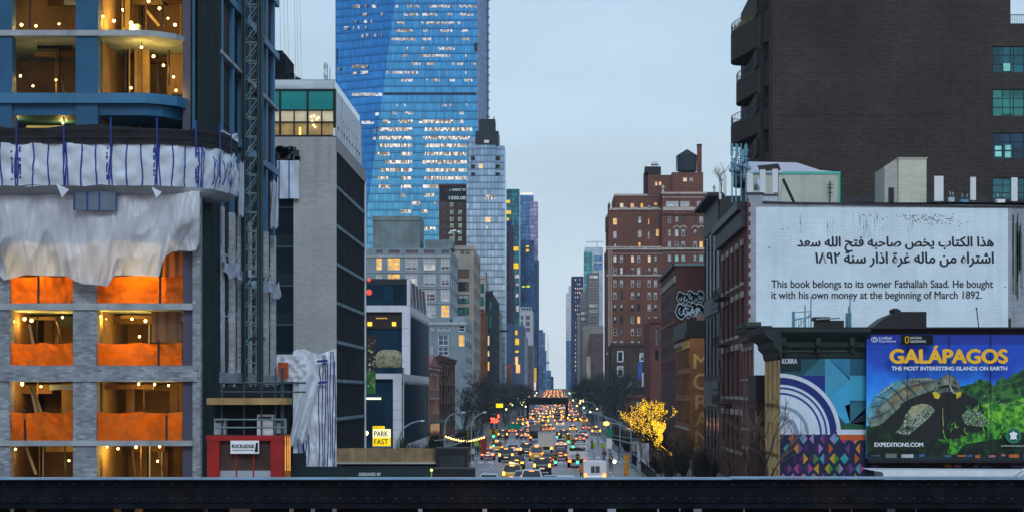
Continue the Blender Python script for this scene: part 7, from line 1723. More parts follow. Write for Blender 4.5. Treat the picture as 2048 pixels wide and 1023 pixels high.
# tree wrapped in fairy lights
YF_ = 226.0
tb, cb_, tips = branches(77, 8.1, 5, .95, bark, bark, .16, .012, .2)
FT = thing('glowing_tree', 'bare tree completely wrapped in warm yellow fairy lights', 'tree', (X(1303, YF_), YF_, 0))
o = FT.location.copy(); ORG[FT.name] = Vector((0, 0, 0))
tb.build('trunk', FT, loc=(0, 0, 0)); cb_.build('crown', FT, loc=(0, 0, 0))
b = MB(); rf = random.Random(4); fm = emit('fairy_light', (1, .58, .03), 2.3); n = 0
for src in (tb, cb_):
    for i in range(0, len(src.f), 2 if src is cb_ else 1):
        f = src.f[i]; c = sum((Vector(src.v[j]) for j in f), Vector()) / len(f)
        if c.z < .4 or rf.random() < .12: continue
        c += Vector((rf.uniform(-.06, .06), rf.uniform(-.06, .06), rf.uniform(-.05, .05))); s = rf.uniform(.018, .048)
        b.face([c + Vector((-s, 0, -s)), c + Vector((s, 0, -s)), c + Vector((0, 0, s * 1.2))], fm); b.face([c + Vector((0, -s, -s)), c + Vector((0, s, -s)), c + Vector((0, 0, s * 1.2))], fm)
b.build('fairy_lights', FT, kind='stuff', loc=(0, 0, 0))
tb, cb_, tips = branches(91, 5.6, 4, .5, bark, bark, .12, .012, .22)
F2_ = thing('glowing_tree', 'narrow smaller tree wrapped in yellow fairy lights, lower right beside the big glowing tree', 'tree', (X(1317, 222), 222, 0)); ORG[F2_.name] = Vector((0, 0, 0))
tb.build('trunk', F2_, loc=(0, 0, 0)); cb_.build('crown', F2_, loc=(0, 0, 0)); b = MB()
for src in (tb, cb_):
    for i in range(len(src.f)):
        f = src.f[i]
        for rep in range(1 if src is cb_ else 3):
            wts = [rf.random() for _ in f]; c = sum((Vector(src.v[j]) * w_ for j, w_ in zip(f, wts)), Vector()) / sum(wts) + Vector((rf.uniform(-.06, .06), rf.uniform(-.06, .06), 0)); s = rf.uniform(.018, .045)
            if c.z > .25: b.face([c + Vector((-s, 0, -s)), c + Vector((s, 0, -s)), c + Vector((0, 0, s * 1.2))], fm)
b.build('fairy_lights', F2_, kind='stuff', loc=(0, 0, 0))
b = MB(); b.ball(P(1342, 907, YF_ - 1), .22, emit('amber_lantern', (1, .42, .02), 3)); b.tube(P(1322, 890, YF_ - 1), P(1342, 907, YF_ - 1), .06, emit('amber_garland', (1, .45, .02), 1.6)); b.build('amber_garland', label='amber garland ending in a round lantern right of the glowing tree', cat='lantern')

# ------------------------------------------------------------------ lamps, signals, mast arms, signs, string lights
polem = mat('pole_steel', (.26, .33, .38), rough=.45, metal=.3, var=.2)
def lamp(pts, Y, label, lit=False, head=(5, 2.2)):
    t = thing('street_lamp', label, 'street lamp', (X(pts[0][0], Y), Y, 0))
    b = MB(); b.path([Vector((X(pts[0][0], Y), Y, 0))] + [P(x, y, Y) for x, y in pts], .11, polem, n=6, r1=.06); b.build('pole_arm', t)
    hx, hy = pts[-1]; s = 1 if pts[-1][0] > pts[-2][0] else -1
    b = MB(); b.prism([(X(hx - 2, Y), Z(hy - 1.2, Y)), (X(hx + s * head[0], Y), Z(hy - .6, Y)), (X(hx + s * head[0], Y), Z(hy + 1, Y)), (X(hx, Y), Z(hy + head[1], Y)), (X(hx - 2, Y), Z(hy + 1, Y))], 'y', Y - .2, Y + .2, white_metal); b.build('lamp_head', t)
    if lit: b = MB(); b.ball(P(hx + s * 1.5, hy + 2.5, Y), .34, emit('sodium_lamp', (1, .58, .06), 7), sz=.7); b.build('lit_lens', t)
lamp([(797, 893), (799, 876), (803, 862), (811, 852), (823, 845), (836, 841.5), (844, 840)], 185, 'curved arm street lamp in front of the ribbed navy wall')
lamp([(889, 895), (889, 850), (893, 838), (900, 830), (912, 825), (926, 823)], 222, 'curved arm street lamp before the red brownstone')
lamp([(943, 905), (943, 850), (947, 838), (953, 831), (962, 826), (968, 823)], 262, 'curved arm street lamp right of the brownstone lamp')
lamp([(1196, 940), (1196, 822), (1192, 812), (1184, 805), (1174, 802.5), (1168, 802)], 330, 'unlit street lamp arm over the east pavement, highest of the arms')
lamp([(1222, 950), (1222, 843), (1208, 832), (1190, 824), (1180, 820.5), (1168, 818)], 285, 'unlit street lamp arm below the highest arm')
lamp([(1262, 950), (1262, 862), (1248, 851), (1236, 847), (1222, 844.5), (1214, 843.5)], 232, 'lit sodium street lamp beside the green street sign', lit=True)
lamp([(1240, 950), (1240, 845), (1225, 838), (1205, 830), (1190, 826), (1172, 824)], 250, 'long low street lamp arm above the lit sodium lamp')
sigy = mat('signal_yellow', (.42, .30, .02), rough=.5, var=.2); lens_off = mat('signal_lens_off', (.05, .035, .02), rough=.3)
def signal(px, py, Y, label, green=True, turned=False, wide=False):
    t = thing('traffic_signal', label, 'traffic light', P(px, py, Y)); h = .95; x, z = X(px, Y), Z(py, Y)
    b = MB(); w = .19 if not turned else .12
    for dx in ((-.36, .36) if wide else ()): b.box(x + dx - .12, x + dx + .12, Y + .1, Y + .35, z - .3, z + .42, sigy)
    b.box(x - w, x + w, Y - .1, Y + .2, z - .5, z + .5, sigy)
    for k in range(3): b.box(x - w * .9, x + w * .9, Y - .3, Y - .1, z + .42 - k * .33, z + .46 - k * .33, darkgrey)
    b.tube((x, Y, z + .5), (x, Y, z + .9), .04, polem); b.build('housing', t)
    for k in range(3):
        on = (k == 2 and green) or (k == 0 and not green); b = MB(); b.ball((x, Y - .14, z + .32 - k * .33), .135 if on else .1, (go_mat if green else stop_mat) if on and not turned else lens_off, n=8); b.build('lens', t)
def mast(p0, p1, Y, label, base=True, r=.09, lampend=False):
    t = thing('mast_arm', label, 'mast arm', (X(p0[0], Y), Y, 0)); b = MB(); b.tube(P(*p0, Y), P(*p1, Y), r, polem, r * .6)
    b.build('arm', t)
    if base: b = MB(); b.tube((X(p0[0], Y), Y, 0), P(p0[0], p0[1] - 8, Y), .14, polem, .1, n=8); b.build('pole', t)
    if lampend: b = MB(); b.ball(P(*p1, Y), .16, head_mat, n=8); b.build('end_lamp', t)
mast((890, 893), (984, 866), 215, 'long slanting signal mast arm above the string lights on the west side')
mast((868, 880), (930, 874), 226, 'thin upper span arm crossing the west side string lights', False, .05)
mast((1300, 895), (1176, 864), 226, 'long slanting mast arm from the glowing tree toward the avenue', True, .08)
mast((1290, 880), (1150, 857), 270, 'farther thin mast arm above the long slanting one', True, .06)
mast((1280, 935), (1136, 886), 205, 'lowest slanting mast arm with a small white lamp over the white van', True, .06)
b = MB(); b.ball(P(1229, 922, 204.8), .17, head_mat, n=8); b.build('hanging_lamp', label='small white lamp hanging on the lowest mast arm', cat='lamp')
signal(987, 865, 215, 'yellow traffic signal showing green at the tip of the west mast arm', wide=True)
signal(987, 885, 262, 'second green traffic signal directly below the mast arm signal')
signal(936, 868, 216, 'side facing yellow traffic signal on the west pole', turned=True)
signal(1137, 876, 228, 'yellow traffic signal showing green over the right lanes', wide=True)
signal(1146, 886, 226, 'lower yellow traffic signal showing green over the right lanes')
signal(1114, 868, 300, 'small far green traffic signal over the middle of the road')
signal(1111, 916, 200, 'nearest green traffic signal beside the red tail lights')
signal(1036, 848, 405, 'far green signal before the green canopy')
signal(1155, 916, 204, 'green signal low on the back of the flatbed truck')
signal(1184, 888, 230, 'side facing signal on the east pavement', turned=True)
signal(1076, 845, 420, 'farther small signal in the middle distance', green=False)
def sign(px0, py0, px1, py1, Y, m, label, cat='sign', post=True, name='street_sign', txt=None, tm=None):
    t = thing(name, label, cat, (X((px0 + px1) / 2, Y), Y, 0)); b = MB(); b.fbox(px0, py0, px1, py1, Y, .06, m); b.build('plate', t)
    if post: b = MB(); b.tube((X((px0 + px1) / 2, Y), Y + .12, 0), P((px0 + px1) / 2, py0, Y + .12), .05, polem); b.build('post', t)
    if txt: text(txt, 1, tm, P(px0 + (px1 - px0) * .15, py1 - (py1 - py0) * .3, Y - .02), t, fit=(X(px0 + (px1 - px0) * .85, Y) - X(px0 + (px1 - px0) * .15, Y), (py1 - py0) * .4 * Y / F))
sign(1213, 858, 1225, 872, 232, mat('sign_green', (.01, .22, .12)), 'green street sign hanging by the lit sodium lamp')
sign(1213, 876, 1224, 896, 231, white_metal, 'white regulatory sign below the green street sign')
t = thing('round_sign', 'lime green round sign above the west pavement crowd', 'sign', P(953, 890, 236)); b = MB(); b.tube(P(953, 886, 236), P(953, 886, 236.1), .3, mat('lime_sign', (.32, .42, .02)), n=12); b.build('plate', t); b = MB(); b.tube((X(953, 236), 236.2, 0), P(953, 884, 236.2), .05, polem); b.build('post', t)
for px, lab in ((1188, 'small lime green warning sign left of its twin behind the white van'), (1206, 'small lime green warning sign nearest the green street sign')): sign(px - 4, 885, px + 4, 894, 236, mat('lime_sign', (.32, .42, .02)), lab)
sign(992, 806, 1006, 814, 330, emit('lit_shop_sign', (1, .68, .02), 1.3), 'lit yellow shop sign over the dark west side trees', 'shop sign', False, 'shop_sign')
sign(962, 872, 973, 907, 250, mat('red_banner', (.26, .03, .02), var=.3), 'dark red banner hanging over the west pavement', 'banner', True, 'banner')
sign(1247, 908, 1258, 950, 205, mat('orange_board_sign', (.45, .20, .03), var=.4, scale=3), 'weathered orange board standing right of the white van', 'board', True, 'board')
sign(1274, 885, 1298, 950, 218, mat('white_banner', (.46, .50, .58), var=.2, scale=1.5), 'tall white banner in front of the glowing tree', 'banner', True, 'banner')
sign(1262, 880, 1284, 902, 236, mat('grey_banner', (.30, .32, .34), var=.3, scale=2), 'grey white poster panel left of the tall white banner', 'poster', True, 'street_poster')
t = thing('string_lights', 'string of small amber bulbs sagging over the west pavement', 'string lights', P(930, 878, 222)); b, c = MB(), MB()
SL = [P(892 + 76 * k / 30, 870 + 8 * math.sin(math.pi * k / 30) + 1.5 * (k / 30), 222) for k in range(31)]
b.path(SL, .02, black, n=3)
for p in SL[::2]: c.ball(p - Vector((0, 0, .12)), .1, emit('amber_bulb', (1, .58, .12), 6), n=6)
b.build('cable', t); c.build('bulb', t)
t = thing('red_decorations', 'cluster of small glowing red lights in a dark west side tree', 'lights', P(990, 835, 318)); b = MB()
for k in range(16): b.ball(P(982 + rnd.uniform(0, 16), 826 + rnd.uniform(0, 18), 318), rnd.uniform(.09, .2), stop_mat, n=6)
b.build('red_light', t)
t = thing('green_canopy', 'green canopy with pale posts at the west kerb in the middle distance', 'canopy', (X(1028, 400), 400, 0)); b = MB()
b.prism([(X(1012, 400), Z(857, 400)), (X(1020, 400), Z(846, 400)), (X(1036, 400), Z(846, 400)), (X(1042, 400), Z(857, 400))], 'y', 400, 405, mat('green_canvas', (.01, .20, .12), var=.2)); b.build('roof', t)
b = MB()
for px in (1013, 1041):
    for y in (400.2, 404.8): b.tube((X(px, 400), y, 0), P(px, 857, 400) + Vector((0, y - 400, 0)), .06, steel)
b.build('post', t)
t = thing('lower_street_lights', 'little lamps and lit shop fronts glimpsed along the far avenue pavements', 'street lights', (0, 700, 0)); b = MB()
for k in range(70):
    Y = rnd.choice((520, 640, 700, 800, 950, 1150, 1300)); s = rnd.choice((-1, 1)); x = s * rnd.uniform(9.5, 15) - 1.5; b.ball((x, Y, gz(Y) + rnd.uniform(3, 7.5)), .16 + Y / 5200, rnd.choice((emit('far_warm', (1, .72, .35), 6), emit('far_gold', (1, .6, .12), 6), emit('far_white', (.9, 1, .85), 5), go_mat if Y > 600 else emit('far_warm', (1, .72, .35), 6))), n=6)
b.build('lamp', t, kind='stuff')
# iron railings and planters at the pavements
t = thing('pavement_railing', 'dark iron railing along the east pavement edge behind the white van', 'railing', (9.4, 200, 0)); b = MB()
y = 186.0
while y < 245: b.tube((9.4, y, 0), (9.4, y, 1.1), .03, black, n=4); y += 1.0
b.tube((9.4, 186, 1.1), (9.4, 245, 1.1), .04, black); b.build('rail', t)
bushm = mat('winter_bush', (.028, .026, .024), rough=.95, var=.5, scale=2)
BU = None
for k in range(64):                                     # leafless planting and clutter along both pavements
    east = k < 48; x = rnd.uniform(9.9, 16.5) if east else rnd.uniform(-20, -12); y = rnd.uniform(186, 330) if east else rnd.uniform(215, 360)
    lab, grp = ('dark leafless bush in the planting along the east pavement', 'dark bushes on the east pavement') if east else ('dark leafless bush by the west side house fronts', 'dark bushes on the west pavement')
    if BU is None:
        b = MB(); rb = random.Random(9)
        for i in range(230):
            a = rb.uniform(0, 6.283); r_ = rb.uniform(.1, 1.0); h_ = rb.uniform(.8, 2.6); p = Vector((.15 * math.cos(a), .15 * math.sin(a), 0)); q = Vector((r_ * math.cos(a), r_ * math.sin(a), h_)); m_ = p.lerp(q, .55) + Vector((0, 0, .2))
            b.tube(p, m_, .02, bushm, .015, n=3, cap=False); b.tube(m_, q, .015, bushm, .01, n=3, cap=False)
        BU = b.build('bare_bush', label=lab, cat='bush', group=grp, loc=(0, 0, 0)); o_ = BU
    else: o_ = BU.copy(); COL.objects.link(o_); o_['label'] = lab; o_['group'] = grp
    o_.location = (x, y, 0); s_ = rnd.uniform(.7, 1.35); o_.scale = (s_, s_, s_); o_.rotation_euler = (0, 0, rnd.uniform(0, 6.2))
for k, (x, y) in enumerate(((-11.8, 214), (-11.9, 222), (-11.7, 232), (10, 232))):
    b = MB(); b.lathe([(.28, 0), (.34, .9), (.36, .95), (.2, 1.05)], (x, y, 0), mat('bin_green', (.03, .05, .05))); b.lathe([(.37, .6), (.38, .68), (.37, .7)], (x, y, 0), black); b.build('litter_bin', label=('dark litter bin at the west kerb nearest the barrier box', 'second dark litter bin along the west kerb', 'third dark litter bin along the west kerb', 'dark litter bin on the east pavement behind the trees')[k], cat='litter bin')

# ------------------------------------------------------------------ vehicles
rubber = mat('tyre_rubber', (.012, .012, .013), rough=.9, local=True); rim_m = mat('wheel_rim', (.25, .26, .28), rough=.4, metal=.5, local=True)
plate_m = emit('plate_glow', (1, .80, .55), .8); carglass = mat('car_glass', (.02, .03, .04), rough=.08, var=.1, spec=.8, local=True)  # plates glow themselves; the light falling on them is put in as emission
def paint(n, c): return mat('car_paint_' + n, c, rough=.28, var=.12, scale=1, spec=.6, local=True)
PT = {'black': paint('black', (.014, .015, .018)), 'taxi': paint('taxi', (.62, .30, .012)), 'white': paint('white', (.62, .64, .67)), 'silver': paint('silver', (.34, .36, .40)), 'red': paint('red', (.16, .015, .012)), 'blue': paint('pale_blue', (.22, .34, .42)), 'grey': paint('grey', (.08, .085, .10)), 'cream': paint('cream', (.56, .53, .48)), 'navy': paint('navy', (.02, .03, .06))}
KIND = {'sedan': dict(L=4.8, W=1.84, hb=.98, hr=1.46, c0=.55, c1=3.55, g=.62), 'suv': dict(L=4.9, W=1.96, hb=1.12, hr=1.80, c0=.12, c1=3.7, g=.42), 'minivan': dict(L=4.8, W=1.92, hb=1.08, hr=1.86, c0=.10, c1=4.0, g=.38), 'van': dict(L=5.9, W=2.1, hb=1.4, hr=2.5, c0=.06, c1=5.2, g=.2)}
VEH = {}
def loft_sections(b, secs, m, mg=None):
    """secs along y: (y, half width low, half width top, z low, z top)"""
    pass
def car_meshes(kind, pt, amber, small):
    k = KIND[kind]; L, W, hb, hr, c0, c1, g_ = (k[q] for q in ('L', 'W', 'hb', 'hr', 'c0', 'c1', 'g')); w = W / 2
    st = [(0, .86, .42, hb * .80), (.10, .97, .30, hb * .98), (c0 + .3, 1, .28, hb), (c1, 1, .28, hb * .97), (c1 + (L - c1) * .55, .98, .28, hb * .88), (L - .12, .93, .30, hb * .76), (L, .80, .42, hb * .60)]
    b = MB(); rings = []
    for y, wf_, z0, z1 in st:
        i = len(b.v); ww = w * wf_; b.v += [(-ww * .94, y, z0), (ww * .94, y, z0), (ww, y, z0 + (z1 - z0) * .5), (ww * .93, y, z1 * .97), (ww * .72, y, z1), (-ww * .72, y, z1), (-ww * .93, y, z1 * .97), (-ww, y, z0 + (z1 - z0) * .5)]; rings.append(i)
    def q(f): b.f.append(f); b.m.append(PT[pt])
    for a, c in zip(rings, rings[1:]):
        for j in range(8): q((a + j, a + (j + 1) % 8, c + (j + 1) % 8, c + j))
    q(tuple(rings[0] + j for j in reversed(range(8)))); q(tuple(rings[-1] + j for j in range(8)))
    # roof and pillars
    y0, y1, y2, y3 = c0, c0 + g_, c1 - .95, c1; wb_, wt = w * .93, w * .74
    i = len(b.v); b.v += [(-wt, y1, hr - .05), (wt, y1, hr - .05), (wt, y2, hr - .04), (-wt, y2, hr - .04), (-wt * .9, y1 + .15, hr), (wt * .9, y1 + .15, hr), (wt * .9, y2 - .15, hr), (-wt * .9, y2 - .15, hr)]
    for f in ((4, 5, 6, 7), (0, 1, 5, 4), (1, 2, 6, 5), (2, 3, 7, 6), (3, 0, 4, 7)): q(tuple(i + j for j in f))
    for s in (-1, 1):
        for (ya, za, xa), (yb_, zb_, xb_) in (((y0, hb * .97, wb_), (y1, hr - .04, wt)), ((y3, hb * .95, wb_), (y2, hr - .04, wt)), (((y1 + y2) / 2, hb * .97, wb_), ((y1 + y2) / 2, hr - .05, wt))): b.tube((s * xa, ya, za), (s * xb_, yb_, zb_), .055, PT[pt], n=4)
    if kind == 'van': b.box(-w * .97, w * .97, .05, c1 - 1.3, hb * .9, hr - .03, PT[pt])
    g = MB(); e = .012
    A_ = [(-wb_ + e, y0 + e, hb * .96), (wb_ - e, y0 + e, hb * .96), (wb_ - e, y3 - e, hb * .94), (-wb_ + e, y3 - e, hb * .94)]; B_ = [(-wt + e, y1, hr - .06), (wt - e, y1, hr - .06), (wt - e, y2, hr - .06), (-wt + e, y2, hr - .06)]
    for j in range(4): g.face([A_[j], A_[(j + 1) % 4], B_[(j + 1) % 4], B_[j]], carglass)
    if kind == 'van': g.box(-w * .35, -w * .02, .03, .06, 1.5, 2.1, carglass); g.box(w * .04, w * .4, .03, .06, 1.5, 2.1, carglass)
    tl = []
    tm_ = tail_amber if amber else tail_mat
    for s in (-1, 1):
        t_ = MB()
        if kind == 'sedan': t_.box(s * w * .52, s * w * .90, -.035, .06, hb * .66, hb * .84, tm_)
        else: t_.box(s * w * .70, s * w * .93, -.035, .08, hb * .72, hb * 1.02, tm_)
        tl.append(t_)
        if small:
            cx = sum(p[0] for p in t_.v) / len(t_.v); cz = sum(p[2] for p in t_.v) / len(t_.v); t_.v = [(cx + (p[0] - cx) * 1.35, p[1] - .02, cz + (p[2] - cz) * 1.6) for p in t_.v]
    wh = []
    for s in (-1, 1):
        for y in (L * .19, L * .80):
            t_ = MB(); r_ = .33 if kind != 'van' else .37; t_.tube((s * (w - .24), y, r_), (s * (w + .01), y, r_), r_, rubber, n=12); u_ = MB(); u_.tube((s * (w - .2), y, r_), (s * (w + .025), y, r_), r_ * .62, rim_m, n=10); wh.append((t_, u_))
    bp = MB(); bp.box(-w * .93, w * .93, -.09, .12, .32, .56, PT[pt] if kind != 'suv' else rubber)
    lp = MB(); lp.box(-.26, .26, -.11, -.095, .60 if kind != 'sedan' else .58, .72 if kind != 'sedan' else .70, plate_m)
    br = MB(); br.box(-.22, .22, y0 - .02 if kind == 'sedan' else y1 - .05, y0 + .05 if kind == 'sedan' else y1 + .02, hr - .12 if kind != 'sedan' else hb * 1.0, hr - .07 if kind != 'sedan' else hb * 1.05, tm_)
    return b, g, tl, wh, bp, lp, br, hr
def vehicle(kind, pt, x, y, label, group=None, amber=False, small=False, rz=0.0, cat=None):
    key = (kind, amber, small, pt == 'taxi')
    if key not in VEH:
        b, g, tl, wh, bp, lp, br, hr = car_meshes(kind, pt, amber, small)
        t = thing({'sedan': 'sedan_car', 'suv': 'sport_utility_car', 'minivan': 'minivan', 'van': 'delivery_van'}[kind] if pt != 'taxi' else 'taxi', label, cat or ('taxi' if pt == 'taxi' else 'van' if kind == 'van' else 'car'), (x, y, gz(y)), group)
        ORG[t.name] = Vector((0, 0, 0)); ch = []
        body = b.build('body', t, smooth=False, loc=(0, 0, 0)); ch.append((body, [])); body.material_slots[0].link = 'OBJECT'; body.material_slots[0].material = PT[pt]
        ch.append((g.build('windows', t, loc=(0, 0, 0)), []))
        for m in tl: ch.append((m.build('tail_light', t, loc=(0, 0, 0)), []))
        if not small:
            for a, c in wh:
                wo = a.build('wheel', t, loc=(0, 0, 0)); ro = c.build('rim', wo, loc=(0, 0, 0)); ch.append((wo, [ro]))
            ch.append((bp.build('bumper', t, loc=(0, 0, 0)), [])); ch.append((lp.build('licence_plate', t, loc=(0, 0, 0)), [])); ch.append((br.build('brake_light', t, loc=(0, 0, 0)), []))
            if pt == 'taxi': q = MB(); q.box(-.28, .28, 1.9, 2.1, hr, hr + .16, emit('taxi_roof_lamp', (1, .9, .6), .9)); ch.append((q.build('roof_lamp', t, loc=(0, 0, 0)), []))
        VEH[key] = (t, ch)
        t.location = (x, y, gz(y) - .14); t.rotation_euler = (0, 0, rz); return t
    t0, ch = VEH[key]
    r = copy_thing(t0, ch, (x, y, gz(y) - .14), rz, label, group, PT[pt])
    r['category'] = cat or ('taxi' if pt == 'taxi' else 'van' if kind == 'van' else 'car')
    if not group and 'group' in r: del r['group']
    return r
GZ = 8.64
def at(px, pyb): Y = GZ * F / (pyb - VY); return X(px, Y), Y
NEAR = [('suv', 'black', 1084, 948, 'black sport utility car with bright amber tail lights, nearest clear car on the road', True), ('minivan', 'taxi', 1073, 921, 'yellow taxi minivan just behind the box truck, lit tail lights', False),
 ('sedan', 'red', 1121, 920, 'dark red sedan with glowing tail lights right of the yellow taxi minivan', False), ('suv', 'taxi', 993, 907, 'yellow taxi in the left lane below the green signals', False),
 ('suv', 'black', 1012, 924, 'black sport utility car behind the left lane taxi', True), ('sedan', 'black', 1033, 937, 'black sedan with tall bright tail lights left of centre', True),
 ('suv', 'taxi', 1024, 966, 'yellow taxi half hidden by the girder', True), ('sedan', 'white', 1026, 908, 'white sedan between the left taxi and the black car', False), ('suv', 'black', 1053, 911, 'black sport utility car left of the box truck', True),
 ('sedan', 'silver', 975, 919, 'silver sedan parked at the west kerb', False), ('sedan', 'white', 977, 981, 'white car whose roof shows above the girder at the far left lane', False), ('sedan', 'blue', 1046, 973, 'pale blue car roof right of the half hidden taxi', False),
 ('suv', 'white', 1063, 980, 'white car roof with dark rear window above the girder, left of the black car', False), ('sedan', 'blue', 1105, 985, 'pale car roof above the girder right of the black car', False), ('sedan', 'white', 1131, 986, 'white car roof above the girder beside the man in orange', False),
 ('sedan', 'red', 1098, 931, 'red hatch car peeking out behind the nearest black car', False), ('sedan', 'white', 1122, 896, 'white sedan right of the box truck', False), ('suv', 'black', 1042, 877, 'dark sport utility car left of the pale sedan past the crossing', False),
 ('sedan', 'cream', 1051, 877, 'pale sedan just past the crossing', False), ('sedan', 'taxi', 1101, 862, 'yellow taxi alone in the middle lane past the box truck', True), ('sedan', 'grey', 1160, 884, 'grey car parked behind the flatbed truck', False), ('sedan', 'taxi', 1146, 863, 'yellow taxi at the east kerb past the crossing', True),
 ('sedan', 'red', 1025, 867, 'dark red car in the left lane past the crossing', False), ('sedan', 'taxi', 1058, 849, 'yellow taxi ahead of the dark truck', True), ('sedan', 'white', 1166, 876, 'white car at the east kerb by the far signal', False)]
for kind, pt, px, pb, lab, amb in NEAR:
    x, y = at(px, pb); vehicle(kind, pt, x, y, lab, None, amb)
x, y = at(1190, 978); vehicle('van', 'white', x, y, 'white van parked right of the man in orange', None)
for nm, px, pb, w, h, boxm, cabm, lab, truckL in (('box_truck', 1091, 906, 2.15, 3.05, mat('box_cream', (.58, .54, .47), var=.12, local=True, scale=2), PT['taxi'], 'box truck with ribbed cream cargo box in the middle of the road', 5.0), ('flatbed_truck', 1155, 934, 2.3, 2.75, PT['white'], PT['white'], 'white utility truck with dark tail beside the red sedan', 5.5), ('dark_truck', 1071, 882, 2.2, 3.0, mat('truck_dark', (.03, .028, .03), var=.3, local=True), PT['black'], 'dark truck with pale back door ahead of the box truck', 6.0)):
    x, y = at(px, pb); t = thing(nm, lab, 'truck', (x, y, -.14)); ORG[t.name] = Vector((0, 0, 0)); s = w / 2
    b = MB(); z0 = 1.0; b.box(-s, s, 0, truckL, z0, h, boxm)
    for k in range(8 if nm == 'box_truck' else 0): b.box(-s + w * (k + .5) / 8 - .03, -s + w * (k + .5) / 8 + .03, -.03, 0, z0 + .1, h - .1, mat('box_rib', (.42, .40, .36)))
    if nm == 'dark_truck': b.box(-s * .85, s * .85, -.03, 0, h - 1.1, h - .25, mat('truck_door', (.22, .20, .20)))
    if nm == 'flatbed_truck': b.box(-s * .8, s * .8, -.04, 0, z0 + .95, z0 + 1.35, black); b.box(-s * .7, s * .3, -.05, 0, z0 + .2, z0 + .5, steel)
    b.box(-s - .04, s + .04, -.05, .1, h - .12, h + .04, steel); b.build('cargo_box', t, loc=(0, 0, 0))
    b = MB(); b.prism([(truckL + .2, .5), (truckL + 2.2, .5), (truckL + 2.2, 1.3), (truckL + 1.7, 2.3), (truckL + .2, 2.35)], 'x', -s * .95, s * .95, cabm); b.build('cab', t, loc=(0, 0, 0))
    b = MB(); b.box(-s * .9, s * .9, .1, truckL + 2, .62, .98, black); b.box(-s, s, -.1, .0, .55, .80, black); b.build('chassis', t, loc=(0, 0, 0))
    for sg_ in (-1, 1):
        b = MB(); b.box(sg_ * s * .62, sg_ * s * .95, -.13, -.05, .62, .90, tail_amber if nm == 'box_truck' else tail_mat); b.build('tail_light', t, loc=(0, 0, 0))
        for yy in (1.2, truckL + 1.2): b = MB(); b.tube((sg_ * (s - .34), yy, .45), (sg_ * (s - .02), yy, .45), .45, rubber, n=12); b.build('wheel', t, loc=(0, 0, 0))
# the packed traffic further up the avenue
rt = random.Random(21)
ROWS = []
for li, lx in enumerate((-9.4, -5.9, -2.5, .9, 4.3, 7.6)):
    y = 372 + rt.uniform(0, 14)
    while y < 2500:
        ROWS.append((y, lx)); y += rt.uniform(18, 60) if y < 540 else rt.uniform(18, 46) if y < 900 else rt.uniform(22, 50)
ROWS.sort(); nn = 0
occ = [at(px, pb) for _, _, px, pb, _, _ in NEAR]
for y, lx in ROWS:
    if any(abs(ox - lx) < 2.6 and abs(oy - y) < 7.5 for ox, oy in occ) or (423 < y < 434) or (610 < y < 625 and False) or (y < 430 and rt.random() < .6): continue
    if abs(y - 402) < 8 and lx < -7: continue
    if y < 1300 and mnoise.noise(Vector((y / 55, lx * .22, 3.3))) < -.12: continue
    nn += 1
    if nn > 262: break
    r_ = rt.random(); pt = 'taxi' if r_ < .26 else rt.choice(('black', 'black', 'grey', 'silver', 'white', 'red', 'navy', 'white'))
    kd = rt.choice(('sedan', 'sedan', 'suv', 'minivan') if pt != 'taxi' else ('sedan', 'suv'))
    zone = 'before the second crossing' if y < 430 else 'short of the dark bridge' if y < 615 else 'beyond the dark bridge'
    cn = {'taxi': 'yellow taxi', 'black': 'black car', 'grey': 'grey car', 'silver': 'silver car', 'white': 'white car', 'red': 'dark red car', 'navy': 'navy car'}[pt]
    side_ = 'west' if lx < -4 else 'middle' if lx < 3 else 'east'
    shape_ = {'sedan': 'low', 'suv': 'boxy', 'minivan': 'tall'}[kd]
    amb = rt.random() < .6
    lab = f'{shape_} {cn} with {"amber" if amb else "red"} tail lights, {side_} lanes, {zone}'
    vehicle(kd, pt, lx + rt.uniform(-.8, .8), y, lab, lab.replace(cn, cn + 's').replace(f'{shape_} ', f'{shape_} ', 1), amb, y > 470)
# a few vehicles just below the girder
for kind, pt, px, Y, lab, amb in (('suv', 'grey', 936, 150, 'grey car glimpsed below the girder with a glaring red lamp', False), ('sedan', 'white', 990, 152, 'white car glimpsed below the girder', False), ('sedan', 'taxi', 1060, 149, 'yellow taxi glimpsed below the girder', True)):
    vehicle(kind, pt, X(px, Y), Y, lab, None, amb)

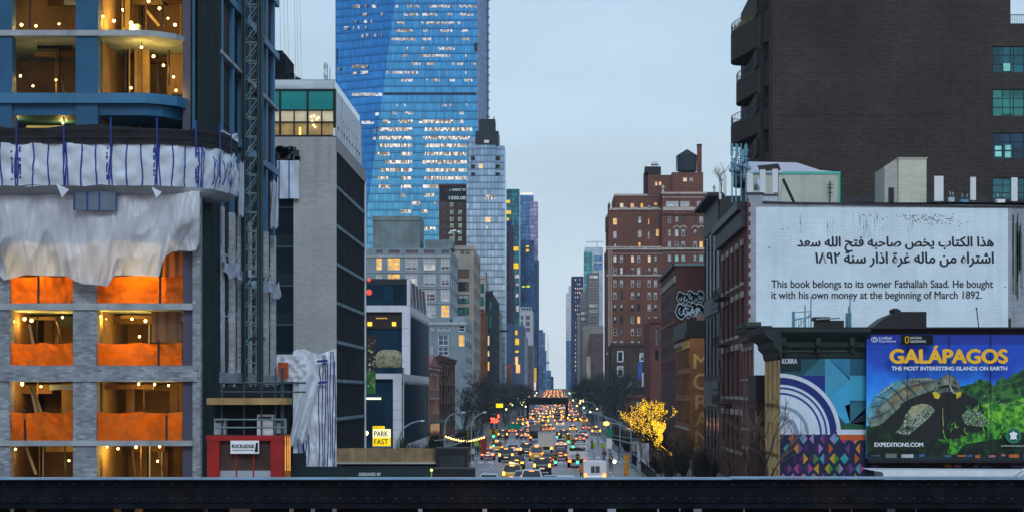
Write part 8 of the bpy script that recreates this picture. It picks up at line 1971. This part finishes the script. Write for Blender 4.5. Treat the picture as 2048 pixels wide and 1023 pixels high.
# ------------------------------------------------------------------ people
skin = mat('skin', (.36, .20, .14), rough=.6, var=.05, local=True); hair = mat('dark_hair', (.015, .012, .01), var=.2, local=True)
def person(x, y, label, top, legs, stride=.28, rz=0.0, z=0.0, bag=None):
    bm_ = bpy.data.meshes.new('person')
    V = [(0, 0, .95), (0, .02, 1.15), (0, .01, 1.38), (0, .02, 1.5), (0, .0, 1.60), (0, -.01, 1.72),            # pelvis chest neck head
         (.17, .02, 1.42), (.24, .05, 1.16), (.25, -.10, .93), (.25, -.14, .84), (-.17, .02, 1.42), (-.24, -.04, 1.16), (-.25, .10, .93), (-.25, .14, .84),
         (.10, 0, .90), (.11, -stride * .6, .50), (.11, -stride * .35, .09), (.11, -stride * .35 - .15, .04), (-.10, 0, .90), (-.11, stride * .3, .49), (-.11, stride + .02, .10), (-.11, stride - .12, .04)]
    Eg = [(0, 1), (1, 2), (2, 3), (3, 4), (4, 5), (2, 6), (6, 7), (7, 8), (8, 9), (2, 10), (10, 11), (11, 12), (12, 13), (0, 14), (14, 15), (15, 16), (16, 17), (0, 18), (18, 19), (19, 20), (20, 21)]
    rad = [.15, .145, .16, .055, .088, .082, .075, .052, .042, .045, .075, .052, .042, .045, .095, .072, .05, .042, .095, .072, .05, .042]
    bm_.from_pydata(V, Eg, []); o = bpy.data.objects.new('person', bm_); COL.objects.link(o)
    md = o.modifiers.new('skin', 'SKIN'); sv = bm_.skin_vertices[0].data
    for k, r_ in enumerate(rad): sv[k].radius = (r_ * 1.05, r_ * .85) if k in (0, 1, 2) else (r_, r_)
    sv[0].use_root = True
    s2_ = o.modifiers.new('sub', 'SUBSURF'); s2_.levels = s2_.render_levels = 1
    dg = bpy.context.evaluated_depsgraph_get(); me = bpy.data.meshes.new_from_object(o.evaluated_get(dg)); bpy.data.objects.remove(o)
    for m in (skin, top, legs, rubber): me.materials.append(m)
    for p in me.polygons:
        c = p.center; p.material_index = 3 if c.z < .09 else 2 if c.z < .93 and abs(c.x) < .19 else 0 if (c.z > 1.5 or c.z < .90) else 1
        p.use_smooth = True
    o = bpy.data.objects.new('person', me); COL.objects.link(o); o.location = (x, y, z); o.rotation_euler = (0, 0, rz); ORG[o.name] = Vector((0, 0, 0))
    tag(o, label, 'person')
    h = MB(); h.lathe([(.07, -.08), (.098, -.02), (.092, .05), (.05, .095), (.005, .105)], (0, .02, 1.72), hair, 10); ho = h.build('hair', o, loc=(0, 0, 0))
    c = MB(); c.lathe([(.19, .88), (.2, 1.0), (.195, 1.2), (.2, 1.38), (.1, 1.5)], (0, .01, 0), top, 10); c.v = [(a * 1.05, b_ * .8, d) for a, b_, d in c.v]; co = c.build('jacket', o, loc=(0, 0, 0))
    f = MB()
    for s in (-1, 1): f.ball((s * .035, -.085, 1.69), .012, rubber, n=6)
    f.ball((0, -.098, 1.655), .016, skin, n=6); f.box(-.03, .03, -.092, -.085, 1.612, 1.62, mat('lips', (.25, .08, .07), local=True)); f.ball((.088, 0, 1.665), .022, skin, n=6); f.ball((-.088, 0, 1.665), .022, skin, n=6)
    f.build('face', o, loc=(0, 0, 0))
    fg = MB()
    for s, hx_, hy_ in ((1, .25, -.14), (-1, -.25, .14)):
        for k in range(4): fg.path([(hx_ + s * .002, hy_ - .03 + k * .02, .80), (hx_ - s * .006, hy_ - .035 + k * .022, .76 - .01 * (k in (1, 2))), (hx_ - s * .02, hy_ - .035 + k * .022, .735 - .01 * (k in (1, 2)))], .009, skin, n=4)
        fg.path([(hx_, hy_ - .04, .83), (hx_ - s * .01, hy_ - .065, .80), (hx_ - s * .015, hy_ - .065, .775)], .01, skin, n=4)
    fg.build('fingers', o, loc=(0, 0, 0))
    if bag: q = MB(); q.box(-.14, .14, .14, .28, 1.02, 1.42, bag); q.build('backpack', o, loc=(0, 0, 0))
    return o
cl = lambda n, c: mat('cloth_' + n, c, rough=.9, var=.2, scale=4, local=True)
x, y = at(1163, 962); person(x, y, 'person in a bright orange jacket and dark trousers standing left of the white van', cl('orange', (.55, .16, .03)), cl('navy', (.02, .025, .05)), .08, R(20), -.13)
PEO = [(946, 921, 'person in a pale coat walking on the west pavement near the barrier box', (.4, .4, .42), (.03, .03, .04), 180), (954, 914, 'person in dark clothes walking on the west pavement by the kerb', (.02, .02, .025), (.02, .02, .03), 190), (962, 908, 'person in a grey coat on the west pavement under the lime sign', (.14, .14, .15), (.02, .02, .03), 10), (939, 932, 'person in black beside the barrier box, nearest on the west pavement', (.012, .012, .014), (.015, .015, .02), 100),
       (1011, 886, 'person in black crossing the avenue beyond the left taxi', (.015, .015, .02), (.02, .02, .03), 80), (1121, 883, 'person in dark blue standing in the road right of the box truck', (.02, .03, .06), (.02, .02, .025), 200), (1131, 885, 'person in black crossing near the right lane signals', (.02, .018, .02), (.02, .02, .025), -90), (1079, 858, 'person in dark clothes crossing far up the road', (.02, .02, .02), (.02, .02, .03), 90),
       (1222, 938, 'person in a brown coat on the east pavement beside the railing', (.12, .07, .04), (.02, .02, .025), 0), (1208, 925, 'person in a dark red coat on the east pavement behind the van', (.14, .03, .03), (.02, .02, .025), 170), (1141, 921, 'person in black close to the utility truck', (.015, .015, .02), (.02, .02, .03), 30)]
for px, pb, lab, ct, clg, rz in PEO:
    x, y = at(px, pb); person(x, y, lab, cl(lab[:22], ct), cl('trousers_%d' % px, clg), .24, R(rz), 0 if abs(x + 1) > 10 else -.13)
# ------------------------------------------------------------------ evening haze
hm = bpy.data.materials.new('evening_haze'); hm.use_nodes = True
hm.node_tree.nodes.remove(hm.node_tree.nodes['Principled BSDF'])
pv = hm.node_tree.nodes.new('ShaderNodeVolumePrincipled'); pv.inputs['Color'].default_value = (.70, .86, 1, 1); pv.inputs['Density'].default_value = .00006; pv.inputs['Anisotropy'].default_value = .2
hm.node_tree.links.new(pv.outputs[0], hm.node_tree.nodes['Material Output'].inputs['Volume'])
b = MB(); b.box(-3050, 3050, -120, 4350, -1.5, 420, hm); b.build('haze', kind='stuff', loc=(0, 0, 0))
